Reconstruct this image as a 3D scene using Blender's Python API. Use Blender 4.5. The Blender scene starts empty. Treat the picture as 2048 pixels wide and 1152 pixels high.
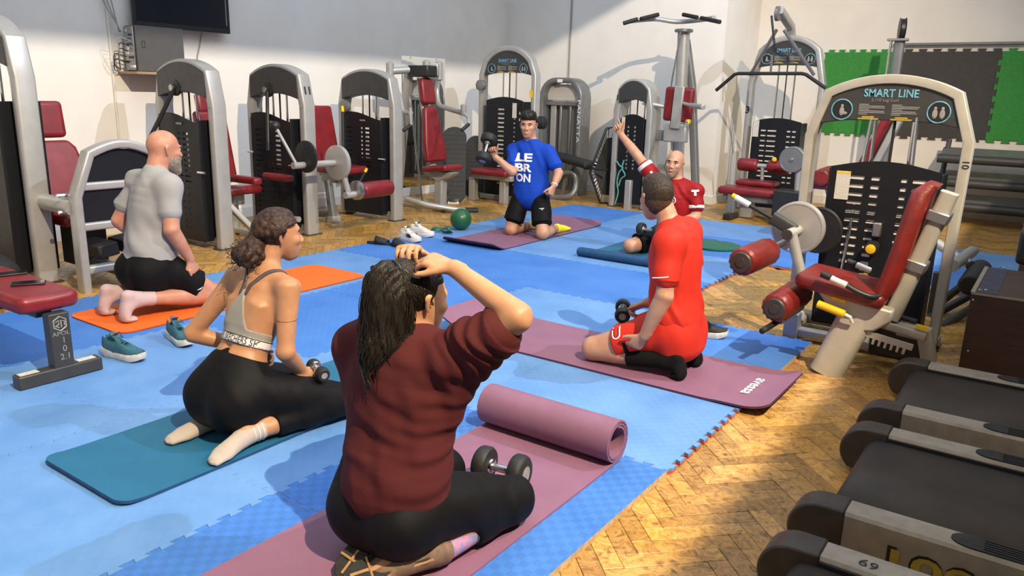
import bpy, bmesh, math, random
import numpy as np
from mathutils import Vector, Matrix, noise
from mathutils.bvhtree import BVHTree

# ------------------------------------------------------------------ camera
SC = bpy.context.scene
COL = SC.collection
F_PX, CAM_H = 1550.0, 1.5
_down = np.array([-164.0, 6170.0, F_PX]); _down /= np.linalg.norm(_down)
_vpx = 2150.0 - 1024.0
_vpy = -(_down[0]*_vpx + _down[2]*F_PX)/_down[1]
_U = np.array([_vpx, _vpy, F_PX]); _U /= np.linalg.norm(_U)
_up = -_down
_X = np.cross(_U, _up); _X /= np.linalg.norm(_X)
_R = np.array([_X, _U, _up])                 # world axes seen from the camera (x right, y down, z forward)
cam_data = bpy.data.cameras.new('camera')
cam_data.sensor_width = 36.0
cam_data.lens = F_PX/2048.0*36.0
cam_data.clip_start = 0.05
camera = bpy.data.objects.new('camera', cam_data)
COL.objects.link(camera)
_m = Matrix.Identity(4)
for i in range(3):
    _m[i][0] = _R[i][0]; _m[i][1] = -_R[i][1]; _m[i][2] = -_R[i][2]
_m[2][3] = CAM_H
camera.matrix_world = _m
SC.camera = camera

# ------------------------------------------------------------------ world, lamps, exposure
world = bpy.data.worlds.new('world'); SC.world = world
world.use_nodes = True
world.node_tree.nodes['Background'].inputs[0].default_value = (0.62, 0.72, 0.85, 1)
world.node_tree.nodes['Background'].inputs[1].default_value = 0.18
SC.view_settings.view_transform = 'Standard'
SC.view_settings.look = 'None'
SC.view_settings.gamma = 1.0
SC.view_settings.exposure = -1.08
SC.view_settings.use_curve_mapping = False

def spot_lamp(name, loc, aim, power, color, angle, size):
    d = bpy.data.lights.new(name, 'SPOT'); d.energy = power; d.color = color
    d.spot_size = math.radians(angle); d.spot_blend = 0.35; d.shadow_soft_size = size
    o = bpy.data.objects.new(name, d); COL.objects.link(o); o.location = loc
    o.rotation_euler = (Vector(aim)-Vector(loc)).to_track_quat('-Z', 'Y').to_euler()
    return o
def area_lamp(name, loc, aim, power, color, sx, sy):
    d = bpy.data.lights.new(name, 'AREA'); d.shape = 'RECTANGLE'; d.size = sx; d.size_y = sy
    d.energy = power; d.color = color
    o = bpy.data.objects.new(name, d); COL.objects.link(o); o.location = loc
    o.rotation_euler = (Vector(aim)-Vector(loc)).to_track_quat('-Z', 'Y').to_euler()
    return o
spot_lamp('warm_hall_spot', (3.0, 0.6, 6.9), (-5.2, 4.0, 0.0), 10200, (1.0, 0.80, 0.54), 100, 0.04)
spot_lamp('cool_hall_spot', (3.0, 6.6, 6.9), (-4.2, 5.6, 0.2), 4300, (0.80, 0.88, 1.0), 90, 0.04)
area_lamp('cool_top_fill', (-4.0, 5.0, 5.4), (-4.0, 5.0, 0), 520, (0.66, 0.84, 1.0), 5.0, 9.0)  # added fill: soft cool light from above, no real fitting
area_lamp('treadmill_side_fill', (1.7, 5.5, 4.1), (-0.5, 5.5, 0.0), 45, (1.0, 0.80, 0.58), 0.7, 9.0)  # added fill that lifts the shaded treadmill side
area_lamp('near_end_fill', (-3.0, -2.2, 3.6), (-3.0, 3.5, 0.8), 45, (1.0, 0.90, 0.78), 5.0, 0.8)  # added weak warm fill from the near end of the room

# ------------------------------------------------------------------ materials
MATS = {}
def nodes_of(m):
    m.use_nodes = True
    return m.node_tree.nodes, m.node_tree.links
def mat(name, color, rough=0.5, metal=0.0, spec=0.5, noise_scale=0, noise_amt=0.0, bump=0.0, bump_scale=200,
        coat=0.0, emit=0.0, dark=None, detail=4, sheen=0.0, stretch=None):
    m = bpy.data.materials.new(name); ns, ls = nodes_of(m)
    b = ns['Principled BSDF']
    b.inputs['Base Color'].default_value = (*color, 1); b.inputs['Roughness'].default_value = rough
    b.inputs['Metallic'].default_value = metal; b.inputs['Specular IOR Level'].default_value = spec
    b.inputs['Coat Weight'].default_value = coat
    if sheen: b.inputs['Sheen Weight'].default_value = sheen
    if emit:
        b.inputs['Emission Color'].default_value = (*color, 1); b.inputs['Emission Strength'].default_value = emit
    tc = ns.new('ShaderNodeTexCoord'); vec = tc.outputs['Object']
    if stretch:
        mp = ns.new('ShaderNodeMapping'); mp.inputs['Scale'].default_value = stretch
        ls.new(vec, mp.inputs['Vector']); vec = mp.outputs[0]
    if noise_scale:
        n = ns.new('ShaderNodeTexNoise'); n.inputs['Scale'].default_value = noise_scale; n.inputs['Detail'].default_value = detail
        ls.new(vec, n.inputs['Vector'])
        mx = ns.new('ShaderNodeMix'); mx.data_type = 'RGBA'
        d = dark or tuple(c*(1-noise_amt) for c in color)
        mx.inputs['A'].default_value = (*d, 1); mx.inputs['B'].default_value = (*color, 1)
        cr = ns.new('ShaderNodeMapRange'); cr.inputs['From Min'].default_value = 0.35; cr.inputs['From Max'].default_value = 0.65
        ls.new(n.outputs['Fac'], cr.inputs['Value']); ls.new(cr.outputs[0], mx.inputs['Factor'])
        ls.new(mx.outputs['Result'], b.inputs['Base Color'])
        rr = ns.new('ShaderNodeMapRange'); rr.inputs['To Min'].default_value = min(1, rough+0.08); rr.inputs['To Max'].default_value = max(0.02, rough-0.06)
        ls.new(n.outputs['Fac'], rr.inputs['Value']); ls.new(rr.outputs[0], b.inputs['Roughness'])
    if bump:
        n2 = ns.new('ShaderNodeTexNoise'); n2.inputs['Scale'].default_value = bump_scale; n2.inputs['Detail'].default_value = 3
        ls.new(vec, n2.inputs['Vector'])
        bp = ns.new('ShaderNodeBump'); bp.inputs['Strength'].default_value = bump; bp.inputs['Distance'].default_value = 0.004
        ls.new(n2.outputs['Fac'], bp.inputs['Height']); ls.new(bp.outputs[0], b.inputs['Normal'])
    MATS[name] = m
    return m
mat('wall_paint', (0.80, 0.77, 0.73), 0.75, noise_scale=3, noise_amt=0.05, bump=0.15, bump_scale=90)
mat('ceiling_paint', (0.75, 0.75, 0.75), 0.8)
mat('trim_paint', (0.74, 0.72, 0.68), 0.5, noise_scale=6, noise_amt=0.1)
mat('silver', (0.43, 0.425, 0.415), 0.36, 0.35, noise_scale=8, noise_amt=0.12, bump=0.03, bump_scale=300)
mat('silver_dark', (0.22, 0.225, 0.23), 0.4, 0.4, noise_scale=8, noise_amt=0.15)
mat('cream_steel', (0.47, 0.45, 0.395), 0.42, 0.15, noise_scale=10, noise_amt=0.12)
mat('charcoal', (0.043, 0.043, 0.044), 0.45, noise_scale=14, noise_amt=0.2)
mat('black_plastic', (0.018, 0.018, 0.020), 0.42, noise_scale=14, noise_amt=0.3)
mat('black_rubber', (0.014, 0.014, 0.015), 0.62, noise_scale=30, noise_amt=0.3, bump=0.1)
mat('shroud', (0.010, 0.011, 0.015), 0.42, spec=0.3, noise_scale=10, noise_amt=0.2)
mat('chrome', (0.75, 0.75, 0.75), 0.16, 1.0)
mat('steel', (0.40, 0.40, 0.40), 0.32, 0.9)
mat('red_vinyl', (0.22, 0.014, 0.020), 0.36, noise_scale=9, noise_amt=0.3, bump=0.12, bump_scale=260)
mat('red_vinyl_bright', (0.20, 0.017, 0.013), 0.36, noise_scale=9, noise_amt=0.35, bump=0.25, bump_scale=60)
mat('pc_grey', (0.085, 0.082, 0.08), 0.5, noise_scale=12, noise_amt=0.1)
mat('white_plastic', (0.75, 0.74, 0.70), 0.45, noise_scale=12, noise_amt=0.1)
mat('paper', (0.66, 0.64, 0.60), 0.7, noise_scale=120, noise_amt=0.25)
mat('yellow', (0.85, 0.55, 0.01), 0.4, noise_scale=12, noise_amt=0.15)
mat('print_white', (0.85, 0.85, 0.83), 0.6, noise_scale=60, noise_amt=0.06)
mat('print_black', (0.012, 0.012, 0.012), 0.5, noise_scale=60, noise_amt=0.06)
mat('print_cyan', (0.18, 0.50, 0.68), 0.45, noise_scale=30, noise_amt=0.4)
mat('print_grey', (0.30, 0.30, 0.30), 0.5, noise_scale=60, noise_amt=0.2)
mat('print_gold', (0.48, 0.34, 0.05), 0.5, noise_scale=60, noise_amt=0.2)
mat('tv_screen', (0.006, 0.009, 0.016), 0.12, coat=0.4)
mat('mirror_glass', (0.80, 0.84, 0.82), 0.015, 1.0)
mat('green_foam', (0.035, 0.26, 0.045), 0.75, noise_scale=30, noise_amt=0.15, bump=0.3, bump_scale=220)
mat('grey_foam', (0.058, 0.056, 0.056), 0.8, noise_scale=30, noise_amt=0.15, bump=0.3, bump_scale=220)
mat('foam_red', (0.50, 0.10, 0.05), 0.8, noise_scale=40, noise_amt=0.2)
mat('foam_cream', (0.55, 0.42, 0.26), 0.8, noise_scale=40, noise_amt=0.3)
mat('orange_mat', (0.82, 0.145, 0.012), 0.7, noise_scale=30, noise_amt=0.08, bump=0.3, bump_scale=300)
mat('teal_mat', (0.012, 0.130, 0.26), 0.55, noise_scale=5, noise_amt=0.12, bump=0.25, bump_scale=400)
mat('purple_mat', (0.235, 0.108, 0.182), 0.62, noise_scale=6, noise_amt=0.10, bump=0.25, bump_scale=420)
mat('purple_dark', (0.075, 0.024, 0.070), 0.6, noise_scale=20, noise_amt=0.2)
mat('wood_box', (0.060, 0.030, 0.022), 0.5, noise_scale=6, noise_amt=0.25, stretch=(1, 1, 12))
mat('wood_shelf', (0.42, 0.27, 0.15), 0.55, noise_scale=6, noise_amt=0.3, stretch=(12, 1, 12))
mat('belt', (0.034, 0.026, 0.020), 0.6, noise_scale=5, noise_amt=0.3, bump=0.2, bump_scale=500)
mat('rail_silver', (0.40, 0.36, 0.30), 0.42, 0.35, noise_scale=18, noise_amt=0.18)
mat('cap_brown', (0.050, 0.040, 0.032), 0.5, noise_scale=18, noise_amt=0.3)
mat('ball_green', (0.012, 0.10, 0.038), 0.34, noise_scale=20, noise_amt=0.15, bump=0.08, bump_scale=260)
mat('band_green', (0.012, 0.13, 0.085), 0.5, noise_scale=20, noise_amt=0.2)
mat('rope_teal', (0.10, 0.36, 0.30), 0.8, noise_scale=40, noise_amt=0.3)
mat('cable_black', (0.012, 0.012, 0.012), 0.5)
mat('cable_grey', (0.30, 0.30, 0.29), 0.5)

# ------------------------------------------------------------------ mesh helpers
class MB:
    """collects shapes into one mesh"""
    def __init__(s): s.v = []; s.f = []; s.mi = []
    def add(s, vs, fs, mi=0):
        o = len(s.v); s.v += [tuple(map(float, v)) for v in vs]
        s.f += [[i+o for i in f] for f in fs]; s.mi += [mi]*len(fs); return s
    def box(s, c, size, rot=None, mi=0, taper=1.0):
        hx, hy, hz = size[0]/2, size[1]/2, size[2]/2
        vs = [Vector((x*hx*(taper if z > 0 else 1), y*hy*(taper if z > 0 else 1), z*hz)) for z in (-1, 1) for x, y in ((-1,-1),(1,-1),(1,1),(-1,1))]
        if rot is not None:
            vs = [rot @ v for v in vs]
        vs = [v+Vector(c) for v in vs]
        return s.add(vs, [(3,2,1,0),(4,5,6,7),(0,1,5,4),(1,2,6,5),(2,3,7,6),(3,0,4,7)], mi)
    def cyl(s, a, b, r0, r1=None, n=16, mi=0, cap=True):
        r1 = r0 if r1 is None else r1
        a, b = Vector(a), Vector(b); d = (b-a).normalized()
        u = d.orthogonal().normalized(); w = d.cross(u)
        vs = []
        for p, r in ((a, r0), (b, r1)):
            for i in range(n):
                t = 2*math.pi*i/n; vs.append(p+(u*math.cos(t)+w*math.sin(t))*r)
        fs = [(i, (i+1) % n, n+(i+1) % n, n+i) for i in range(n)]
        if cap: fs += [tuple(range(n-1, -1, -1)), tuple(range(n, 2*n))]
        return s.add(vs, fs, mi)
    def lathe(s, a, axis, prof, n=20, mi=0, up=None):
        """prof: list of (distance along axis, radius)"""
        a = Vector(a); d = Vector(axis).normalized(); u = d.orthogonal().normalized(); w = d.cross(u)
        vs = []; m = len(prof)
        for h, r in prof:
            for i in range(n):
                t = 2*math.pi*i/n; vs.append(a+d*h+(u*math.cos(t)+w*math.sin(t))*max(r, 1e-4))
        fs = [(k*n+i, k*n+(i+1) % n, (k+1)*n+(i+1) % n, (k+1)*n+i) for k in range(m-1) for i in range(n)]
        fs += [tuple(range(n-1, -1, -1)), tuple(range((m-1)*n, m*n))]
        return s.add(vs, fs, mi)
    def tube(s, pts, r, n=10, mi=0, closed=False):
        pts = [Vector(p) for p in pts]; m = len(pts)
        rs = r if isinstance(r, (list, tuple)) else [r]*m
        vs = []; u = None
        for k in range(m):
            if closed: t = (pts[(k+1) % m]-pts[k-1])
            else: t = pts[min(k+1, m-1)]-pts[max(k-1, 0)]
            t.normalize()
            if u is None: u = t.orthogonal().normalized()
            else:
                u = u-t*u.dot(t); u = u.normalized() if u.length > 1e-6 else t.orthogonal().normalized()
            w = t.cross(u)
            for i in range(n):
                a = 2*math.pi*i/n; vs.append(pts[k]+(u*math.cos(a)+w*math.sin(a))*rs[k])
        fs = [(k*n+i, k*n+(i+1) % n, ((k+1) % m)*n+(i+1) % n, ((k+1) % m)*n+i) for k in range(m if closed else m-1) for i in range(n)]
        if not closed: fs += [tuple(range(n-1, -1, -1)), tuple(range((m-1)*n, m*n))]
        return s.add(vs, fs, mi)
    def sweep(s, pts, normal, sec, mi=0, closed=False):
        """section (u in plane, v along normal) swept along a planar path with mitred corners"""
        pts = [Vector(p) for p in pts]; nrm = Vector(normal).normalized(); m = len(pts); k = len(sec); vs = []
        for i in range(m):
            if closed: t0 = (pts[i]-pts[i-1]).normalized(); t1 = (pts[(i+1) % m]-pts[i]).normalized()
            else:
                t0 = (pts[i]-pts[max(i-1, 0)]); t1 = (pts[min(i+1, m-1)]-pts[i])
                if t0.length < 1e-9: t0 = t1
                if t1.length < 1e-9: t1 = t0
                t0 = t0.normalized(); t1 = t1.normalized()
            t = (t0+t1).normalized(); side = nrm.cross(t).normalized()
            sc = 1/max(0.4, side.dot(nrm.cross(t0)))
            for (a, b) in sec: vs.append(pts[i]+side*a*sc+nrm*b)
        fs = [(j*k+i, j*k+(i+1) % k, ((j+1) % m)*k+(i+1) % k, ((j+1) % m)*k+i) for j in range(m if closed else m-1) for i in range(k)]
        if not closed: fs += [tuple(range(k-1, -1, -1)), tuple(range((m-1)*k, m*k))]
        return s.add(vs, fs, mi)
    def prism(s, poly, z0, z1, to=None, mi=0):
        """2-D outline extruded along z; to maps (x,y,z) into the world"""
        n = len(poly); f = to or (lambda x, y, z: (x, y, z))
        vs = [f(x, y, z0) for x, y in poly]+[f(x, y, z1) for x, y in poly]
        fs = [tuple(range(n-1, -1, -1)), tuple(range(n, 2*n))]+[(i, (i+1) % n, n+(i+1) % n, n+i) for i in range(n)]
        return s.add(vs, fs, mi)
    def ball(s, c, r, nu=20, nv=12, mi=0, rot=None):
        r = r if isinstance(r, (tuple, list)) else (r, r, r); vs = []; c = Vector(c)
        for j in range(nv+1):
            ph = math.pi*j/nv
            for i in range(nu):
                th = 2*math.pi*i/nu
                v = Vector((r[0]*math.sin(ph)*math.cos(th), r[1]*math.sin(ph)*math.sin(th), r[2]*math.cos(ph)))
                vs.append(c+(rot @ v if rot else v))
        fs = [(j*nu+i, (j+1)*nu+i, (j+1)*nu+(i+1) % nu, j*nu+(i+1) % nu) for j in range(nv) for i in range(nu)]
        return s.add(vs, fs, mi)
    def slotted(s, x0, x1, z0, z1, slots, top=None, y=0.0, th=0.006, to=None, mi=0):
        """plate in the xz plane with real rectangular openings; top(x) bends its upper rim"""
        xs = sorted(set([x0, x1]+[v for a in slots for v in (a[0], a[1])]+list(np.linspace(x0, x1, 9))))
        zs = sorted(set([z0, z1]+[v for a in slots for v in (a[2], a[3])]))
        f = to or (lambda x, y, z: (x, y, z)); idx = {}; vs = []; fs = []
        def hole(cx, cz): return any(a[0] < cx < a[1] and a[2] < cz < a[3] for a in slots)
        def vid(i, j, k):
            key = (i, j, k)
            if key not in idx:
                x, z = xs[i], zs[j]
                if j == len(zs)-1 and top: z = z+top(x)
                idx[key] = len(vs); vs.append(f(x, y+(th if k else 0), z))
            return idx[key]
        nx, nz = len(xs)-1, len(zs)-1
        sol = [[not hole((xs[i]+xs[i+1])/2, (zs[j]+zs[j+1])/2) for j in range(nz)] for i in range(nx)]
        for i in range(nx):
            for j in range(nz):
                if not sol[i][j]: continue
                fs.append((vid(i,j,0), vid(i+1,j,0), vid(i+1,j+1,0), vid(i,j+1,0)))
                fs.append((vid(i,j+1,1), vid(i+1,j+1,1), vid(i+1,j,1), vid(i,j,1)))
                for di, dj, a, b in ((-1,0,(i,j+1),(i,j)), (1,0,(i+1,j),(i+1,j+1)), (0,-1,(i,j),(i+1,j)), (0,1,(i+1,j+1),(i,j+1))):
                    ii, jj = i+di, j+dj
                    if ii < 0 or jj < 0 or ii >= nx or jj >= nz or not sol[ii][jj]:
                        fs.append((vid(*b,0), vid(*a,0), vid(*a,1), vid(*b,1)))
        return s.add(vs, fs, mi)
    def build(s, name, material, parent=None, smooth=40, bevel=0.0, segs=2, label=None, kind=None):
        me = bpy.data.meshes.new(name); me.from_pydata(s.v, [], s.f)
        ml = material if isinstance(material, (list, tuple)) else [material]
        for m in ml: me.materials.append(MATS[m])
        if any(s.mi): me.polygons.foreach_set('material_index', s.mi)
        me.update()
        return mesh_obj(name, me, parent, smooth, bevel, segs, label, kind)
def mesh_obj(name, me, parent=None, smooth=40, bevel=0.0, segs=2, label=None, kind=None):
    if smooth:
        me.polygons.foreach_set('use_smooth', [True]*len(me.polygons))
        if smooth < 180: me.set_sharp_from_angle(angle=math.radians(smooth))
    o = bpy.data.objects.new(name, me); COL.objects.link(o)
    if parent is not None:
        o.parent = parent
        o.matrix_parent_inverse = Matrix.Translation(-parent.location) if parent.type == 'EMPTY' else Matrix.Identity(4)
    if bevel:
        md = o.modifiers.new('bevel', 'BEVEL'); md.width = bevel; md.segments = segs; md.limit_method = 'ANGLE'
        md.angle_limit = math.radians(35); md.harden_normals = False
    if label: o['label'] = label
    if kind: o['kind'] = kind
    return o
def tag(o, label, cat, group=None):
    o['label'] = label; o['category'] = cat
    if group: o['group'] = group
    return o
def thing(name, label, cat, loc, group=None):
    """an Empty at the base of a thing; its parts are built in world coordinates and keep them"""
    o = bpy.data.objects.new(name, None); COL.objects.link(o); o.location = loc; o.empty_display_size = 0.1
    return tag(o, label, cat, group)
def copy_tree(o, parent=None):
    c = o.copy(); COL.objects.link(c)
    if parent is not None: c.parent = parent
    for ch in list(o.children): copy_tree(ch, c)
    return c
def structure(o): o['kind'] = 'structure'; return o
def rrect(w, d, r, n=3):
    """rounded rectangle outline"""
    out = []
    for cx, cy, a0 in ((w/2-r, d/2-r, 0), (-w/2+r, d/2-r, 90), (-w/2+r, -d/2+r, 180), (w/2-r, -d/2+r, 270)):
        for k in range(n+1):
            a = math.radians(a0+90*k/n); out.append((cx+r*math.cos(a), cy+r*math.sin(a)))
    return out
def arc_pts(c, r, a0, a1, n, plane='xz'):
    out = []
    for k in range(n+1):
        a = math.radians(a0+(a1-a0)*k/n); x, z = r*math.cos(a), r*math.sin(a)
        out.append((c[0]+x, c[1], c[2]+z) if plane == 'xz' else (c[0]+x, c[1]+z, c[2]) if plane == 'xy' else (c[0], c[1]+x, c[2]+z))
    return out
def catmull(P, n=4):
    P = np.array(P, float); out = []
    E = np.vstack([2*P[0]-P[1], P, 2*P[-1]-P[-2]])
    for i in range(1, len(E)-2):
        p0, p1, p2, p3 = E[i-1], E[i], E[i+1], E[i+2]
        for k in range(n):
            t = k/n
            out.append(0.5*((2*p1)+(-p0+p2)*t+(2*p0-5*p1+4*p2-p3)*t*t+(-p0+3*p1-3*p2+p3)*t**3))
    out.append(P[-1]); return np.array(out)

# ------------------------------------------------------------------ lettering (flat outlines, made once)
_texts = {}
def prepare_texts(strings):
    objs = []
    for t in strings:
        cu = bpy.data.curves.new('lettering', 'FONT'); cu.body = t.lstrip('*'); cu.size = 1.0
        if t[0] == '*': cu.offset = 0.035 if t[1:] in ('LE', 'BR', 'ON') else 0.02
        cu.align_x = 'CENTER'; cu.align_y = 'CENTER'; cu.resolution_u = 3
        o = bpy.data.objects.new('lettering', cu); COL.objects.link(o); objs.append((t, o))
    dg = bpy.context.evaluated_depsgraph_get(); dg.update()
    for t, o in objs:
        me = o.evaluated_get(dg).to_mesh()
        vs = np.array([v.co[:2] for v in me.vertices]).reshape(-1, 2); fs = [list(p.vertices) for p in me.polygons]
        _texts[t] = (vs, fs); o.evaluated_get(dg).to_mesh_clear()
    for t, o in objs:
        cu = o.data; bpy.data.objects.remove(o); bpy.data.curves.remove(cu)
def text_part(name, t, origin, xdir, ydir, size, material, parent, bvh=None, bold=1.0, off=0.0015, width=None, th=0.0):
    """lettering laid on a surface: flat, or dropped on a garment through its BVH"""
    vs, fs = _texts[t]; vs = vs.copy()
    w = vs[:, 0].max()-vs[:, 0].min(); sx = (width/w) if width else size
    X, Y = Vector(xdir).normalized(), Vector(ydir).normalized(); N = X.cross(Y).normalized(); O = Vector(origin)
    bm = bmesh.new(); bv = [bm.verts.new((float(a)*sx, float(b)*size, 0)) for a, b in vs]
    for f in fs:
        try: bm.faces.new([bv[i] for i in f])
        except ValueError: pass
    if bvh is not None:
        bmesh.ops.triangulate(bm, faces=bm.faces[:])
        for _ in range(2):
            es = [e for e in bm.edges if e.calc_length() > 0.02]
            if es: bmesh.ops.subdivide_edges(bm, edges=es, cuts=1); bmesh.ops.triangulate(bm, faces=bm.faces[:])
    lost = []
    for v in bm.verts:
        p = O+X*v.co.x+Y*v.co.y+N*off
        if bvh is not None:
            hit = bvh.ray_cast(p+N*0.15, -N, 0.4)
            if hit[0] is not None and hit[1].dot(N) > 0.12: p = hit[0]+N*0.0025
            else: lost.append(v)
        v.co = p
    if lost: bmesh.ops.delete(bm, geom=lost, context='VERTS')
    me = bpy.data.meshes.new(name); bm.to_mesh(me); bm.free(); me.materials.append(MATS[material])
    return mesh_obj(name, me, parent, 0)
prepare_texts(['SMART LINE', 'S.110 Leg Curl', '11', '3', '1', '10', '*LE', '*BR', '*ON', '*SMART LINE', '*11', '*3', '*1', '*avessa', '*1000', '69', '1000', 'avessa', 'U', '2.1', '0',
               'SKECHERS SKECHERS SKECHERS', 'PANATTA', 'APOL', 'S', 'Zeus'])
# ------------------------------------------------------------------ room shell
XL, XR, YB, YG, YN = -7.8, 4.4, 10.9, 12.3, -3.0
PX = -4.12                                    # where the back wall steps back
def wallbox(name, x0, x1, y0, y1, z0, z1, m='wall_paint'):
    b = MB().box(((x0+x1)/2, (y0+y1)/2, (z0+z1)/2), (x1-x0, y1-y0, z1-z0))
    return structure(b.build(name, m, smooth=0))
wallbox('wall_left', XL-0.2, XL, YN, YB+1.6, 0, 7.2)
wallbox('wall_back', XL, PX, YB, YB+1.6, 0, 7.2)
wallbox('wall_far', PX, XR, YG, YG+0.2, 0, 7.2)
wallbox('wall_right', XR, XR+0.2, YN, YG+0.2, 0, 7.2)
wallbox('wall_near', XL-0.2, XR+0.2, YN-0.2, YN, 0, 7.2)
# hall ceiling, and two unseen slabs shaped to cut the spot light
wallbox('ceiling', 0.0, XR+0.2, YN-0.2, YG+0.2, 7.2, 7.35, 'ceiling_paint')
wallbox('ceiling_light_cut', XL-0.2, 0.0, YN-0.2, YG+0.2, 5.50, 7.35, 'ceiling_paint')  # unseen low ceiling, edge shaped to keep spot light off the upper left wall
wallbox('right_shade_slab', 1.55, XR, YN, YG, 4.05, 4.30, 'ceiling_paint')  # unseen slab added to shade the treadmills and the floor beside them

def baseboard(name, pts):
    b = MB()
    for (x0, y0), (x1, y1) in zip(pts[:-1], pts[1:]):
        b.box(((x0+x1)/2, (y0+y1)/2, 0.06), (max(abs(x1-x0), 0.018), max(abs(y1-y0), 0.018), 0.12))
    return structure(b.build(name, 'trim_paint', smooth=0, bevel=0.003))
baseboard('baseboard_left', [(XL+0.009, YN), (XL+0.009, YB)])
baseboard('baseboard_back', [(XL+0.02, YB-0.009), (PX, YB-0.009)])
baseboard('baseboard_step', [(PX+0.009, YB-0.018), (PX+0.009, YG)])
baseboard('baseboard_far', [(PX+0.02, YG-0.009), (XR, YG-0.009)])
# painted conduits running up the walls
c = MB().cyl((XL+0.012, 4.19, 0.12), (XL+0.012, 4.19, 5.5), 0.012, n=8)
structure(c.build('trim_1', 'trim_paint'))
c = MB().cyl((-6.62, YB-0.012, 0.12), (-6.62, YB-0.012, 5.5), 0.014, n=8)
structure(c.build('trim_2', 'cable_grey'))

# ------------------------------------------------------------------ herringbone parquet
def parquet_material():
    m = bpy.data.materials.new('parquet'); ns, ls = nodes_of(m); b = ns['Principled BSDF']
    at = ns.new('ShaderNodeAttribute'); at.attribute_name = 'tone'
    ge = ns.new('ShaderNodeNewGeometry')
    n1 = ns.new('ShaderNodeTexNoise'); n1.inputs['Scale'].default_value = 16; n1.inputs['Detail'].default_value = 7; n1.inputs['Roughness'].default_value = 0.75
    n1.inputs['Distortion'].default_value = 2.2
    ls.new(ge.outputs['Position'], n1.inputs['Vector'])
    r1 = ns.new('ShaderNodeValToRGB'); e = r1.color_ramp.elements
    e[0].position = 0.32; e[0].color = (0.060, 0.028, 0.009, 1); e[1].position = 0.57; e[1].color = (0.54, 0.295, 0.058, 1)
    x = r1.color_ramp.elements.new(0.43); x.color = (0.34, 0.162, 0.025, 1)
    ls.new(n1.outputs['Fac'], r1.inputs['Fac'])
    hs = ns.new('ShaderNodeHueSaturation'); ls.new(r1.outputs[0], hs.inputs['Color'])
    mr = ns.new('ShaderNodeMapRange'); mr.inputs['To Min'].default_value = 0.72; mr.inputs['To Max'].default_value = 1.25
    ls.new(at.outputs['Fac'], mr.inputs['Value']); ls.new(mr.outputs[0], hs.inputs['Value'])
    n2 = ns.new('ShaderNodeTexNoise'); n2.inputs['Scale'].default_value = 1.6; n2.inputs['Detail'].default_value = 3
    ls.new(ge.outputs['Position'], n2.inputs['Vector'])
    m2 = ns.new('ShaderNodeMapRange'); m2.inputs['To Min'].default_value = 0.75; m2.inputs['To Max'].default_value = 1.15
    ls.new(n2.outputs['Fac'], m2.inputs['Value']); ls.new(m2.outputs[0], hs.inputs['Saturation'])
    ls.new(hs.outputs[0], b.inputs['Base Color'])
    rr = ns.new('ShaderNodeMapRange'); rr.inputs['To Min'].default_value = 0.5; rr.inputs['To Max'].default_value = 0.22
    ls.new(n1.outputs['Fac'], rr.inputs['Value']); ls.new(rr.outputs[0], b.inputs['Roughness'])
    bp = ns.new('ShaderNodeBump'); bp.inputs['Strength'].default_value = 0.25; bp.inputs['Distance'].default_value = 0.003
    ls.new(n1.outputs['Fac'], bp.inputs['Height']); ls.new(bp.outputs[0], b.inputs['Normal'])
    MATS['parquet'] = m
parquet_material()
mat('floor_joint', (0.030, 0.016, 0.008), 0.8, noise_scale=8, noise_amt=0.3)
fl = MB().box(((XL+XR)/2, (YN+YG)/2, -0.06), (XR-XL, YG-YN, 0.10))
floor = structure(fl.build('floor', 'floor_joint', smooth=0))
PL, PW, GAP = 0.36, 0.072, 0.0018
rnd = random.Random(4)
planks = []
c45, n_r = math.cos(math.radians(45)), 5
def herring():
    # unit cell: a plank along u and a plank along v, stepped by the plank width
    K = 46
    for i in range(-260, 260):
        for j in range(-K, K):
            u = i*PW + j*2*PL*0.5; v = i*PW - j*2*PL*0.5
            yield (u, v, PL, PW); yield (u-PW, v, PW, PL)
foam_zone = lambda x, y: (-5.42 < x < -1.2 and y < 4.84) or (-5.42 < x < -2.3 and y < 9.2) or (-5.42 < x < -0.1 and 7.2 < y < 9.2)
Ro = np.array(_R)
def cam_px(p):
    q = Ro.T @ (np.array(p)-np.array([0, 0, CAM_H]))
    return (1024+F_PX*q[0]/q[2], 576+F_PX*q[1]/q[2], q[2]) if q[2] > 0.2 else (9e9, 9e9, q[2])
for (u, v, a, b_) in herring():
    cu, cv = u+a/2, v+b_/2
    x = (cu-cv)*c45-3.0; y = (cu+cv)*c45+4.0
    if not (XL-0.2 < x < 1.6 and 0.4 < y < YG+0.2): continue
    if foam_zone(x, y): continue
    px = cam_px((x, y, 0))
    if not (-150 < px[0] < 2250 and px[1] < 1300): continue
    planks.append((px[2], u, v, a, b_))
planks.sort(key=lambda t: t[0])
def plank_geo(u, v, a, b_):
    g = GAP/2; dz = rnd.uniform(-0.0012, 0.0008); t = rnd.random()
    cs = [(u+g, v+g), (u+a-g, v+g), (u+a-g, v+b_-g), (u+g, v+b_-g)]
    P = []
    for z, ins in ((-0.009, 0.0), (-0.0012+dz, 0.0), (dz, 0.0014)):
        for k, (p, q) in enumerate(cs):
            p2 = p+(ins if k in (0, 3) else -ins); q2 = q+(ins if k in (0, 1) else -ins)
            P.append(((p2-q2)*c45-3.0, (p2+q2)*c45+4.0, z))
    Fc = [(8, 9, 10, 11)]+[(l*4+k, l*4+(k+1) % 4, l*4+4+(k+1) % 4, l*4+4+k) for l in (0, 1) for k in range(4)]
    return P, Fc, t
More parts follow.
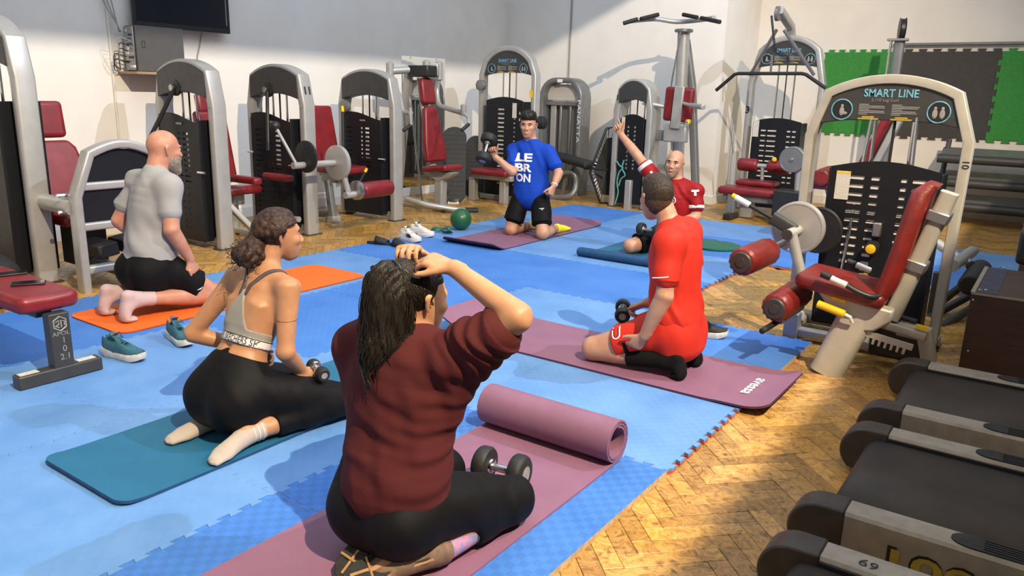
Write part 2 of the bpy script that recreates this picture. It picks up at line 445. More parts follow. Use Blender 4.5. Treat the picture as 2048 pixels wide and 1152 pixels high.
def plank_obj(name, lst, kind=None):
    V, Fs, T = [], [], []
    for (_, u, v, a, b_) in lst:
        P, Fc, t = plank_geo(u, v, a, b_); o = len(V); V += P; Fs += [[i+o for i in f] for f in Fc]; T += [t]*len(P)
    me = bpy.data.meshes.new(name); me.from_pydata(V, [], Fs); me.materials.append(MATS['parquet'])
    at = me.attributes.new('tone', 'FLOAT', 'POINT'); at.data.foreach_set('value', T)
    return mesh_obj(name, me, floor, 0, kind=kind)
for p in planks[:300]: plank_obj('parquet_plank', [p])
plank_obj('parquet_planks_far', planks[300:], 'stuff')

# ------------------------------------------------------------------ interlocking foam tiles
def foam_material(name, c1, c2, weave, scale=28.0):
    m = bpy.data.materials.new(name); ns, ls = nodes_of(m); b = ns['Principled BSDF']
    ge = ns.new('ShaderNodeNewGeometry')
    n1 = ns.new('ShaderNodeTexNoise'); n1.inputs['Scale'].default_value = 2.6; n1.inputs['Detail'].default_value = 6; n1.inputs['Roughness'].default_value = 0.6
    ls.new(ge.outputs['Position'], n1.inputs['Vector'])
    mx = ns.new('ShaderNodeMix'); mx.data_type = 'RGBA'; mx.inputs['A'].default_value = (*c1, 1); mx.inputs['B'].default_value = (*c2, 1)
    mr = ns.new('ShaderNodeMapRange'); mr.inputs['From Min'].default_value = 0.35; mr.inputs['From Max'].default_value = 0.65
    ls.new(n1.outputs['Fac'], mr.inputs['Value']); ls.new(mr.outputs[0], mx.inputs['Factor'])
    ck = ns.new('ShaderNodeTexChecker'); ck.inputs['Scale'].default_value = scale
    ck.inputs['Color1'].default_value = (1, 1, 1, 1); ck.inputs['Color2'].default_value = (1-weave, 1-weave, 1-weave, 1)
    ls.new(ge.outputs['Position'], ck.inputs['Vector'])
    wv = ns.new('ShaderNodeTexWave'); wv.inputs['Scale'].default_value = scale*2.2; wv.bands_direction = 'X'
    wv2 = ns.new('ShaderNodeTexWave'); wv2.inputs['Scale'].default_value = scale*2.2; wv2.bands_direction = 'Y'
    ls.new(ge.outputs['Position'], wv.inputs['Vector']); ls.new(ge.outputs['Position'], wv2.inputs['Vector'])
    mw = ns.new('ShaderNodeMix'); mw.data_type = 'FLOAT'
    ls.new(ck.outputs['Fac'], mw.inputs['Factor']); ls.new(wv.outputs['Fac'], mw.inputs['A']); ls.new(wv2.outputs['Fac'], mw.inputs['B'])
    mu = ns.new('ShaderNodeMix'); mu.data_type = 'RGBA'; mu.blend_type = 'MULTIPLY'; mu.inputs['Factor'].default_value = 1
    ls.new(mx.outputs['Result'], mu.inputs['A']); ls.new(ck.outputs['Color'], mu.inputs['B'])
    ls.new(mu.outputs['Result'], b.inputs['Base Color'])
    bp = ns.new('ShaderNodeBump'); bp.inputs['Strength'].default_value = 0.22+weave; bp.inputs['Distance'].default_value = 0.0015
    ls.new(mw.outputs['Result'], bp.inputs['Height']); ls.new(bp.outputs[0], b.inputs['Normal'])
    b.inputs['Roughness'].default_value = 0.5; b.inputs['Specular IOR Level'].default_value = 0.4
    MATS[name] = m
foam_material('foam_light', (0.105, 0.255, 0.56), (0.145, 0.315, 0.64), 0.03, 34)
foam_material('foam_mid', (0.045, 0.180, 0.56), (0.070, 0.225, 0.64), 0.06, 34)
foam_material('foam_deep', (0.045, 0.17, 0.55), (0.065, 0.215, 0.64), 0.15, 30)
TS = 1.0925
GX = [-5.49+TS*i for i in range(6)]              # ... -1.12, -0.03
GY = [-0.53+TS*j for j in range(10)]             # -0.53, 0.56, 1.655, 2.75, 3.84, 4.93, 6.03, 7.12, 8.21, 9.30
TEETH = 24
def edge_path(n_first):
    """zigzag of the shared edge in (along 0..1, across) coordinates, plain for 2 cm at both corners"""
    mg = 0.020; p = (1-2*mg)/TEETH; a = 0.011; d = p*0.10; pts = [(0.0, 0.0), (mg-d, 0.0)]
    for k in range(TEETH):
        s = a if (k+n_first) % 2 == 0 else -a
        pts += [(mg+k*p-(d if k else -d), s), (mg+(k+1)*p+(d if k < TEETH-1 else -d), s)]
    return pts+[(1-mg+d, 0.0), (1.0, 0.0)]
ZIG = edge_path(0)
tiles = {}
for i in range(5):
    for j in range(9):
        if (i <= 2) or (i == 3 and (j <= 4 or j >= 7)) or (i == 4 and j >= 7): tiles[(i, j)] = None
tone = {}
rt = random.Random(11)
for k in tiles: tone[k] = rt.choice(['foam_light', 'foam_light', 'foam_light', 'foam_mid'])
for k in ((3, 2), (3, 1), (3, 0)): tone[k] = 'foam_deep'
for k in ((1, 3), (0, 5), (1, 5), (3, 4), (3, 7)): tone[k] = 'foam_mid'
tone[(1, 3)] = 'foam_mid'; tone[(2, 3)] = 'foam_light'; tone[(3, 3)] = 'foam_light'; tone[(2, 2)] = 'foam_light'; tone[(1, 2)] = 'foam_light'; tone[(2,1)] = 'foam_light'
foam = thing('foam_tile_flooring', 'blue interlocking foam tile flooring laid over the wooden parquet', 'foam flooring', (-3.3, 4.4, 0))
FOAM_Z = 0.024
for (i, j) in tiles:
    x0, x1, y0, y1 = GX[i], GX[i+1], GY[j], GY[j+1]; g = 0.0011
    nb = lambda a, b: (a, b) in tiles
    toothed = lambda side: True
    out = []
    # bottom (y0) left->right, right (x1) up, top (y1) right->left, left (x0) down
    def side(fixed, lo, hi, horiz, sgn, smooth_edge):
        pts = [(t, a) for t, a in ZIG]
        if smooth_edge: pts = [(0, 0), (1, 0)]
        res = []
        for t, a in pts:
            s = lo+(hi-lo)*t
            res.append((s, fixed+a) if horiz else (fixed+a, s))
        return res
    sm_right = (i == 3 and j in (0, 1, 2, 4))
    A = side(y0, x0, x1, True, 1, False); B = side(x1, y0, y1, False, 1, sm_right)
    C = side(y1, x0, x1, True, 1, False)[::-1]; D = side(x0, y0, y1, False, 1, False)[::-1]
    poly = A[:-1]+B[:-1]+C[:-1]+D[:-1]
    cx, cy = (x0+x1)/2, (y0+y1)/2
    # tiny clearance all round: offset along the outline's own inward normals
    n = len(poly); ins = []
    for k in range(n):
        p, q, r = Vector(poly[k-1]), Vector(poly[k]), Vector(poly[(k+1) % n])
        d0, d1 = (q-p).normalized(), (r-q).normalized()
        n0, n1 = Vector((-d0.y, d0.x)), Vector((-d1.y, d1.x)); m_ = n0+n1
        m_ = m_.normalized() if m_.length > 1e-5 else n0
        ins.append((q.x+m_.x*g, q.y+m_.y*g))
    dz = rt.uniform(-0.0008, 0.0008); b = MB(); n = len(ins)
    V = [(x, y, 0.0) for x, y in ins]+[(x, y, 0.0125) for x, y in ins]+[(x, y, FOAM_Z+dz) for x, y in ins]
    b.add(V, [tuple(range(2*n, 3*n))], 0)
    b.mi = [0]
    b.f += [(k, (k+1) % n, n+(k+1) % n, n+k) for k in range(n)]; b.mi += [1]*n
    b.f += [(n+k, n+(k+1) % n, 2*n+(k+1) % n, 2*n+k) for k in range(n)]; b.mi += [2 if sm_right else 0]*n
    b.build('foam_tile', [tone[(i, j)], 'foam_cream' if sm_right else 'foam_red', 'foam_cream'], foam, smooth=0)

# ------------------------------------------------------------------ exercise mats
def strip_mat(name, label, material, dark, prof, width, origin, sdir, th=0.011, corner=0.05, edge=None, textspec=None, group=None):
    """prof: (distance along, height) polyline of the mat's underside; corners rounded in plan"""
    P = catmull(prof, 6); d = np.r_[0, np.cumsum(np.linalg.norm(np.diff(P, axis=0), axis=1))]; L = d[-1]
    ns_ = max(40, int(L/0.03)); S = np.linspace(0, L, ns_+1)
    extra = [corner*(1-math.cos(math.radians(a))) for a in (10, 25, 40, 55, 70)]
    S = np.unique(np.concatenate([S, extra, [L-e for e in extra]]))
    px = np.interp(S, d, P[:, 0]); pz = np.interp(S, d, P[:, 1])
    tx = np.gradient(px, S); tz = np.gradient(pz, S); ln = np.hypot(tx, tz); tx /= ln; tz /= ln
    sd = Vector((*sdir, 0)).normalized(); wd = Vector((-sd.y, sd.x, 0)); O = Vector(origin)
    nw = 6; V = []
    for k in range(len(S)):
        e = min(S[k], L-S[k]); hw = width/2
        if e < corner: hw = width/2-corner+math.sqrt(max(0, corner**2-(corner-e)**2))
        for layer in (0, 1):
            for q in range(nw+1):
                w = -hw+2*hw*q/nw
                base = O+sd*px[k]+wd*w+Vector((0, 0, pz[k]))
                nn = (sd*(-tz[k])+Vector((0, 0, tx[k])))
                V.append(base+nn*(th if layer else 0))
    st = 2*(nw+1); Fs = []; mi = []
    for k in range(len(S)-1):
        a, c = k*st, (k+1)*st
        for q in range(nw):
            Fs.append((a+nw+1+q, c+nw+1+q, c+nw+2+q, a+nw+2+q)); mi.append(0)
            Fs.append((a+q, a+q+1, c+q+1, c+q)); mi.append(1)
        Fs.append((a, c, c+nw+1, a+nw+1)); mi.append(1)
        Fs.append((a+nw, a+st-1, c+st-1, c+nw)); mi.append(1)
    e = (len(S)-1)*st
    for q in range(nw):
        Fs.append((q, nw+1+q, nw+2+q, q+1)); mi.append(1)
        Fs.append((e+q, e+q+1, e+nw+2+q, e+nw+1+q)); mi.append(1)
    # flip so the normals look outwards when the width axis mirrors
    b = MB(); b.v = [tuple(v) for v in V]; b.f = [tuple(reversed(f)) for f in Fs]; b.mi = mi
    o = b.build(name, [material, dark], None, smooth=50)
    return tag(o, label, 'exercise mat', group)
mat('teal_edge', (0.008, 0.06, 0.16), 0.6, noise_scale=20, noise_amt=0.2)
mat('orange_edge', (0.45, 0.06, 0.008), 0.7, noise_scale=20, noise_amt=0.2)
FZ = FOAM_Z+0.001
strip_mat('exercise_mat', 'orange exercise mat under the bald man in grey shirt', 'orange_mat', 'orange_edge',
          [(0, 0), (0.5, 0), (1.2, 0), (1.95, 0), (2.05, 0.004)], 0.66, (-4.80, 2.30, FZ), (0, 1), 0.008, 0.09)
strip_mat('exercise_mat', 'teal exercise mat under the kneeling woman in a grey sports bra', 'teal_mat', 'teal_edge',
          [(0, 0.012), (0.06, 0.006), (0.2, 0), (1.0, 0), (1.95, 0)], 0.60, (-2.84, 1.245, FZ), (0, 1), 0.012, 0.06)
# half rolled mat of the woman in front
sp = [(0, 0), (0.6, 0), (1.2, 0), (1.62, 0)]
for k in range(1, 46):
    a = -90+k*20; r = 0.098-0.030*k/45
    sp.append((1.80+r*math.cos(math.radians(a)), 0.099+r*math.sin(math.radians(a))))
strip_mat('exercise_mat', 'mauve exercise mat with its far end rolled up, under the woman in maroon', 'purple_mat', 'purple_mat',
          sp, 0.66, (-1.64, 0.86, FZ), (0, 1), 0.0085, 0.02)
m_red = strip_mat('exercise_mat', 'long mauve exercise mat under the man in red shorts, overhanging the parquet', 'purple_mat', 'purple_dark',
          [(0, 0.13), (0.10, 0.085), (0.25, 0.02), (0.40, 0.0), (1.0, 0.0), (1.7, 0), (1.85, 0.006), (2.0, 0.012), (2.10, 0.04)], 0.64, (-3.07, 3.885, FZ), (1, 0), 0.011, 0.05)
# brand lettering lies along the mat's far end
text_part('lettering', '*avessa', (-1.135, 3.86, FZ+0.021), (-0.02, -1, 0), (1, -0.02, 0), 0.085, 'print_white', m_red, off=0.0025, width=0.27)
strip_mat('exercise_mat', 'mauve exercise mat under the man in blue, its near end curling up', 'purple_mat', 'purple_dark',
          [(0, 0.055), (0.05, 0.022), (0.15, 0.0), (0.5, 0.0), (1.3, 0), (1.9, 0.0), (2.04, 0.02), (2.10, 0.045)], 0.72, (-4.66, 5.90, FZ), (0, 1), 0.010, 0.07)
spi = [(-0.02, 0.05)]
ri = []
for k in range(0, 18):
    a = 160+k*10*1.0; ri.append((0.06+0.05*math.cos(math.radians(a-70)), 0.05+0.05*math.sin(math.radians(a-70))))
strip_mat('exercise_mat', 'dark teal exercise mat under the pointing man, near end rolled', 'teal_mat', 'teal_edge',
          [(0.05, 0.088), (0.015, 0.075), (0.0, 0.045), (0.02, 0.012), (0.07, 0.0), (0.3, 0), (1.0, 0), (1.75, 0)], 0.74, (-3.24, 6.21, FZ), (0, 1), 0.011, 0.04)
# ------------------------------------------------------------------ survey helpers: a sight line of the photograph cut with a plane of the room
def _ray(px, py): return Ro @ np.array([px-1024.0, py-576.0, F_PX])
def AX(px, py, x): w = _ray(px, py); t = x/w[0]; return Vector((x, t*w[1], CAM_H+t*w[2]))
def AY(px, py, y): w = _ray(px, py); t = y/w[1]; return Vector((t*w[0], y, CAM_H+t*w[2]))
def AZ(px, py, z): w = _ray(px, py); t = (z-CAM_H)/w[2]; return Vector((t*w[0], t*w[1], z))
RX = lambda a: Matrix.Rotation(math.radians(a), 3, 'X')
RY = lambda a: Matrix.Rotation(math.radians(a), 3, 'Y')
RZ = lambda a: Matrix.Rotation(math.radians(a), 3, 'Z')

def pad(name, c, size, parent, material='red_vinyl', rot=None, r=None, label=None):
    """upholstered cushion: box with generously rounded edges"""
    b = MB().box(c, size, rot)
    return b.build(name, material, parent, smooth=60, bevel=r or min(size)*0.42, segs=4, label=label)
def cushion(name, outline, th, to, parent, material='red_vinyl', bevel=0.03):
    return MB().prism(outline, -th/2, th/2, to).build(name, material, parent, smooth=60, bevel=bevel, segs=4)
def roller(name, a, b, r, parent, material='red_vinyl_bright', cap='charcoal', capside=1, pucker=True):
    """foam roller with a gathered cover and a plastic cap"""
    a, b = Vector(a), Vector(b); L = (b-a).length; d = (b-a).normalized()
    o = MB().lathe(a, d, [(0.004, r*0.62), (0.004, r*0.80), (0.012, r*0.93), (0.03, r), (L*0.5, r*1.02), (L-0.03, r), (L-0.012, r*0.93), (L-0.004, r*0.80), (L-0.004, r*0.62)], 28)
    if pucker:
        n = 28
        for k in (1, 2, 3, 5, 6, 7):
            for i in range(n):
                v = Vector(o.v[k*n+i]); c = a+d*((v-a).dot(d)); amt = 0.05 if i % 2 else -0.05
                if k in (3, 5): amt *= 0.35
                o.v[k*n+i] = tuple(c+(v-c)*(1+amt))
    p = o.build(name, material, parent, smooth=60)
    if cap:
        for base, dd in ((a, -d), (b, d)):
            MB().lathe(base+dd*-0.006, dd, [(0, r*0.74), (0.010, r*0.74), (0.016, r*0.66), (0.017, r*0.34), (0.022, r*0.32), (0.022, 0.001)], 24).build('end_cap', cap, p, smooth=40)
    return p
def grip(name, a, b, r, parent, material='black_rubber'):
    a, b = Vector(a), Vector(b); L = (b-a).length
    return MB().lathe(a, b-a, [(0, r*0.6), (0.004, r), (L-0.004, r), (L, r*0.6)], 12).build(name, material, parent, smooth=50)
def bar(name, pts, r, parent, material='silver', n=12):
    return MB().tube(pts, r, n).build(name, material, parent, smooth=50)
def beam(name, pts, normal, w, d, parent, material='silver', r=None):
    return MB().sweep(pts, normal, rrect(w, d, r or min(w, d)*0.25)).build(name, material, parent, smooth=35)
def disc(name, c, axis, r, th, parent, material='silver', rim=0.01):
    return MB().lathe(Vector(c)-Vector(axis).normalized()*th/2, axis, [(0, r-rim), (rim*0.6, r), (th-rim*0.6, r), (th, r-rim), (th, r*0.9), (th-0.003, r*0.88), (th-0.003, 0.001)], 40).build(name, material, parent, smooth=40)

def tower(root, xa, xb, y, H, zk, zs, inset=0.06, cw=0.075, cd=0.14, frame='silver', panel='plain', sh=None, rods=True, foot=True, ph=0.26, number=None, splay=0.0, rr=0.020):
    """arched weight-stack frame in a plane of constant y"""
    xm = (xa+xb)/2; W = (xb-xa)/2
    def half(s):
        pts = [(xm+s*(W-splay), 0.0), (xm+s*W, zk), (xm+s*(W-inset), zs)]
        return pts
    L_, R_ = half(-1), half(1)
    w2 = W-inset; rise = H-zs; rad = (w2*w2+rise*rise)/(2*rise)
    arc = []
    for k in range(1, 16):
        x = -w2+2*w2*k/16; arc.append((xm+x, zs+math.sqrt(rad*rad-x*x)-(rad-rise)))
    path = L_+arc+R_[::-1]
    P = [(x, y, z) for x, z in path]
    MB().sweep(P, (0, -1, 0), rrect(cw, cd, rr)).build('frame', frame, root, smooth=35)
    if foot:
        for s in (-1, 1):
            MB().box((xm+s*(W-splay), y, 0.006), (cw+0.03, cd+0.05, 0.012)).build('foot_plate', 'charcoal', root, bevel=0.003)
        beam('base_beam', [(xm-W+splay, y, 0.07), (xm+W-splay, y, 0.07)], (0, 1, 0), 0.06, 0.09, root, frame)
    # head panel
    big = panel == 'plain'; wi = w2+(cw*0.12 if big else -cw*0.3); zb = zs-ph*0.72; n = 14; top = []; bot = []
    for k in range(n+1):
        x = -wi+2*wi*k/n
        top.append((xm+x*1.0, zs+math.sqrt(max(0, rad*rad-min(abs(x), w2)**2))-(rad-rise)+(cw*0.16 if big else -cw*0.4)))
        kx = x/wi; wid = W-cw*0.55
        bot.append((xm+kx*wid*(1.02 if big else 0.97), zb+(0.055*(1-kx*kx) if panel == 'plain' else 0.035*(1-abs(kx)**3))))
    poly = bot+[(xm+wi*1.03, zs-0.01)]+top[::-1]+[(xm-wi*1.03, zs-0.01)]
    hp = MB().prism(poly, -cd*0.56 if big else -0.05, 0.05, lambda a, b_, c_: (a, y+c_, b_)).build('head_panel', 'charcoal', root, smooth=30, bevel=0.006)
    if panel == 'print':
        sc_ = (xb-xa)/0.91; yo = y-0.0515; zt = zs-0.005
        text_part('lettering', '*SMART LINE', (xm-0.0*sc_, yo, zt+0.008*sc_), (1, 0, 0), (0, 0, 1), 0.066*sc_, 'print_cyan', hp, off=0.002, width=0.31*sc_)
        text_part('lettering', 'S.110 Leg Curl', (xm-0.03*sc_, yo, zt-0.032*sc_), (1, 0, 0), (0, 0, 1), 0.026*sc_, 'print_grey', hp, off=0.002)
        rr_ = random.Random(5)
        for s in (-1, 1):
            b = MB()
            for k in range(7):
                L0 = 0.155*sc_ if k % 3 else 0.06*sc_; L0 *= rr_.uniform(0.85, 1)
                b.box((xm+s*0.095*sc_-0.08*sc_+L0/2, yo-0.0008, zt-0.060*sc_-k*0.0098*sc_), (L0, 0.001, 0.0055*sc_))
            b.build('instructions', 'print_grey', hp, smooth=0)
            b = MB()
            for k in range(2): b.box((xm+s*0.095*sc_-0.02*sc_, yo-0.0008, zt-0.136*sc_-k*0.011*sc_), (0.12*sc_*(0.6 if k == 0 else 1), 0.001, 0.009*sc_))
            b.build('instructions', 'print_gold', hp, smooth=0)
            cx, cz = xm+s*0.275*sc_, zt-0.095*sc_
            MB().tube([(cx+0.062*sc_*math.cos(a), yo-0.001, cz+0.062*sc_*math.sin(a)) for a in np.linspace(0, 2*math.pi, 28, False)], 0.0042*sc_, 6, closed=True).build('picture_ring', 'print_cyan', hp)
            MB().cyl((cx, yo+0.001, cz), (cx, yo-0.0012, cz), 0.059*sc_, n=28).build('picture', 'print_black', hp, smooth=0)
            f = MB()
            for q in (-1, 1) if s > 0 else (0,):
                f.ball((cx+q*0.02*sc_, yo-0.001, cz+0.022*sc_), (0.009*sc_, 0.002, 0.011*sc_), 10, 6)
                f.ball((cx+q*0.02*sc_, yo-0.001, cz-0.010*sc_), (0.015*sc_, 0.002, 0.028*sc_), 10, 6)
                if s < 0: f.ball((cx+0.012*sc_, yo-0.001, cz-0.022*sc_), (0.024*sc_, 0.002, 0.010*sc_), 10, 6)
            f.build('picture_figure', 'print_grey', hp)
    # guide rods and cable
    xs_ = sh.get('xc', xm) if sh else xm
    ztop = zs-ph*0.5
    if rods:
        for dx in (-0.11, 0.11):
            MB().cyl((xs_+dx, y, 0.10), (xs_+dx, y, ztop+0.1), 0.011, n=10).build('guide_rod', 'chrome', root)
        MB().cyl((xs_, y, 0.3), (xs_, y, ztop+0.1), 0.009, n=8).build('cable', 'cable_black', root)
    if sh:
        x0, x1, z0, z1 = sh['x0'], sh['x1'], sh.get('z0', 0.06), sh['z1']
        topf = sh.get('top', lambda x: 0.05*math.sin((x-x0)/(x1-x0)*math.pi))
        th = 0.008; dep = sh.get('dep', 0.13)
        for side, yy in ((-1, y-dep),):
            MB().slotted(x0, x1, z0, z1, sh['slots'], topf, yy, th).build('shroud', 'shroud', root, smooth=30)
        for xx in (x0, x1):
            MB().box((xx, y, (z0+z1)/2), (0.012, 2*dep+0.01, z1-z0-0.02)).build('shroud_side', 'shroud', root, bevel=0.003)
        if sh.get('stack', True):
            b = MB(); zz = 0.12; wst = (x1-x0)*0.86
            while zz < sh.get('stack_z', z1*0.62):
                b.box((xs_, y-dep+0.0635, zz+0.022), (wst, 0.11, 0.044)); zz += 0.050
            b.build('weight_stack', sh.get('stack_mat', 'black_plastic'), root, bevel=0.003)
def slots_for(cols, z0, z1, n, h=0.016):
    out = []
    for k in range(n):
        z = z0+(z1-z0)*k/(n-1)
        for a, b in cols: out.append((a, b, z-h/2, z+h/2))
    return out
WL = 'along the left wall'
# ---- leg press at the far left: tower, red seat and arched side frame
lp = thing('leg_press_machine', 'large silver leg press with red seat and arched side frame at left edge', 'gym machine', (-6.1, 2.9, 0))
tower(lp, -7.15, -6.22, 2.68, 1.93, 1.52, 1.78, 0.07, 0.085, 0.15, sh=dict(x0=-7.02, x1=-6.34, z1=1.36, slots=slots_for([(-6.88, -6.78), (-6.66, -6.63), (-6.60, -6.54)], 0.35, 1.28, 17, 0.02), dep=0.15))
cushion('backrest', [(-0.23, -0.30), (0.23, -0.30), (0.23, -0.10), (0.17, 0.16), (0.12, 0.22), (-0.12, 0.22), (-0.17, 0.16), (-0.23, -0.10)], 0.10, lambda a, b_, c: tuple(Vector((-6.62, 3.03, 0.82))+RY(-14) @ Vector((c, a, b_))), lp)
pad('headrest', (-6.72, 3.03, 1.20), (0.10, 0.26, 0.29), lp, rot=RY(-8), r=0.035)
pad('seat', (-6.35, 3.05, 0.46), (0.46, 0.46, 0.10), lp)
MB().box((-6.35, 3.05, 0.25), (0.30, 0.22, 0.34)).build('seat_post', 'charcoal', lp, bevel=0.01)
beam('slide_beam', [(-6.6, 3.05, 0.10), (-5.6, 3.05, 0.10)], (0, 1, 0), 0.08, 0.09, lp, 'silver_dark')
MB().cyl((-6.22, 2.72, 0.62), (-5.76, 2.72, 0.62), 0.062, n=20).build('link_tube', 'silver', lp)
for zz in (0.56, 0.68):
    MB().cyl((-5.80, 2.70, zz+0.03), (-5.80, 2.63, zz+0.03), 0.014, n=8).build('bolt', 'chrome', lp)
xf = -5.73
ya_, yb_ = 2.72, 3.42
arch = [(xf, ya_, 0.0), (xf, ya_, 0.70), (xf, ya_+0.12, 1.00)]+[(xf, ya_+0.12+(yb_-ya_-0.24)*k/8, 0.985+0.065*math.sin(math.pi*k/8)+0.015) for k in range(1, 8)]+[(xf, yb_-0.12, 1.00), (xf, yb_, 0.70), (xf, yb_, 0.0)]
MB().sweep(arch, (1, 0, 0), rrect(0.062, 0.11, 0.018)).build('side_frame', 'silver', lp, smooth=35)
for zz in (0.16, 0.48, 0.77):
    beam('cross_rail', [(xf, ya_+0.02, zz), (xf, yb_-0.02, zz)], (1, 0, 0), 0.06, 0.08, lp)
MB().prism([(ya_+0.03, 0.50), (yb_-0.03, 0.50), (yb_-0.03, 0.75), (ya_+0.03, 0.75)], -0.012, 0.012, lambda a, b, c: (xf+c, a, b)).build('side_panel', 'shroud', lp, smooth=0)
MB().prism([(ya_+0.07, 0.80), (yb_-0.07, 0.80), (yb_-0.13, 0.97)]+[(yb_-0.13-(yb_-ya_-0.26)*k/6, 0.98+0.05*math.sin(math.pi*k/6)) for k in range(1, 6)]+[(ya_+0.13, 0.97)], -0.012, 0.012, lambda a, b, c: (xf+c, a, b)).build('side_panel', 'shroud', lp, smooth=0)
for yy, zz in ((2.95, 0.24), (3.2, 0.24)):
    MB().box((-5.95, yy, 0.27), (0.34, 0.16, 0.10), RX(8)).build('foot_pedal', 'black_rubber', lp, bevel=0.01)

# ---- three alike towers along the left wall
def wall_tower(label, y, extra, slots_dark, y_num=None):
    t = thing('weight_machine', label, 'gym machine', (-6.78, y, 0), 'grey weight machines along the left wall')
    tower(t, -7.20, -6.36, y, 1.69, 1.32, 1.60, 0.065, 0.085, 0.15, panel='plain', ph=0.30,
          sh=dict(x0=-7.10, x1=-6.47, z1=1.20, slots=slots_dark, top=lambda x: 0.045*math.sin((x+7.10)/0.63*math.pi*1.2+0.6), stack_z=0.70, xc=-6.78))
    # coloured hinge bosses and small maker's mark
    for zz in (0.72, ):
        MB().cyl((-6.50, y-0.145, zz), (-6.40, y-0.145, zz), 0.012, n=8).build('latch', 'chrome', t)
        MB().cyl((-7.16, y-0.145, zz+0.1), (-7.06, y-0.145, zz+0.1), 0.012, n=8).build('latch', 'chrome', t)
    MB().box((-6.76, y-0.139, 1.15), (0.09, 0.002, 0.018)).build('maker_mark', 'print_grey', t, smooth=0)
    MB().box((-6.36, y-0.0765, 1.30), (0.05, 0.002, 0.012)).build('maker_mark', 'print_grey', t, smooth=0)
    extra(t, y); return t
sl = slots_for([(-7.04, -6.94)], 0.20, 1.06, 17, 0.016)+slots_for([(-6.80, -6.77), (-6.73, -6.64)], 0.62, 1.06, 10, 0.02)+slots_for([(-6.78, -6.765), (-6.70, -6.685)], 0.18, 0.55, 7, 0.012)
def pulley_cam(t, y, z=1.47, x=-6.86):
    MB().lathe((x, y-0.05, z), (0, -1, 0), [(0, 0.06), (0.02, 0.075), (0.035, 0.06), (0.04, 0.075), (0.05, 0.03), (0.07, 0.028), (0.07, 0.001)], 20).build('pulley', 'black_plastic', t)
    MB().lathe((x, y-0.12, z), (0, -1, 0), [(0, 0.03), (0.012, 0.03), (0.014, 0.012), (0.014, 0.001)], 14).build('pulley_hub', 'steel', t)
def seat_set(t, x, y, face, hi=1.30, low=0.46, back_w=0.42, rail=True):
    """red seat and backrest on a grey pedestal; face = +1 looks into the room"""
    pad('seat', (x+face*0.12, y, low), (0.46, 0.40, 0.085), t, rot=RY(face*-5))
    pad('backrest', (x-face*0.14, y, low+0.42), (0.09, back_w*0.86, 0.74), t, rot=RY(-face*12))
    MB().box((x-face*0.22, y, low+0.36), (0.05, 0.10, 0.80), RY(-face*12)).build('back_post', 'silver', t, bevel=0.008)
    MB().box((x+face*0.06, y, low-0.09), (0.30, 0.14, 0.11)).build('seat_bracket', 'silver', t, bevel=0.015)
    MB().box((x+face*0.08, y, (low-0.1)/2), (0.13, 0.08, low-0.1)).build('pedestal', 'silver', t, bevel=0.012)
    beam('floor_rail', [(x-0.45, y, 0.05), (x+0.45, y, 0.05)], (0, 1, 0), 0.06, 0.07, t, 'silver')
def ex_a(t, y):
    pulley_cam(t, y)
    MB().tube([(-6.86, y-0.09, 1.47), (-6.93, y-0.20, 1.22), (-7.02, y-0.30, 0.98)], 0.02, 8).build('drive_belt', 'cable_black', t)
    seat_set(t, -7.05, y+0.52, 1)
    pad('headrest', (-7.28, y+0.52, 1.32), (0.08, 0.26, 0.2), t, rot=RY(-10))
    for yy in (0.33, 0.71):
        pad('arm_pad', (-6.45, y+yy, 0.62), (0.40, 0.10, 0.07), t)
    MB().sweep([(-6.36, y+0.05, 0.42), (-6.20, y+0.35, 0.02)], (1, 0, 0), rrect(0.05, 0.07, 0.012)).build('brace', 'silver', t)
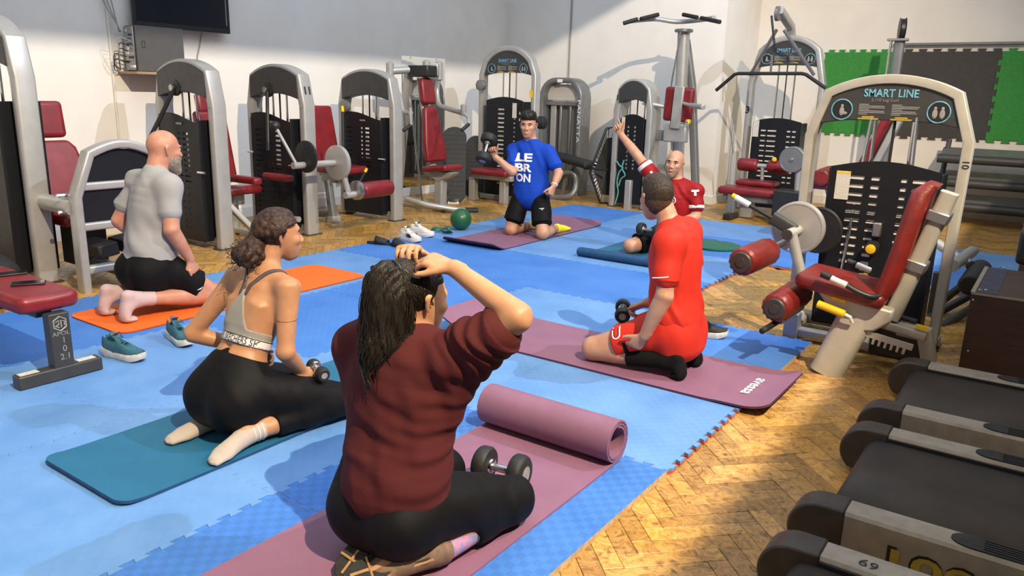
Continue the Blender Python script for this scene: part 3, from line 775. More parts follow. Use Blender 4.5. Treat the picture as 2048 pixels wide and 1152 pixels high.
def ex_b(t, y):
    pulley_cam(t, y)
    MB().tube([(-6.86, y-0.09, 1.50), (-6.80, y-0.15, 1.2), (-6.70, y-0.24, 0.86)], [0.018]*3, 8).build('drive_belt', 'cable_black', t)
    text_part('lettering', '*11', (-6.346, y, 1.47), (0, 1, 0), (-0.22, 0, 0.97), 0.11, 'print_black', t, off=0.004)
    # lever arm with counterweight ball, cam disc, pivot shaft and roller
    hub = AY(594, 331, y-0.42)
    MB().ball((hub.x-0.30, hub.y, hub.z+0.36), 0.05, 16, 10).build('counterweight', 'black_plastic', t)
    bar('lever', [(hub.x-0.30, hub.y, hub.z+0.36), hub], 0.016, t, 'silver')
    MB().cyl(hub+Vector((0, -0.05, 0)), hub+Vector((0, 0.62, 0)), 0.032, n=18).build('pivot_shaft', 'silver', t)
    disc('cam_disc', hub+Vector((0.02, 0.10, 0.08)), (0, 1, 0), 0.155, 0.03, t, 'black_plastic')
    disc('cam_disc', hub+Vector((0.02, 0.50, 0.0)), (0, 1, 0), 0.175, 0.05, t, 'silver')
    sx = -7.0; sy = y+0.85
    pad('seat', (sx+0.18, sy, 0.60), (0.52, 0.40, 0.085), t)
    pad('backrest', (sx-0.12, sy, 0.98), (0.09, 0.38, 0.66), t, rot=RY(-12))
    MB().box((sx-0.2, sy, 0.9), (0.05, 0.10, 0.8), RY(-12)).build('back_post', 'silver', t, bevel=0.008)
    MB().box((sx+0.08, sy, 0.50), (0.30, 0.16, 0.12)).build('seat_bracket', 'silver', t, bevel=0.015)
    beam('pedestal', [(sx+0.14, sy-0.16, 0.48), (sx+0.22, sy-0.18, 0.10), (sx-0.10, sy-0.18, 0.08)], (0, 1, 0), 0.08, 0.08, t, 'silver_dark')
    MB().box((sx+0.20, sy-0.16, 0.04), (0.14, 0.12, 0.08)).build('foot', 'silver', t, bevel=0.008)
    bar('hand_lever', [hub+Vector((-0.02, 0.62, 0.10)), hub+Vector((-0.06, 0.66, 0.50))], 0.014, t, 'black_plastic')
    grip('lever_tip', hub+Vector((-0.06, 0.66, 0.50)), hub+Vector((-0.066, 0.662, 0.56)), 0.016, t, 'yellow')
    k0 = hub+Vector((0.08, 0.50, -0.05)); k1 = AY(698, 390, hub.y+0.55)
    bar('roller_arm', [k0, k1], 0.030, t, 'silver')
    MB().cyl(k1+Vector((0, -0.05, 0)), k1+Vector((0, 0.30, 0)), 0.035, n=16).build('roller_axle', 'silver', t)
    roller('roller', k1+Vector((0.0, 0.16, 0.03)), k1+Vector((0.0, 0.60, 0.03)), 0.085, t, 'red_vinyl', None, pucker=False)
    MB().lathe(k1+Vector((0, 0.08, 0.04)), (0, 1, 0), [(0, 0.07), (0.01, 0.10), (0.05, 0.10), (0.06, 0.07), (0.06, 0.001)], 24).build('adjuster_disc', 'steel', t)
    bar('adjuster_lever', [k1+Vector((0.0, 0.14, 0.10)), k1+Vector((0.03, 0.20, 0.22))], 0.012, t, 'black_plastic')
    grip('lever_tip', k1+Vector((0.03, 0.20, 0.22)), k1+Vector((0.04, 0.22, 0.26)), 0.015, t, 'yellow')
    bar('step_bar', [(-6.70, y-0.16, 0.16), (-6.36, y-0.16, 0.18)], 0.030, t, 'silver')
def ex_c(t, y):
    MB().lathe((-7.06, y-0.10, 1.30), (0, -1, 0), [(0, 0.07), (0.05, 0.075), (0.06, 0.06), (0.061, 0.001)], 20).build('pulley', 'silver_dark', t)
wall_tower('grey weight machine with diagonal black belt, behind the bald man\'s head, below the television', 4.35, ex_a, sl)
wall_tower('grey weight machine marked 11 with black cam disc, lever arm and red roller', 5.39, ex_b, sl)
wall_tower('grey weight machine with plain dark head panel, beside the red fly seat', 6.68, ex_c, sl)

# ---- pec fly station
pf = thing('chest_fly_machine', 'chest fly machine with tall narrow red backrest and swinging grey arms, before the mirror', 'gym machine', (-6.6, 7.6, 0))
py_ = 7.62
FB, FS = AY(872, 326, 7.62), AY(884, 333, 7.62)
beam('main_post', [(-7.25, py_, 0.0), (-7.02, py_, 1.72)], (0, 1, 0), 0.10, 0.10, pf)
beam('floor_beam', [(-7.3, py_-0.02, 0.06), (-6.35, py_-0.02, 0.06)], (0, 1, 0), 0.07, 0.08, pf)
bar('foot_bar', [AY(812, 398, 7.3), AY(855, 410, 7.35), AY(930, 422, 7.75)], 0.035, pf)
grip('foot_bar_cap', AY(930, 422, 7.75), AY(955, 422, 7.9), 0.045, pf)
MB().cyl(AY(845, 405, 7.35), AY(820, 190, 7.35), 0.012, n=8).build('lift_rod', 'chrome', pf)
MB().box((FS.x-0.02, py_, (FS.z-0.12)/2), (0.12, 0.12, FS.z-0.12), RY(2)).build('pedestal', 'silver', pf, bevel=0.015)
MB().prism([(FS.x-0.26, FS.z-0.10), (FS.x-0.02, FS.z-0.19), (FS.x+0.20, FS.z-0.10), (FS.x+0.24, FS.z-0.06), (FS.x-0.26, FS.z-0.05)], -0.07, 0.07, lambda a, b, c: (a, py_+c, b)).build('seat_bracket', 'silver', pf, bevel=0.01)
b = MB(); bx = -6.74
pad('seat', (FS.x, py_, FS.z-0.02), (0.40, 0.36, 0.075), pf, rot=RY(-6))
tilt = 10
def back_to(a, b_, c_):    # a = sideways (y), b = up the backrest, c = thickness towards the room
    q = RY(-tilt) @ Vector((c_, 0, b_*0.93)); return (FB.x+q.x, py_+a*1.12, FB.z+0.02+q.z)
cushion('backrest', [(-0.17, 0), (0.17, 0), (0.165, 0.25), (0.115, 0.62), (0.105, 0.70), (0.07, 0.745), (-0.07, 0.745), (-0.105, 0.70), (-0.115, 0.62), (-0.165, 0.25)], 0.085, back_to, pf)
cushion('headrest', [(-0.10, 0.775), (0.10, 0.775), (0.112, 0.81), (0.105, 1.07), (0.07, 1.125), (-0.07, 1.125), (-0.105, 1.07), (-0.112, 0.81)], 0.085, back_to, pf)
MB().box(back_to(0, 0.5, -0.075), (0.05, 0.12, 1.1), RY(-tilt)).build('back_post', 'silver', pf, bevel=0.01)
c0 = AY(842, 140, 7.62)
MB().box((c0.x+0.02, py_, 1.74), (0.34, 0.20, 0.14)).build('head_block', 'black_plastic', pf, bevel=0.02)
armL = AY(780, 142, 7.30); armR = AY(858, 140, 7.85); armR2 = AY(878, 140, 8.0)
bar('cross_arm', [armL, AY(850, 138, 7.75)], 0.045, pf)
for p, nme in ((armL, 'pivot_post'), (AY(853, 138, 7.75), 'pivot_post'), (armR2, 'pivot_post')):
    MB().lathe(p+Vector((0, 0, -0.13)), (0, 0, 1), [(0, 0.04), (0.01, 0.05), (0.22, 0.05), (0.235, 0.035), (0.245, 0.001)], 18).build(nme, 'silver', pf)
MB().box((armR2+AY(853, 138, 7.75))/2+Vector((0, 0, 0)), (0.16, 0.2, 0.16), RZ(35)).build('arm_bracket', 'silver', pf, bevel=0.015)
bar('swing_arm', [tuple(v) for v in catmull([armR2+Vector((0, 0, -0.1)), AY(874, 180, 8.0), AY(878, 208, 7.95), AY(893, 216, 7.85), AY(926, 226, 7.6)], 4)], 0.032, pf)
MB().lathe(AY(927, 220, 7.6)+Vector((0, 0, -0.07)), (0, 0, 1), [(0, 0.03), (0.01, 0.038), (0.13, 0.038), (0.14, 0.02)], 14).build('pivot_post', 'silver', pf)
bar('handle_link', [AY(928, 226, 7.6), AY(937, 236, 7.55), AY(938, 248, 7.5)], 0.018, pf)
grip('handle', AY(938, 248, 7.5), AY(923, 261, 7.4), 0.022, pf)
bar('swing_arm', [tuple(v) for v in catmull([armL+Vector((0, 0, -0.1)), AY(798, 190, 7.2), AY(806, 222, 7.15), AY(822, 226, 7.1)], 4)], 0.03, pf)
bar('handle_link', [AY(820, 215, 7.1), AY(822, 250, 7.1)], 0.02, pf)
grip('handle', AY(822, 250, 7.1), AY(806, 262, 7.0), 0.022, pf)

# ---- black balance boards leaning against the wall
def oval_board(label, c, w, h, lean, rz):
    pts = [(-w/2, -h/2+w*0.45), (-w/2, h/2-w*0.45)]+[(w/2*math.cos(math.radians(180-a)), h/2-w*0.45+w*0.45*math.sin(math.radians(a))) for a in range(15, 166, 15)]+[(w/2, h/2-w*0.45), (w/2, -h/2+w*0.45)]+[(w/2*math.cos(math.radians(-a)), -h/2+w*0.45-w*0.45*math.sin(math.radians(a))) for a in range(15, 166, 15)]
    R_ = RZ(rz) @ RX(lean); c = Vector(c)
    t = thing('step_board', label, 'step board', (c.x, c.y, 0), 'black ribbed boards leaning by the left wall')
    bd = MB().prism(pts, -0.02, 0.02, lambda a, b, d: tuple(c+R_ @ Vector((a, d, b)))).build('board', 'black_rubber', t, smooth=30, bevel=0.006)
    for k in range(14):
        z = -h/2+w*0.35+(h-w*0.7)*k/13
        MB().box(c+R_ @ Vector((0, -0.022, z)), (w*0.86, 0.004, 0.018), R_).build('rib', 'black_rubber', t, smooth=0)
    MB().box(c+R_ @ Vector((0, 0.03, -h/2+0.02)), (0.16, 0.10, 0.10), R_).build('foot', 'silver', t, bevel=0.008)
    return t
oval_board('long black ribbed board leaning between red fly seat and stool bench', AY(908, 330, 8.45), 0.34, 1.10, -22, 38)
oval_board('shorter black ribbed board leaning beside the red bench of the tall tower', AY(950, 335, 9.0), 0.28, 0.92, -14, 30)
MB_ = MB().box(AY(918, 400, 8.5)+Vector((0, 0, 0.04)), (0.12, 0.12, 0.13))

# ---- tall tower with printed head panel and red bench (behind the man in blue)
tt = thing('tall_weight_machine', 'tall grey weight tower with printed head panel behind the man in blue', 'gym machine', (-6.5, 9.1, 0))
tower(tt, -6.96, -6.06, 9.12, 2.10, 1.74, 1.93, 0.075, 0.075, 0.14, panel='print', ph=0.26,
      sh=dict(x0=-6.80, x1=-6.18, z1=1.40, slots=slots_for([(-6.60, -6.49)], 0.25, 1.28, 18, 0.024)+slots_for([(-6.33, -6.30)], 0.25, 1.28, 18, 0.02)+slots_for([(-6.24, -6.20)], 1.15, 1.24, 2, 0.04), stack_z=1.33, stack_mat='white_plastic', xc=-6.5))
MB().lathe((-6.88, 9.0, 1.60), (0, -1, 0), [(0, 0.07), (0.07, 0.075), (0.08, 0.06), (0.081, 0.001)], 20).build('pulley', 'silver_dark', tt)
MB().box((-6.31, 8.982, 1.27), (0.07, 0.003, 0.20)).build('label_plate', 'paper', tt, smooth=0)
MB().box((-6.08, 9.04, 1.50), (0.05, 0.004, 0.10)).build('label_plate', 'yellow', tt, smooth=0)
bn = AY(990, 353, 8.75)
pad('bench_seat', (bn.x, 8.75, 0.43), (0.62, 0.36, 0.085), tt)
MB().box((bn.x, 8.75, 0.36), (0.66, 0.16, 0.07)).build('bench_frame', 'silver', tt, bevel=0.01)
for dx in (-0.38, 0.16):
    MB().box((bn.x+dx, 8.75, 0.165), (0.10, 0.10, 0.33)).build('bench_leg', 'silver', tt, bevel=0.01)
MB().box((bn.x, 8.95, 0.05), (0.8, 0.06, 0.07)).build('floor_beam', 'silver_dark', tt, bevel=0.01)
MB().lathe(AY(1075, 245, 8.9), (1, 0.2, 0), [(0, 0.05), (0.02, 0.085), (0.10, 0.085), (0.13, 0.05), (0.131, 0.001)], 18).build('arm_pad', 'black_rubber', tt)
bar('arm_tube', [AY(1075, 245, 8.9), (-6.06, 9.12, 1.2)], 0.025, tt, 'silver_dark')

# ---- dark grey rounded tower by the back wall with a black bench
gt = thing('dark_weight_machine', 'dark grey round-topped weight tower against the back wall with black bench', 'gym machine', (-6.33, 10.35, 0))
xg0, xg1, yg = -6.68, -6.00, 10.35
pth = [(xg0, yg, 0.0), (xg0, yg, 1.45)]+[((xg0+0.24)+0.24*math.cos(math.radians(180-a)), yg, 1.45+0.26*math.sin(math.radians(a))) for a in range(15, 91, 15)]+[((xg1-0.24)+0.24*math.cos(math.radians(90-a)), yg, 1.45+0.26*math.sin(math.radians(90-a))) for a in range(0, 76, 15)]+[(xg1, yg, 1.45), (xg1, yg, 0.0)]
MB().sweep(pth, (0, -1, 0), rrect(0.075, 0.30, 0.025)).build('frame', 'silver_dark', gt, smooth=35)
MB().box((-6.34, yg, 1.53), (0.60, 0.05, 0.24)).build('head_panel', 'paper', gt, bevel=0.01)
MB().box((-6.34, yg-0.03, 1.37), (0.62, 0.06, 0.06)).build('panel_rail', 'silver_dark', gt, bevel=0.006)
MB().box((-6.34, yg+0.06, 0.70), (0.60, 0.03, 1.28)).build('back_plate', 'silver_dark', gt, bevel=0.004)
for dx, w in ((-0.18, 0.09), (-0.05, 0.035), (0.12, 0.03)):
    MB().box((-6.34+dx, yg-0.02, 0.74), (w, 0.03, 1.20)).build('guide_strip', 'silver' if w > 0.05 else 'steel', gt, bevel=0.004)
MB().box((-6.34, yg-0.165, 1.70), (0.09, 0.004, 0.045)).build('label_plate', 'print_white', gt, smooth=0)
text_part('lettering', 'PANATTA', (xg1+0.0, yg-0.151, 1.12), (0, 0, -1), (1, 0, 0), 0.07, 'print_white', gt, off=0.003, width=0.62)
# the bench tilts from the tower towards the trampoline
b0, b1 = AY(1100, 308, 9.95), AY(1172, 328, 9.75)
ang = math.degrees(math.atan2(b1.z-b0.z, (b1-b0).xy.length)); rz_ = math.degrees(math.atan2(b1.y-b0.y, b1.x-b0.x))
pad('bench_pad', (b0+b1)/2, ((b1-b0).length+0.25, 0.30, 0.09), gt, 'black_rubber', rot=RZ(rz_) @ RY(-ang))
bar('bench_strut', [(b0+b1)/2+Vector((0.15, 0, -0.06)), AY(1130, 360, 9.9), AY(1125, 388, 9.9)], 0.03, gt, 'silver_dark')
bar('bench_loop', [tuple(v) for v in catmull([AY(1110, 350, 9.8), AY(1145, 345, 9.8), AY(1152, 370, 9.8), AY(1140, 392, 9.7), AY(1100, 396, 9.7)], 4)], 0.04, gt, 'silver_dark')
bar('barbell_peg', [b1+Vector((0, -0.05, -0.06)), AY(1214, 340, 9.6)], 0.014, gt, 'black_plastic')

# ---- small trampoline leaning against tower marked 1
tr = thing('mini_trampoline', 'folded black mini trampoline leaning on the tower marked 1', 'trampoline', (-5.35, 9.95, 0))
ring = [AY(1213, 257, 9.88), AY(1232, 254, 9.95), AY(1236, 400, 9.98), AY(1228, 408, 9.92), AY(1200, 405, 9.75), AY(1180, 345, 9.70), AY(1200, 290, 9.78)]
bar('rim', [tuple(v) for v in ring]+[tuple(ring[0])], 0.018, tr, 'black_plastic')
cen = sum(ring, Vector())/len(ring); inner = [cen+(p-cen)*0.76 for p in ring]
b = MB(); nv_ = (ring[2]-ring[0]).cross(ring[4]-ring[0]).normalized()
b.add([p+nv_*0.004 for p in inner]+[p-nv_*0.004 for p in inner]+[cen+nv_*0.004, cen-nv_*0.004], [(i, (i+1) % 7, 14) for i in range(7)]+[(7+(i+1) % 7, 7+i, 15) for i in range(7)]+[(i, 7+i, 7+(i+1) % 7, (i+1) % 7) for i in range(7)])
b.build('jump_sheet', 'black_rubber', tr, smooth=0)
for i in range(7):
    p, q = ring[i], ring[(i+1) % 7]; m_ = int(max(2, (q-p).length/0.055))
    for k in range(m_):
        a = p+(q-p)*((k+0.5)/m_); c_ = cen+(a-cen)*0.78
        MB().tube([a, c_], 0.007, 5).build('spring', 'steel', tr)

# ---- tower marked 1 with chin-up / dip station
dp = thing('dip_station_machine', 'weight tower marked 1 with red pad, dip handles and high pull-up bar', 'gym machine', (-4.6, 9.8, 0))
tower(dp, -5.09, -4.60, 9.80, 1.69, 1.32, 1.58, 0.05, 0.085, 0.30, panel='plain', ph=0.24,
      sh=dict(x0=-5.0, x1=-4.66, z1=1.22, slots=slots_for([(-4.90, -4.87), (-4.80, -4.77)], 0.55, 1.1, 11, 0.03), stack_z=1.1, stack_mat='silver', dep=0.16), rods=True)
text_part('lettering', '*1', (-5.075, 9.649, 1.48), (1, 0, 0), (0, 0, 1), 0.11, 'print_black', dp, off=0.004)
MB().box((-4.96, 9.632, 1.15), (0.05, 0.003, 0.16)).build('label_plate', 'paper', dp, smooth=0)
beam('mast', [AY(1352, 400, 10.1), AY(1368, 60, 10.1)], (0, 1, 0), 0.14, 0.16, dp, 'silver', 0.05)
beam('mast_brace', [AY(1392, 400, 10.25), AY(1384, 170, 10.25), AY(1372, 80, 10.2)], (0, 1, 0), 0.10, 0.10, dp, 'silver_dark')
MB().cyl(AY(1337, 200, 9.95), AY(1362, 60, 9.95), 0.012, n=8).build('lift_rod', 'chrome', dp)
MB().cyl(AY(1344, 300, 9.95), AY(1340, 190, 9.95), 0.016, n=8).build('lift_rod', 'chrome', dp)
cb = [AY(1262, 42, 9.5), AY(1310, 38, 9.8), AY(1345, 43, 9.95), AY(1368, 43, 10.0), AY(1400, 40, 9.9), AY(1428, 36, 9.6)]
bar('pull_up_bar', [tuple(v) for v in catmull(cb, 3)], 0.03, dp)
MB().lathe(AY(1368, 60, 10.05)+Vector((0, 0, -0.03)), (0, 0, 1), [(0, 0.11), (0.005, 0.12), (0.035, 0.12), (0.04, 0.11), (0.04, 0.001)], 20).build('mast_collar', 'silver_dark', dp)
grip('pull_up_grip', AY(1246, 47, 9.35), AY(1276, 38, 9.45), 0.026, dp); grip('pull_up_grip', AY(1281, 38, 9.5), AY(1317, 29, 9.75), 0.026, dp)
grip('pull_up_grip', AY(1366, 29, 9.9), AY(1395, 35, 9.8), 0.026, dp); grip('pull_up_grip', AY(1402, 36, 9.7), AY(1440, 44, 9.5), 0.026, dp)
pad('back_pad', AY(1358, 209, 9.80), (0.40, 0.10, 0.44), dp, rot=RY(2))
MB().box(AY(1355, 215, 9.72), (0.13, 0.05, 0.54), RY(3)).build('pad_bracket', 'silver', dp, bevel=0.01)
MB().box(AY(1352, 266, 9.80), (0.32, 0.12, 0.24)).build('carriage', 'silver', dp, bevel=0.02)
bar('dip_handle', [AY(1285, 205, 9.65), AY(1328, 213, 9.8)], 0.028, dp); bar('dip_handle', [AY(1368, 207, 9.72), AY(1390, 213, 9.55)], 0.022, dp)
grip('dip_grip', AY(1382, 211, 9.6), AY(1407, 214, 9.35), 0.034, dp, 'silver')
grip('adjust_knob', AY(1374, 243, 9.7), AY(1379, 243, 9.66), 0.028, dp, 'yellow')
beam('step_beam', [AY(1305, 270, 9.85), AY(1345, 272, 9.85)], (0, 1, 0), 0.14, 0.08, dp, 'silver_dark')
MB().box(AY(1257, 385, 9.62)+Vector((0, 0, -0.08)), (0.09, 0.09, 0.50)).build('front_leg', 'silver', dp, bevel=0.012)
bar('tied_rope', [tuple(v) for v in catmull([AY(1233, 322, 9.62), AY(1240, 332, 9.60), AY(1246, 336, 9.60), AY(1238, 345, 9.6), AY(1234, 365, 9.6), AY(1236, 385, 9.6), AY(1230, 408, 9.58)], 4)], 0.010, dp, 'rope_teal', 6)
bar('tied_rope', [tuple(v) for v in catmull([AY(1248, 320, 9.62), AY(1244, 336, 9.6), AY(1250, 350, 9.6), AY(1242, 358, 9.6), AY(1237, 372, 9.6)], 4)], 0.010, dp, 'rope_teal', 6)

# ---- lat pulldown by the far wall
lt = thing('lat_pulldown_machine', 'lat pulldown tower marked 3 with wide black bar, red rollers and red bench', 'gym machine', (-3.2, 10.6, 0))
tower(lt, -3.68, -2.74, 10.9, 2.30, 1.72, 2.14, 0.10, 0.075, 0.14, panel='print', ph=0.30, frame='silver',
      sh=dict(x0=-3.56, x1=-2.92, z1=1.22, slots=slots_for([(-3.45, -3.38), (-3.36, -3.24)], 0.42, 1.10, 11, 0.022)+slots_for([(-3.10, -3.05), (-3.03, -2.98)], 0.42, 1.10, 11, 0.022), stack_z=1.12, stack_mat='white_plastic', xc=-3.22))
text_part('lettering', '*3', (-3.68, 10.828, 1.36), (1, 0, 0), (0, 0, 1), 0.13, 'print_black', lt, off=0.004)
MB().box((-3.52, 10.765, 1.12), (0.08, 0.003, 0.22)).build('label_plate', 'paper', lt, smooth=0)
apex = AY(1556, 24, 10.3)
beam('jib', [(-3.22, 10.95, 2.30), (-3.22, 10.85, 2.44), (-3.22, 10.3, 2.60)], (1, 0, 0), 0.10, 0.10, lt, 'silver')
MB().lathe((apex.x-0.03, 10.3, apex.z-0.02), (1, 0, 0), [(0, 0.05), (0.01, 0.09), (0.05, 0.09), (0.06, 0.05), (0.06, 0.001)], 18).build('pulley', 'silver_dark', lt)
barz = AY(1540, 147, 10.0).z
bar('cable', [(apex.x-0.06, 10.25, apex.z-0.05), AY(1549, 90, 10.1)], 0.014, lt, 'cable_black', 8)
MB().tube([AY(1544, 110, 10.0), AY(1541, 150, 10.0)], 0.016, 6).build('bar_chain', 'steel', lt)
bar('pull_bar', [AY(1432, 181, 10.0), AY(1469, 149, 10.0), AY(1477, 147, 10.0), AY(1603, 147, 10.0), AY(1612, 149, 10.0), AY(1651, 176, 10.0)], 0.022, lt, 'black_rubber')
bar('stay', [AY(1553, 60, 10.45), AY(1500, 150, 10.75)], 0.022, lt, 'steel'); bar('stay', [AY(1568, 60, 10.45), AY(1628, 150, 10.75)], 0.022, lt, 'steel')
pad('bench_seat', AY(1505, 383, 9.9), (0.82, 0.34, 0.10), lt); 
sb = AY(1505, 383, 9.9)
MB().box((sb.x, 9.9, sb.z-0.09), (0.7, 0.2, 0.08)).build('bench_frame', 'silver_dark', lt, bevel=0.01)
pad('knee_seat', AY(1515, 366, 10.15), (0.50, 0.30, 0.07), lt)
r0 = AY(1478, 329, 10.3)
roller('roller', AY(1477, 328, 10.3), AY(1516, 331, 10.3), 0.085, lt, 'red_vinyl', None, pucker=False)
roller('roller', AY(1536, 332, 10.3), AY(1580, 336, 10.3), 0.085, lt, 'red_vinyl', None, pucker=False)
bar('roller_axle', [AY(1512, 331, 10.3), AY(1540, 333, 10.3)], 0.03, lt)
bar('roller_post', [AY(1525, 332, 10.3), AY(1524, 360, 10.3)], 0.024, lt)
grip('adjust_knob', AY(1548, 318, 10.25), AY(1549, 319, 10.2), 0.028, lt, 'yellow')
MB().box(AY(1463, 410, 9.8)+Vector((0, 0, 0)), (0.10, 0.10, 0.46)).build('bench_leg', 'silver_dark', lt, bevel=0.01)
MB().box(AY(1495, 410, 10.0)+Vector((0, 0, 0.04)), (0.16, 0.12, 0.40)).build('bench_leg', 'silver', lt, bevel=0.01)
MB().box(Vector((AY(1463, 441, 9.8).x, 9.75, 0.04)), (0.10, 0.30, 0.08)).build('foot', 'black_plastic', lt, bevel=0.008)
cd_ = AY(1586, 319, 9.7)
disc('cam_disc', cd_, (-0.05, -1, 0), 0.155, 0.10, lt, 'silver_dark')
MB().lathe(cd_+Vector((0, -0.05, 0)), (0, -1, 0), [(0, 0.022), (0.012, 0.022), (0.014, 0.01), (0.014, 0.001)], 14).build('disc_hub', 'chrome', lt)
bar('disc_stand', [cd_+Vector((0.06, 0.06, -0.1)), (cd_.x+0.08, cd_.y+0.1, 0.0)], 0.035, lt)
MB().box((sb.x+0.52, 9.75, 0.22), (0.34, 0.30, 0.44)).build('base_box', 'black_plastic', lt, bevel=0.02)
# ------------------------------------------------------------------ leg curl machine on the right
lc = thing('leg_curl_machine', 'cream leg curl machine with red seat and two red rollers on the right', 'gym machine', (-0.93, 4.9, 0))
tower(lc, -1.39, -0.48, 5.40, 1.645, 1.285, 1.555, 0.09, 0.056, 0.13, frame='cream_steel', panel='print', ph=0.27, splay=0.02, rr=0.006,
      sh=dict(x0=-1.22, x1=-0.58, z1=1.10, slots=slots_for([(-1.10, -1.01), (-0.97, -0.92)], 0.50, 1.04, 11, 0.023)+slots_for([(-0.80, -0.765), (-0.735, -0.66)], 0.50, 1.04, 11, 0.023), stack_z=1.04, stack_mat='white_plastic', xc=-0.90, dep=0.11))
for dx in (-0.17, 0.17):
    MB().cyl((-0.90+dx, 5.27, 0.42), (-0.90+dx*0.75, 5.36, 1.42), 0.012, n=10).build('guide_rod', 'chrome', lc)
text_part('lettering', '10', (-0.475, 5.334, 1.16), (0, 0, -1), (1, 0, 0), 0.055, 'print_black', lc, off=0.003)
MB().box((-1.135, 5.284, 0.985), (0.085, 0.003, 0.18)).build('label_plate', 'paper', lc, smooth=0)
MB().box((-1.135, 5.2825, 1.065), (0.085, 0.002, 0.012)).build('label_stripe', 'yellow', lc, smooth=0)
grip('adjust_knob', (-0.90, 5.27, 0.62), (-0.90, 5.19, 0.615), 0.042, lc, 'black_plastic'); grip('knob_face', (-0.90, 5.192, 0.615), (-0.90, 5.178, 0.614), 0.030, lc, 'yellow')
MB().box((-0.89, 5.26, 0.73), (0.05, 0.05, 0.09)).build('cable_clamp', 'steel', lc, bevel=0.008)
b = MB()
for k in range(7): b.box((-0.955, 5.283, 0.30+k*0.032), (0.018, 0.003, 0.010))
b.build('weight_marks', 'print_white', lc, smooth=0)
YS = 4.60
# front column, seat bracket, toothed slide and rear support
MB().sweep([(-0.915, 4.46, 0.0), (-0.80, 4.50, 0.36)], (0, 1, 0), rrect(0.185, 0.10, 0.048, 5)).build('front_column', 'cream_steel', lc, smooth=40)
MB().prism([(-1.02, 0.47), (-0.62, 0.42), (-0.62, 0.36), (-0.70, 0.29), (-0.80, 0.27), (-0.93, 0.36)], -0.05, 0.05, lambda a, b_, c: (a, 4.50+c, b_)).build('seat_bracket', 'cream_steel', lc, bevel=0.012)
MB().box(AY(1678, 598, 4.445), (0.075, 0.004, 0.026), RY(8)).build('label_plate', 'yellow', lc, smooth=0)
beam('slide_rail', [(-0.78, 4.58, 0.33), (-0.46, 4.58, 0.285)], (0, 1, 0), 0.05, 0.08, lc, 'cream_steel')
b = MB(); b.box((-0.65, 4.48, 0.255), (0.30, 0.016, 0.035), RY(8))
for k in range(8): b.box((-0.76+k*0.031, 4.48, 0.238-k*0.0045), (0.014, 0.016, 0.034), RY(8))
b.build('tooth_rack', 'cream_steel', lc, bevel=0.002)
beam('rear_support', [(-0.60, 4.60, 0.30), (-0.47, 4.62, 0.285), (-0.435, 4.64, 0.15), (-0.455, 4.66, 0.0)], (0, 1, 0), 0.075, 0.09, lc, 'cream_steel')
MB().box((-0.48, 4.55, 0.335), (0.06, 0.03, 0.02), RY(8)).build('label_plate', 'yellow', lc, smooth=0)
MB().cyl((-0.70, 4.62, 0.37), (-0.52, 4.62, 0.345), 0.014, n=10).build('release_bar', 'black_plastic', lc)
MB().box((-0.62, 4.85, 0.15), (0.30, 0.12, 0.18)).build('stop_block', 'black_plastic', lc, bevel=0.01)
for zz, yy in ((0.05, 5.02), (0.05, 5.4)):
    beam('base_rail', [(-1.28, yy, zz), (-0.46, yy, zz)], (0, 1, 0), 0.06, 0.08, lc, 'silver')
beam('side_rail', [(-1.28, 4.99, 0.05), (-1.30, 5.40, 0.05)], (0, 0, 1), 0.07, 0.07, lc, 'silver')
MB().box((-1.27, 5.0, 0.09), (0.09, 0.09, 0.18)).build('foot', 'silver', lc, bevel=0.01)
# upholstery: the seat falls gently to the back, the backrest leans away
sd = RY(7)
cushion('seat', [(-0.24, -0.17), (-0.22, -0.20), (0.24, -0.215), (0.24, 0.215), (-0.22, 0.20), (-0.24, 0.17)], 0.085,
        lambda a, b_, c: tuple(Vector((-0.90, YS, 0.495))+sd @ Vector((a, b_, c))), lc, 'red_vinyl_bright', 0.034)
bp0, bp1 = Vector((-0.70, YS, 0.47)), Vector((-0.535, YS, 1.10)); bl = (bp1-bp0).length; bd_ = (bp1-bp0).normalized(); bn_ = Vector((-bd_.z, 0, bd_.x))
def lc_back(a, b_, c): return tuple(bp0+bd_*b_+Vector((0, a, 0))+bn_*c)
prof = [(0, 0.00), (0.10, -0.012), (0.30, 0.0), (0.50, 0.02), (bl-0.04, 0.03), (bl, 0.0)]
b = MB(); wid = [(0.0, 0.19), (0.2, 0.20), (0.45, 0.18), (bl-0.08, 0.15), (bl, 0.11)]
for k in range(13):
    s = bl*k/12; w_ = np.interp(s, [p[0] for p in wid], [p[1] for p in wid]); cv = np.interp(s, [p[0] for p in prof], [p[1] for p in prof])
    ring_ = [(x*w_, y_*0.045) for x, y_ in ((-1, 0), (-0.97, 0.7), (-0.85, 1), (0.85, 1), (0.97, 0.7), (1, 0), (0.97, -0.7), (0.85, -1), (-0.85, -1), (-0.97, -0.7))]
    sh_ = 0.72 if k in (0, 12) else 1
    b.v += [lc_back(x, s, cv+y_*sh_) for x, y_ in ring_]
for k in range(12):
    b.f += [(k*10+i, k*10+(i+1) % 10, (k+1)*10+(i+1) % 10, (k+1)*10+i) for i in range(10)]
b.f += [tuple(range(9, -1, -1)), tuple(range(120, 130))]; b.mi = [0]*len(b.f)
b.build('backrest', 'red_vinyl_bright', lc, smooth=60)
MB().sweep([tuple(bp0+bn_*-0.085+bd_*-0.10), tuple(bp0+bn_*-0.085+bd_*(bl-0.02))], (0, 1, 0), rrect(0.085, 0.12, 0.02)).build('back_post', 'cream_steel', lc, smooth=35)
for s in (0.22, 0.50):
    MB().box(bp0+bd_*s+bn_*-0.085, (0.11, 0.15, 0.06), RY(14)).build('post_collar', 'steel', lc, bevel=0.008)
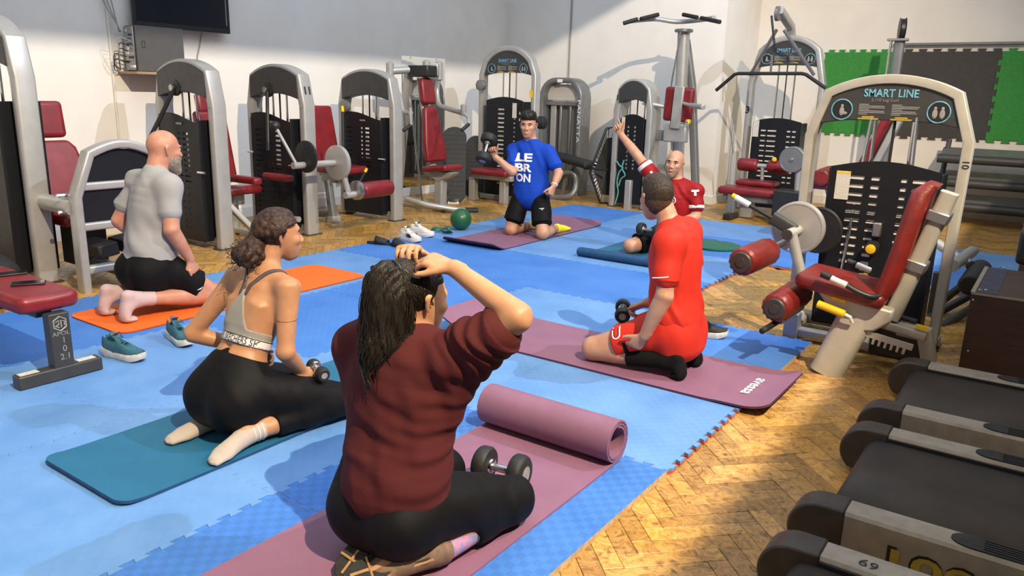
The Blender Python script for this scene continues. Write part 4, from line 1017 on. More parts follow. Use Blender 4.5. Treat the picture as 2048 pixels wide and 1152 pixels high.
# hand grip along the near edge of the seat, yellow lever, far grip
bar('side_handle', [tuple(v) for v in catmull([AY(1645, 549, 4.36), AY(1680, 563, 4.36), AY(1712, 582, 4.36), AY(1745, 594, 4.38), AY(1770, 588, 4.45)], 4)], 0.016, lc, 'black_plastic')
grip('handle_sleeve', AY(1661, 556, 4.355), AY(1694, 571, 4.355), 0.018, lc, 'white_plastic'); grip('handle_tip', AY(1642, 547, 4.36), AY(1662, 556, 4.356), 0.0185, lc)
grip('yellow_lever', AY(1634, 607, 4.40), AY(1690, 629, 4.40), 0.022, lc, 'yellow'); bar('lever_rod', [AY(1690, 629, 4.40), AY(1700, 634, 4.40), AY(1704, 645, 4.42)], 0.010, lc, 'white_plastic')
grip('handle_sleeve', AY(1712, 529, 4.84), AY(1742, 542, 4.84), 0.018, lc, 'white_plastic'); grip('handle_tip', AY(1694, 522, 4.84), AY(1712, 529, 4.84), 0.0185, lc)
grip('adjust_knob', AY(1729, 553, 4.9), AY(1729, 554, 4.86), 0.022, lc, 'yellow')
# swing arm with big cam disc
hubp = Vector((-1.295, 4.78, 0.715))
disc('cam_disc', (-1.305, 5.00, 0.725), (0, -1, 0), 0.165, 0.045, lc, 'silver'); disc('cam_disc', (-1.22, 5.16, 0.70), (0, -1, 0), 0.15, 0.03, lc, 'black_plastic')
MB().cyl((-1.295, 4.74, 0.715), (-1.295, 5.45, 0.715), 0.030, n=18).build('pivot_shaft', 'cream_steel', lc)
MB().cyl((-1.295, 4.745, 0.715), (-1.295, 4.725, 0.715), 0.031, n=18).build('shaft_cap', 'charcoal', lc)
# counter arm from the hub up left with its white sleeve
ca0, ca1 = Vector((-1.295, 4.90, 0.715)), AY(1545, 435, 4.90)
MB().sweep([tuple(ca0), tuple(ca1)], (0, 1, 0), rrect(0.085, 0.05, 0.02)).build('counter_arm', 'charcoal', lc, smooth=35)
bar('counter_rod', [AY(1550, 440, 4.92), AY(1498, 410, 4.92)], 0.014, lc, 'black_plastic'); grip('rod_sleeve', AY(1500, 411, 4.92), AY(1470, 394, 4.92), 0.020, lc, 'white_plastic'); grip('rod_tip', AY(1471, 394, 4.92), AY(1464, 391, 4.92), 0.018, lc, 'yellow')
bar('swing_arm', [(-1.295, 4.82, 0.715), (-1.235, 4.82, 0.55), (-1.175, 4.80, 0.40)], [0.034, 0.032, 0.030], lc, 'silver', 16)
bar('upper_axle', [(-1.39, 4.74, 0.61), (-1.30, 4.82, 0.67)], 0.022, lc, 'cream_steel')
roller('roller', (-1.41, 4.29, 0.60), (-1.39, 4.72, 0.605), 0.083, lc); roller('roller', (-1.195, 4.29, 0.365), (-1.175, 4.72, 0.385), 0.083, lc)
MB().lathe((-1.175, 4.72, 0.385), (0, 1, 0), [(0, 0.035), (0.06, 0.035), (0.10, 0.02), (0.12, 0.02)], 14).build('axle_boss', 'cream_steel', lc)
grip('roller_handle', AY(1523, 663, 4.20), AY(1560, 640, 4.42), 0.017, lc); bar('roller_bracket', [AY(1560, 640, 4.42), AY(1600, 612, 4.74)], 0.028, lc, 'silver')

# ------------------------------------------------------------------ training frame behind the leg curl (round tubing, dark roller)
cf = thing('tube_frame_bench', 'low bench of curved silver tubes with dark roller behind the leg curl', 'gym machine', (-0.55, 6.6, 0))
bar('curved_tube', [tuple(v) for v in catmull([AY(1800, 470, 6.6), AY(1832, 468, 6.55), AY(1850, 490, 6.5), AY(1852, 520, 6.45), AY(1830, 545, 6.4)], 4)], 0.03, cf, 'silver')
bar('curved_tube', [AY(1848, 470, 6.7), AY(1925, 520, 6.5), AY(1940, 530, 6.45)], 0.035, cf, 'silver')
bar('cross_tube', [AY(1905, 532, 6.1), AY(1945, 503, 6.9)], 0.042, cf, 'silver')
bar('frame_tube', [AY(1830, 550, 6.4), AY(1866, 580, 6.3)], 0.03, cf, 'steel')
bar('frame_tube', [AY(1875, 610, 6.3), AY(1935, 562, 6.3)], 0.028, cf, 'charcoal')
roller('roller', AY(1938, 572, 6.05), AY(1962, 537, 6.6), 0.075, cf, 'black_rubber', None, pucker=False)
beam('floor_tube', [AY(1850, 640, 6.2), AY(1960, 580, 6.7)], (0, 0, 1), 0.05, 0.05, cf, 'charcoal'); beam('floor_tube', [AY(1880, 655, 6.0), AY(1970, 600, 6.6)], (0, 0, 1), 0.05, 0.05, cf, 'charcoal')
MB().box((AX(1880, 600, -0.62).x, 6.3, 0.16), (0.06, 0.06, 0.32)).build('leg', 'charcoal', cf, bevel=0.008)
# dark padded stool
st = thing('padded_stool', 'dark padded stool behind the wooden box at the right edge', 'stool', (-0.06, 6.5, 0))
pad('seat', (0.0, 6.5, 0.56), (0.34, 0.36, 0.24), st, 'charcoal', r=0.03)
MB().lathe((0.0, 6.5, 0.68), (0, 0, 1), [(0, 0.155), (0.02, 0.165), (0.035, 0.155), (0.036, 0.001)], 24).build('cushion', 'paper', st)
for dx in (-0.12, 0.12):
    for dy in (-0.13, 0.13): MB().box((0.0+dx, 6.5+dy, 0.22), (0.05, 0.05, 0.44)).build('leg', 'steel', st, bevel=0.006)

# ------------------------------------------------------------------ brown wooden box
wb = thing('wooden_plyo_box', 'dark brown wooden jump box with worn grey edge on the right', 'box', (0.15, 5.35, 0))
bx0, bx1, by0, by1, bz = -0.31, 0.62, 4.98, 5.86, 0.46
b = MB().box(((bx0+bx1)/2, by0+0.009, bz/2), (bx1-bx0, 0.018, bz)); b.build('front_board', 'wood_box', wb, bevel=0.002)
MB().box((bx0+0.009, (by0+by1)/2, bz/2), (0.018, by1-by0-0.036, bz)).build('side_board', 'wood_box', wb, bevel=0.002)
MB().box((bx1-0.009, (by0+by1)/2, bz/2), (0.018, by1-by0-0.036, bz)).build('side_board', 'wood_box', wb, bevel=0.002)
MB().box(((bx0+bx1)/2, by1-0.009, bz/2), (bx1-bx0, 0.018, bz)).build('back_board', 'wood_box', wb, bevel=0.002)
MB().box(((bx0+bx1)/2, (by0+by1)/2, bz+0.009), (bx1-bx0, by1-by0, 0.018)).build('lid', 'wood_box', wb, bevel=0.002)
MB().box((bx0+0.006, (by0+by1)/2, bz+0.0195), (0.022, by1-by0, 0.003)).build('edge_strip', 'rail_silver', wb, smooth=0)
MB().box(((bx0+bx1)/2, by0-0.001, bz+0.012), (bx1-bx0, 0.003, 0.012)).build('edge_strip', 'rail_silver', wb, smooth=0)
mat('tape_blue', (0.035, 0.035, 0.10), 0.45, noise_scale=20, noise_amt=0.3)
MB().box((bx0+0.075, (by0+by1)/2, bz+0.0195), (0.10, by1-by0-0.02, 0.002)).build('tape_strip', 'tape_blue', wb, smooth=0)
for px, py in ((1946, 600), (1936, 702)):
    p = AY(px, py, by0-0.002); MB().ball(p, (0.006, 0.003, 0.006), 8, 5).build('screw', 'chrome', wb)
for px, py in ((1960, 580), (1972, 580), (2000, 534), (2008, 536)):
    p = AZ(px, py, bz+0.02); MB().ball(p, (0.010, 0.010, 0.005), 8, 5).build('screw', 'chrome', wb)

# ------------------------------------------------------------------ treadmills
def treadmill(label, yn, yf, n69=False, txt=False):
    t = thing('treadmill', label, 'treadmill', (0.3, (yn+yf)/2, 0), 'treadmills side by side on the right')
    zt = 0.20; x0, x1 = -0.40, 1.45; rw = 0.105
    for y0, outer in ((yn, -1), (yf, 1)):
        yc = y0+outer*-0.0
        ya, yb = (yc-rw/2, yc+rw/2)
        side = MB().prism([(ya, 0.03), (yb, 0.03), (yb, zt-0.012), (yb-0.006, zt), (ya+0.006, zt), (ya, zt-0.012)], x0, x1, lambda a, b_, c: (c, a, b_)).build('side_rail', 'rail_silver', t, smooth=0)
        # ribbed foot strip, rounded at its start
        pts = [(x0+0.42+0.045*(1-math.cos(math.radians(a))), -0.04*math.cos(math.radians(a)) if False else 0.042*math.sin(math.radians(a-90)) ) for a in range(0, 181, 20)]
        pts = [(x0+0.36-0.06*math.sin(math.radians(a)), -0.042*math.cos(math.radians(a))) for a in range(0, 181, 20)]
        poly = pts+[(x1-0.05, 0.042), (x1-0.05, -0.042)]
        MB().prism(poly, zt, zt+0.005, lambda a, b_, c: (a, yc+b_, c)).build('foot_strip', 'black_rubber', side, smooth=30)
        for q in range(5):
            MB().box(((x0+0.38+x1-0.07)/2, yc-0.028+q*0.014, zt+0.006), (x1-x0-0.47, 0.006, 0.004)).build('strip_rib', 'black_plastic', side, smooth=0)
        # plastic end cap rounding down to the floor
        prof_ = [(x0, 0.02), (x0, zt+0.004)]+[(x0-0.075-0.103*math.sin(math.radians(a)), zt-0.099+0.103*math.cos(math.radians(a))) for a in range(0, 141, 10)]+[(x0-0.12, 0.02)]
        MB().prism(prof_, ya-0.006, yb+0.006, lambda a, b_, c: (a, c, b_)).build('end_cap', 'cap_brown', t, smooth=45, bevel=0.008)
    w_ = yf-yn-rw
    # belt loop over the rear roller
    bp_ = [(x1, zt-0.03), (x0-0.02, zt-0.03)]+[(x0-0.02-0.055*math.sin(math.radians(a)), zt-0.085+0.055*math.cos(math.radians(a))) for a in range(15, 181, 15)]+[(x1, zt-0.14)]
    b = MB(); nb_ = len(bp_)
    for yy in (yn+rw/2+0.012, yf-rw/2-0.012): b.v += [(x, yy, z) for x, z in bp_]
    b.f += [(k, k+1, nb_+k+1, nb_+k) for k in range(nb_-1)]; b.mi = [0]*len(b.f)
    bo = b.build('running_belt', 'belt', t, smooth=50); md = bo.modifiers.new('thick', 'SOLIDIFY'); md.thickness = 0.004; md.offset = -1
    for yy in (yn+rw/2+0.004, yf-rw/2-0.004):
        MB().box(((x0+x1)/2, yy, zt-0.022), (x1-x0, 0.010, 0.016)).build('belt_guide', 'black_plastic', t, smooth=0)
    MB().cyl((x0-0.02, yn+0.03, zt-0.085), (x0-0.02, yf-0.03, zt-0.085), 0.048, n=18).build('rear_roller', 'steel', t)
    # motor cover, uprights and console
    MB().prism([(1.45, 0.02), (1.45, 0.22), (1.55, 0.27), (1.95, 0.24), (2.02, 0.12), (2.02, 0.02)], yn-0.05, yf+0.05, lambda a, b_, c: (a, c, b_)).build('motor_cover', 'charcoal', t, smooth=40, bevel=0.02)
    for yy in (yn, yf):
        beam('upright', [(1.72, yy, 0.20), (1.52, yy, 1.12)], (0, 1, 0), 0.09, 0.06, t, 'rail_silver')
        bar('hand_rail', [(1.52, yy, 1.0), (1.30, yy, 0.98), (1.10, yy, 0.95)], 0.02, t, 'black_rubber')
    MB().box((1.50, (yn+yf)/2, 1.24), (0.10, yf-yn+0.10, 0.36), RY(-24)).build('console', 'charcoal', t, bevel=0.03)
    if n69:
        text_part('lettering', '69', (-0.275, yf-0.005, zt), (-1, 0.15, 0), (-0.15, -1, 0), 0.055, 'print_black', t, off=0.002)
    if txt:
        text_part('lettering', '*1000', (-0.10, yn-rw/2, 0.085), (1, 0, 0), (0, 0, 1), 0.125, 'print_black', t, off=0.0015, width=0.36)
        text_part('lettering', '*1000', (-0.10, yn-rw/2-0.001, 0.085), (1, 0, 0), (0, 0, 1), 0.105, 'print_gold', t, off=0.0025, width=0.335)
treadmill('treadmill with handwritten 69 on its silver rail, nearest the camera', 1.50, 2.245, True)
treadmill('middle treadmill with black and gold lettering on its side rail', 2.56, 3.31, False, True)
treadmill('treadmill farthest from the camera, next to the brown wooden box', 3.62, 4.36)

# ------------------------------------------------------------------ flat bench at the left edge, two phones and a bag
be = thing('flat_bench', 'flat bench with dark red vinyl pad on charcoal steel legs at left edge', 'bench', (-4.4, 1.8, FOAM_Z))
zf = FOAM_Z
cushion('bench_pad', [(-1.0, -0.15), (0.50, -0.15), (0.54, -0.13), (0.55, 0), (0.54, 0.13), (0.50, 0.15), (-1.0, 0.15)], 0.085, lambda a, b_, c: (-4.56+a, 1.735+b_, 0.425+c), be, 'red_vinyl', 0.03)
MB().box((-4.76, 1.735, 0.36), (1.30, 0.08, 0.05)).build('frame_rail', 'charcoal', be, bevel=0.006)
for xx in (-4.02, -5.25):
    MB().box((xx, 1.735, zf+0.035), (0.075, 0.41, 0.07)).build('foot_beam', 'charcoal', be, bevel=0.008)
    MB().box((xx, 1.75, zf+0.205), (0.07, 0.10, 0.29)).build('leg', 'charcoal', be, bevel=0.006)
for yy in (1.59, 1.87): MB().box((-4.02, yy, zf+0.0706), (0.045, 0.09, 0.002)).build('sticker', 'paper', be, smooth=0)
lx = -4.02+0.0355
hexp = [(lx, 1.75+0.034*math.sin(math.radians(a)), 0.320+0.038*math.cos(math.radians(a))) for a in range(0, 360, 60)]
MB().tube(hexp, 0.0045, 4, closed=True).build('logo_ring', 'print_grey', be, smooth=0)
MB().tube([(lx, 1.728, 0.330), (lx, 1.745, 0.338), (lx, 1.745, 0.318), (lx, 1.728, 0.308), (lx, 1.745, 0.301)], 0.004, 4).build('logo_mark', 'print_grey', be, smooth=0)
MB().tube([(lx, 1.755, 0.301), (lx, 1.755, 0.338), (lx, 1.772, 0.330), (lx, 1.772, 0.308)], 0.004, 4).build('logo_mark', 'print_grey', be, smooth=0)
text_part('lettering', 'APOL', (lx-0.001, 1.75, 0.268), (0, 1, 0), (0, 0, 1), 0.03, 'print_grey', be, off=0.002, width=0.085)
for tx, zz in (('1', 0.232), ('0', 0.188), ('2.1', 0.145)):
    text_part('lettering', tx, (lx-0.001, 1.76, zz), (0, 1, 0), (0, 0, 1), 0.045, 'print_grey', be, off=0.002)
def phone(label, c, rz, L=0.15, W=0.072):
    t = thing('smartphone', label, 'phone', c, 'phones left on the bench')
    R_ = RZ(rz)
    MB().box(Vector(c)+Vector((0, 0, 0.005)), (L, W, 0.010), R_).build('case', 'black_plastic', t, bevel=0.004)
    MB().box(Vector(c)+Vector((0, 0, 0.0103)), (L*0.95, W*0.9, 0.001), R_).build('screen', 'tv_screen', t, smooth=0)
zp = 0.4685
p1 = AZ(57, 568, zp); phone('black phone lying flat on the bench, nearer the bench end', (p1.x, p1.y, zp), 62, 0.155, 0.075)
p2 = AZ(20, 549, zp); phone('black phone lying at the picture\'s left edge on the bench', (p2.x, p2.y, zp), 75, 0.16, 0.078)

# ------------------------------------------------------------------ television, computer on a shelf, mirror, wall tiles
tv = thing('television', 'large dark television mounted high on the left wall', 'television', (XL+0.08, 4.95, 2.06))
t0 = AX(268, 40, XL+0.12); t1 = AX(461, 73, XL+0.12)
ty0, ty1, tz0, tz1 = t0.y, t1.y, 2.05, 2.72
MB().box((XL+0.10, (ty0+ty1)/2, (tz0+tz1)/2), (0.05, ty1-ty0, tz1-tz0)).build('casing', 'black_plastic', tv, bevel=0.008)
MB().box((XL+0.1258, (ty0+ty1)/2, (tz0+tz1)/2+0.015), (0.002, ty1-ty0-0.05, tz1-tz0-0.07)).build('screen', 'tv_screen', tv, smooth=0)
MB().box((XL+0.127, ty1-0.045, 2.30), (0.002, 0.012, 0.34)).build('speaker_strip', 'steel', tv, smooth=0)
MB().box((XL+0.041, (ty0+ty1)/2, 2.4), (0.076, 0.3, 0.3)).build('wall_bracket', 'steel', tv, bevel=0.004)
MB().tube([tuple(v) for v in catmull([(XL+0.02, 5.20, 2.05), (XL+0.02, 5.16, 1.9), (XL+0.015, 5.12, 1.75), (XL+0.015, 5.10, 1.5)], 4)], 0.006, 6).build('cable', 'cable_grey', tv)
sh_ = thing('mounted_shelf', 'small wooden wall shelf under the television', 'shelf', (XL+0.2, 4.7, 1.59))
MB().box((XL+0.17, 4.68, 1.60), (0.34, 0.86, 0.024)).build('board', 'wood_shelf', sh_, bevel=0.002)
for yy in (4.35, 5.0): MB().box((XL+0.012, yy, 1.54), (0.02, 0.03, 0.10)).build('bracket', 'trim_paint', sh_, smooth=0)
pc = thing('desktop_computer', 'grey computer tower with exposed rear sockets standing on the wall shelf', 'computer', (XL+0.2, 4.7, 1.612))
q0 = AX(272, 100, XL+0.30); q1 = AX(371, 100, XL+0.30)
MB().box((XL+0.20, (q0.y+q1.y)/2, 1.614+0.215), (0.18, q1.y-q0.y-0.02, 0.43)).build('case', 'pc_grey', pc, bevel=0.004)
MB().box((XL+0.2915, (q0.y+q1.y)/2, 1.614+0.215), (0.004, q1.y-q0.y-0.03, 0.42)).build('side_panel', 'pc_grey', pc, smooth=0)
MB().sweep([(XL+0.294, q0.y+0.07, 1.90), (XL+0.294, q0.y+0.10, 1.90), (XL+0.294, q0.y+0.10, 1.84), (XL+0.294, q0.y+0.07, 1.84)], (1, 0, 0), rrect(0.006, 0.004, 0.001), closed=True).build('panel_latch', 'black_plastic', pc, smooth=0)
MB().box((XL+0.20, q0.y-0.004, 1.614+0.215), (0.16, 0.012, 0.41)).build('rear_plate', 'steel', pc, bevel=0.002)
rp = random.Random(2)
for k in range(9):
    MB().box((XL+0.14+rp.random()*0.12, q0.y-0.016, 1.66+k*0.042), (0.03+rp.random()*0.03, 0.02, 0.022)).build('socket', rp.choice(['white_plastic', 'black_plastic', 'tape_blue', 'chrome']), pc, smooth=0)
for k in range(5):
    a = Vector((XL+0.13+0.03*k, q0.y-0.02, 1.70+0.05*k)); s_ = rp.uniform(0.06, 0.16)
    MB().tube([tuple(v) for v in catmull([a, a+Vector((0, -s_, 0.02)), a+Vector((-0.04, -s_*0.9, -0.08)), Vector((XL+0.1, q0.y-0.06, 1.625))], 4)], 0.005, 5).build('cable', rp.choice(['cable_black', 'cable_grey']), pc)
for k in range(3):
    MB().tube([(XL+0.06+0.02*k, q0.y-0.02, 1.98), (XL+0.05, q0.y-0.06-0.04*k, 2.25), (XL+0.03, q0.y-0.14-0.05*k, 2.7)], 0.006, 5).build('cable', 'cable_grey', pc)
mi = thing('mirror', 'tall frameless mirror fixed on the left wall behind the chest fly machine', 'mirror', (XL, 8.78, 0.12))
MB().box((XL+0.006, 8.78, 1.045), (0.010, 0.94, 1.85)).build('glass', 'mirror_glass', mi, smooth=0)
for yy in (8.5, 9.06):
    for zz in (0.14, 1.95): MB().box((XL+0.012, yy, zz), (0.006, 0.03, 0.03)).build('clip', 'chrome', mi, smooth=0)
# puzzle tiles on the far wall
wt = [(-3.12, -2.13, 'green_foam', 'bright green foam tile on the far wall, left of the grey one'), (-2.13, -0.90, 'grey_foam', 'dark grey foam tile on the far wall between the green ones'), (-0.90, 0.33, 'green_foam', 'green foam tile on the far wall at the picture\'s right edge')]
def zig(a0, a1, fixed, amp, n):
    out = []; p = (a1-a0)/n
    for k in range(n):
        s = amp if k % 2 else -amp
        out += [(a0+k*p-(p*0.1 if k else 0), fixed+s), (a0+(k+1)*p+(p*0.1 if k < n-1 else 0), fixed+s)]
    return out
for x0, x1, m_, lab in wt:
    bot_ = zig(x0, x1, 1.045, 0.018, 14); top_ = zig(x0, x1, 2.215, 0.018, 14)[::-1]
    rgt = [(b_, a) for a, b_ in zig(1.09, 2.17, x1-0.003, 0.018, 14)]; lft = [(b_, a) for a, b_ in zig(1.09, 2.17, x0+0.003, 0.018, 14)][::-1]
    o = MB().prism(bot_+rgt+top_+lft, -0.012, 0.012, lambda a, b_, c: (a, YG-0.013+c, b_)).build('puzzle_foam_tile', m_, None, smooth=0, bevel=0.0)
    tag(o, lab, 'foam tile', 'foam tiles on the far wall')
rail = MB().tube([(-2.2, YG-0.06, 2.29), (4.2, YG-0.06, 2.29)], 0.022, 10).build('steel_rail', 'silver_dark', None); tag(rail, 'long grey steel rail above the wall foam tiles', 'rail')
# three-tier rack with plain grey shelves under the tiles
rk = thing('storage_rack', 'low grey three-tier rack under the green and grey wall tiles', 'rack', (0.4, 11.7, 0))
for k, zz in enumerate((0.20, 0.50, 0.80)):
    MB().prism([(11.50, zz), (11.53, zz-0.015), (11.98, zz+0.14), (11.95, zz+0.155)], -1.35, 2.2, lambda a, b_, c: (c, a, b_)).build('shelf', 'silver_dark', rk, bevel=0.003)
    bar('front_tube', [(-1.35, 11.48, zz+0.03), (2.2, 11.48, zz+0.03)], 0.058, rk, 'charcoal')
for xx in (-1.30, 0.40, 2.1): beam('upright', [(xx, 11.52, 0.0), (xx, 11.98, 1.05)], (1, 0, 0), 0.07, 0.06, rk, 'charcoal')
# slim cable column with a pulley wheel, behind the leg curl tower
cc = thing('cable_column', 'slim grey cable column with black pulley wheel rising behind the leg curl', 'gym machine', (-2.0, 11.3, 0))
ct = AY(1797, 80, 11.3); cbm = AY(1780, 470, 11.3)
beam('column', [(ct.x+0.02, 11.3, 0.0), (ct.x+0.02, 11.3, ct.z)], (0, 1, 0), 0.12, 0.10, cc, 'silver_dark')
MB().cyl((ct.x-0.07, 11.22, 0.1), (ct.x-0.07, 11.22, ct.z), 0.018, n=10).build('guide_rod', 'chrome', cc)
MB().lathe((ct.x-0.01, 11.26, ct.z+0.13), (1, 0.3, 0), [(0, 0.09), (0.005, 0.14), (0.02, 0.125), (0.06, 0.125), (0.075, 0.14), (0.08, 0.09), (0.08, 0.001)], 22).build('pulley', 'black_plastic', cc)
MB().box((ct.x, 11.27, ct.z), (0.24, 0.14, 0.03)).build('top_plate', 'steel', cc, bevel=0.004)
MB().box((ct.x, 11.3, 0.02), (0.5, 0.5, 0.04)).build('base', 'charcoal', cc, bevel=0.005)
sb_ = thing('incline_bench', 'red and silver incline bench pad behind the leg curl head panel', 'bench', (-1.6, 9.0, 0))
i0, i1 = AY(1722, 345, 8.9), AY(1785, 225, 8.9)
bdv = (i1-i0); an = math.degrees(math.atan2(bdv.x, bdv.z))
pad('back_pad', (i0+i1)/2, (0.09, 0.30, bdv.length+0.25), sb_, 'red_vinyl', rot=RY(an))
MB().box((i0+i1)/2+Vector((0.10, 0, -0.02)), (0.07, 0.14, bdv.length+0.15), RY(an)).build('back_post', 'silver', sb_, bevel=0.01)
pad('seat', (i0.x-0.32, 8.9, i0.z-0.18), (0.42, 0.32, 0.09), sb_, 'red_vinyl')
MB().box((i0.x-0.05, 8.9, 0.2), (0.10, 0.10, 0.40)).build('pedestal', 'silver', sb_, bevel=0.01); beam('floor_beam', [(i0.x-0.5, 8.9, 0.04), (i0.x+0.6, 8.9, 0.04)], (0, 1, 0), 0.08, 0.08, sb_, 'silver')
roller('roller', AY(1640, 360, 8.6), AY(1660, 352, 9.1), 0.09, sb_, 'red_vinyl_bright', None)
bar('roller_arm', [AY(1650, 366, 8.85), AY(1665, 420, 8.85), Vector((i0.x-0.30, 8.9, 0.30))], 0.03, sb_, 'silver')
MB().box((-1.95, 8.9, 0.05), (0.12, 0.5, 0.05)).build('foot', 'charcoal', sb_, bevel=0.008)

sb_.location.z += FOAM_Z
# ------------------------------------------------------------------ ball, band, shoes, dumbbells, slippers
BZ = FOAM_Z+0.118
o = MB().ball((-5.32, 6.60, BZ), 0.118, 40, 24).build('medicine_ball', 'ball_green', None, smooth=180); tag(o, 'dark green rubber medicine ball on foam floor edge', 'ball')
bw = MB(); cp = catmull([AZ(862, 462, 0.03), AZ(872, 460, 0.05), AZ(882, 463, 0.035), AZ(890, 459, 0.07), AZ(898, 460, 0.075), AZ(903, 466, 0.04), AZ(893, 467, 0.030), AZ(884, 466, 0.030)], 5)
for k, p in enumerate(cp):
    t_ = cp[min(k+1, len(cp)-1)]-cp[max(k-1, 0)]; s_ = np.array([-t_[1], t_[0], 0]); s_ = s_/(np.linalg.norm(s_)+1e-9)*0.035
    bw.v += [tuple(p-s_*0.5+[0, 0, 0.0]), tuple(p+s_*0.5+[0, 0, 0.035])]
bw.f = [(2*k, 2*k+2, 2*k+3, 2*k+1) for k in range(len(cp)-1)]; bw.mi = [0]*len(bw.f)
o = bw.build('resistance_band', 'band_green', None, smooth=60); md = o.modifiers.new('thick', 'SOLIDIFY'); md.thickness = 0.004; tag(o, 'looped green elastic band lying beside the green ball', 'exercise band')

def dumbbell(label, a, b_, r=0.075, hl=0.075, text=None):
    a, b_ = Vector(a), Vector(b_); d = (b_-a).normalized(); L = (b_-a).length; mid = (a+b_)/2
    t = thing('dumbbell', label, 'dumbbell', (mid.x, mid.y, mid.z-r), 'black rubber dumbbells')
    MB().lathe(a+d*hl*0.8, d, [(0, 0.016), (0.02, 0.014), (L*0.35-hl*0.8, 0.0155), (L*0.65-hl*0.8, 0.0155), (L-hl*1.6-0.02, 0.014), (L-hl*1.6, 0.016)], 14).build('handle', 'steel', t)
    for p, s in ((a, 1), (b_, -1)):
        h = MB().lathe(p, d*s, [(0, 0.001), (0, r*0.80), (0.008, r*0.94), (0.018, r), (hl-0.014, r), (hl-0.004, r*0.9), (hl, r*0.55), (hl, 0.02)], 28).build('head', 'black_rubber', t, smooth=40)
        MB().lathe(p+d*s*hl, d*s, [(0, 0.030), (0.008, 0.028), (0.012, 0.018), (0.012, 0.001)], 14).build('collar', 'chrome', h)
        MB().cyl(p+d*s*0.001, p-d*s*0.001, r*0.45, n=20).build('disc_mark', 'print_grey', h)
    return t
dz = FOAM_Z+0.0085+0.076
d0 = AZ(955, 925, dz); d1 = AZ(1052, 950, dz)
dumbbell('black dumbbell lying on mauve mat beside maroon woman\'s knees', d0, d1, 0.072, 0.06)

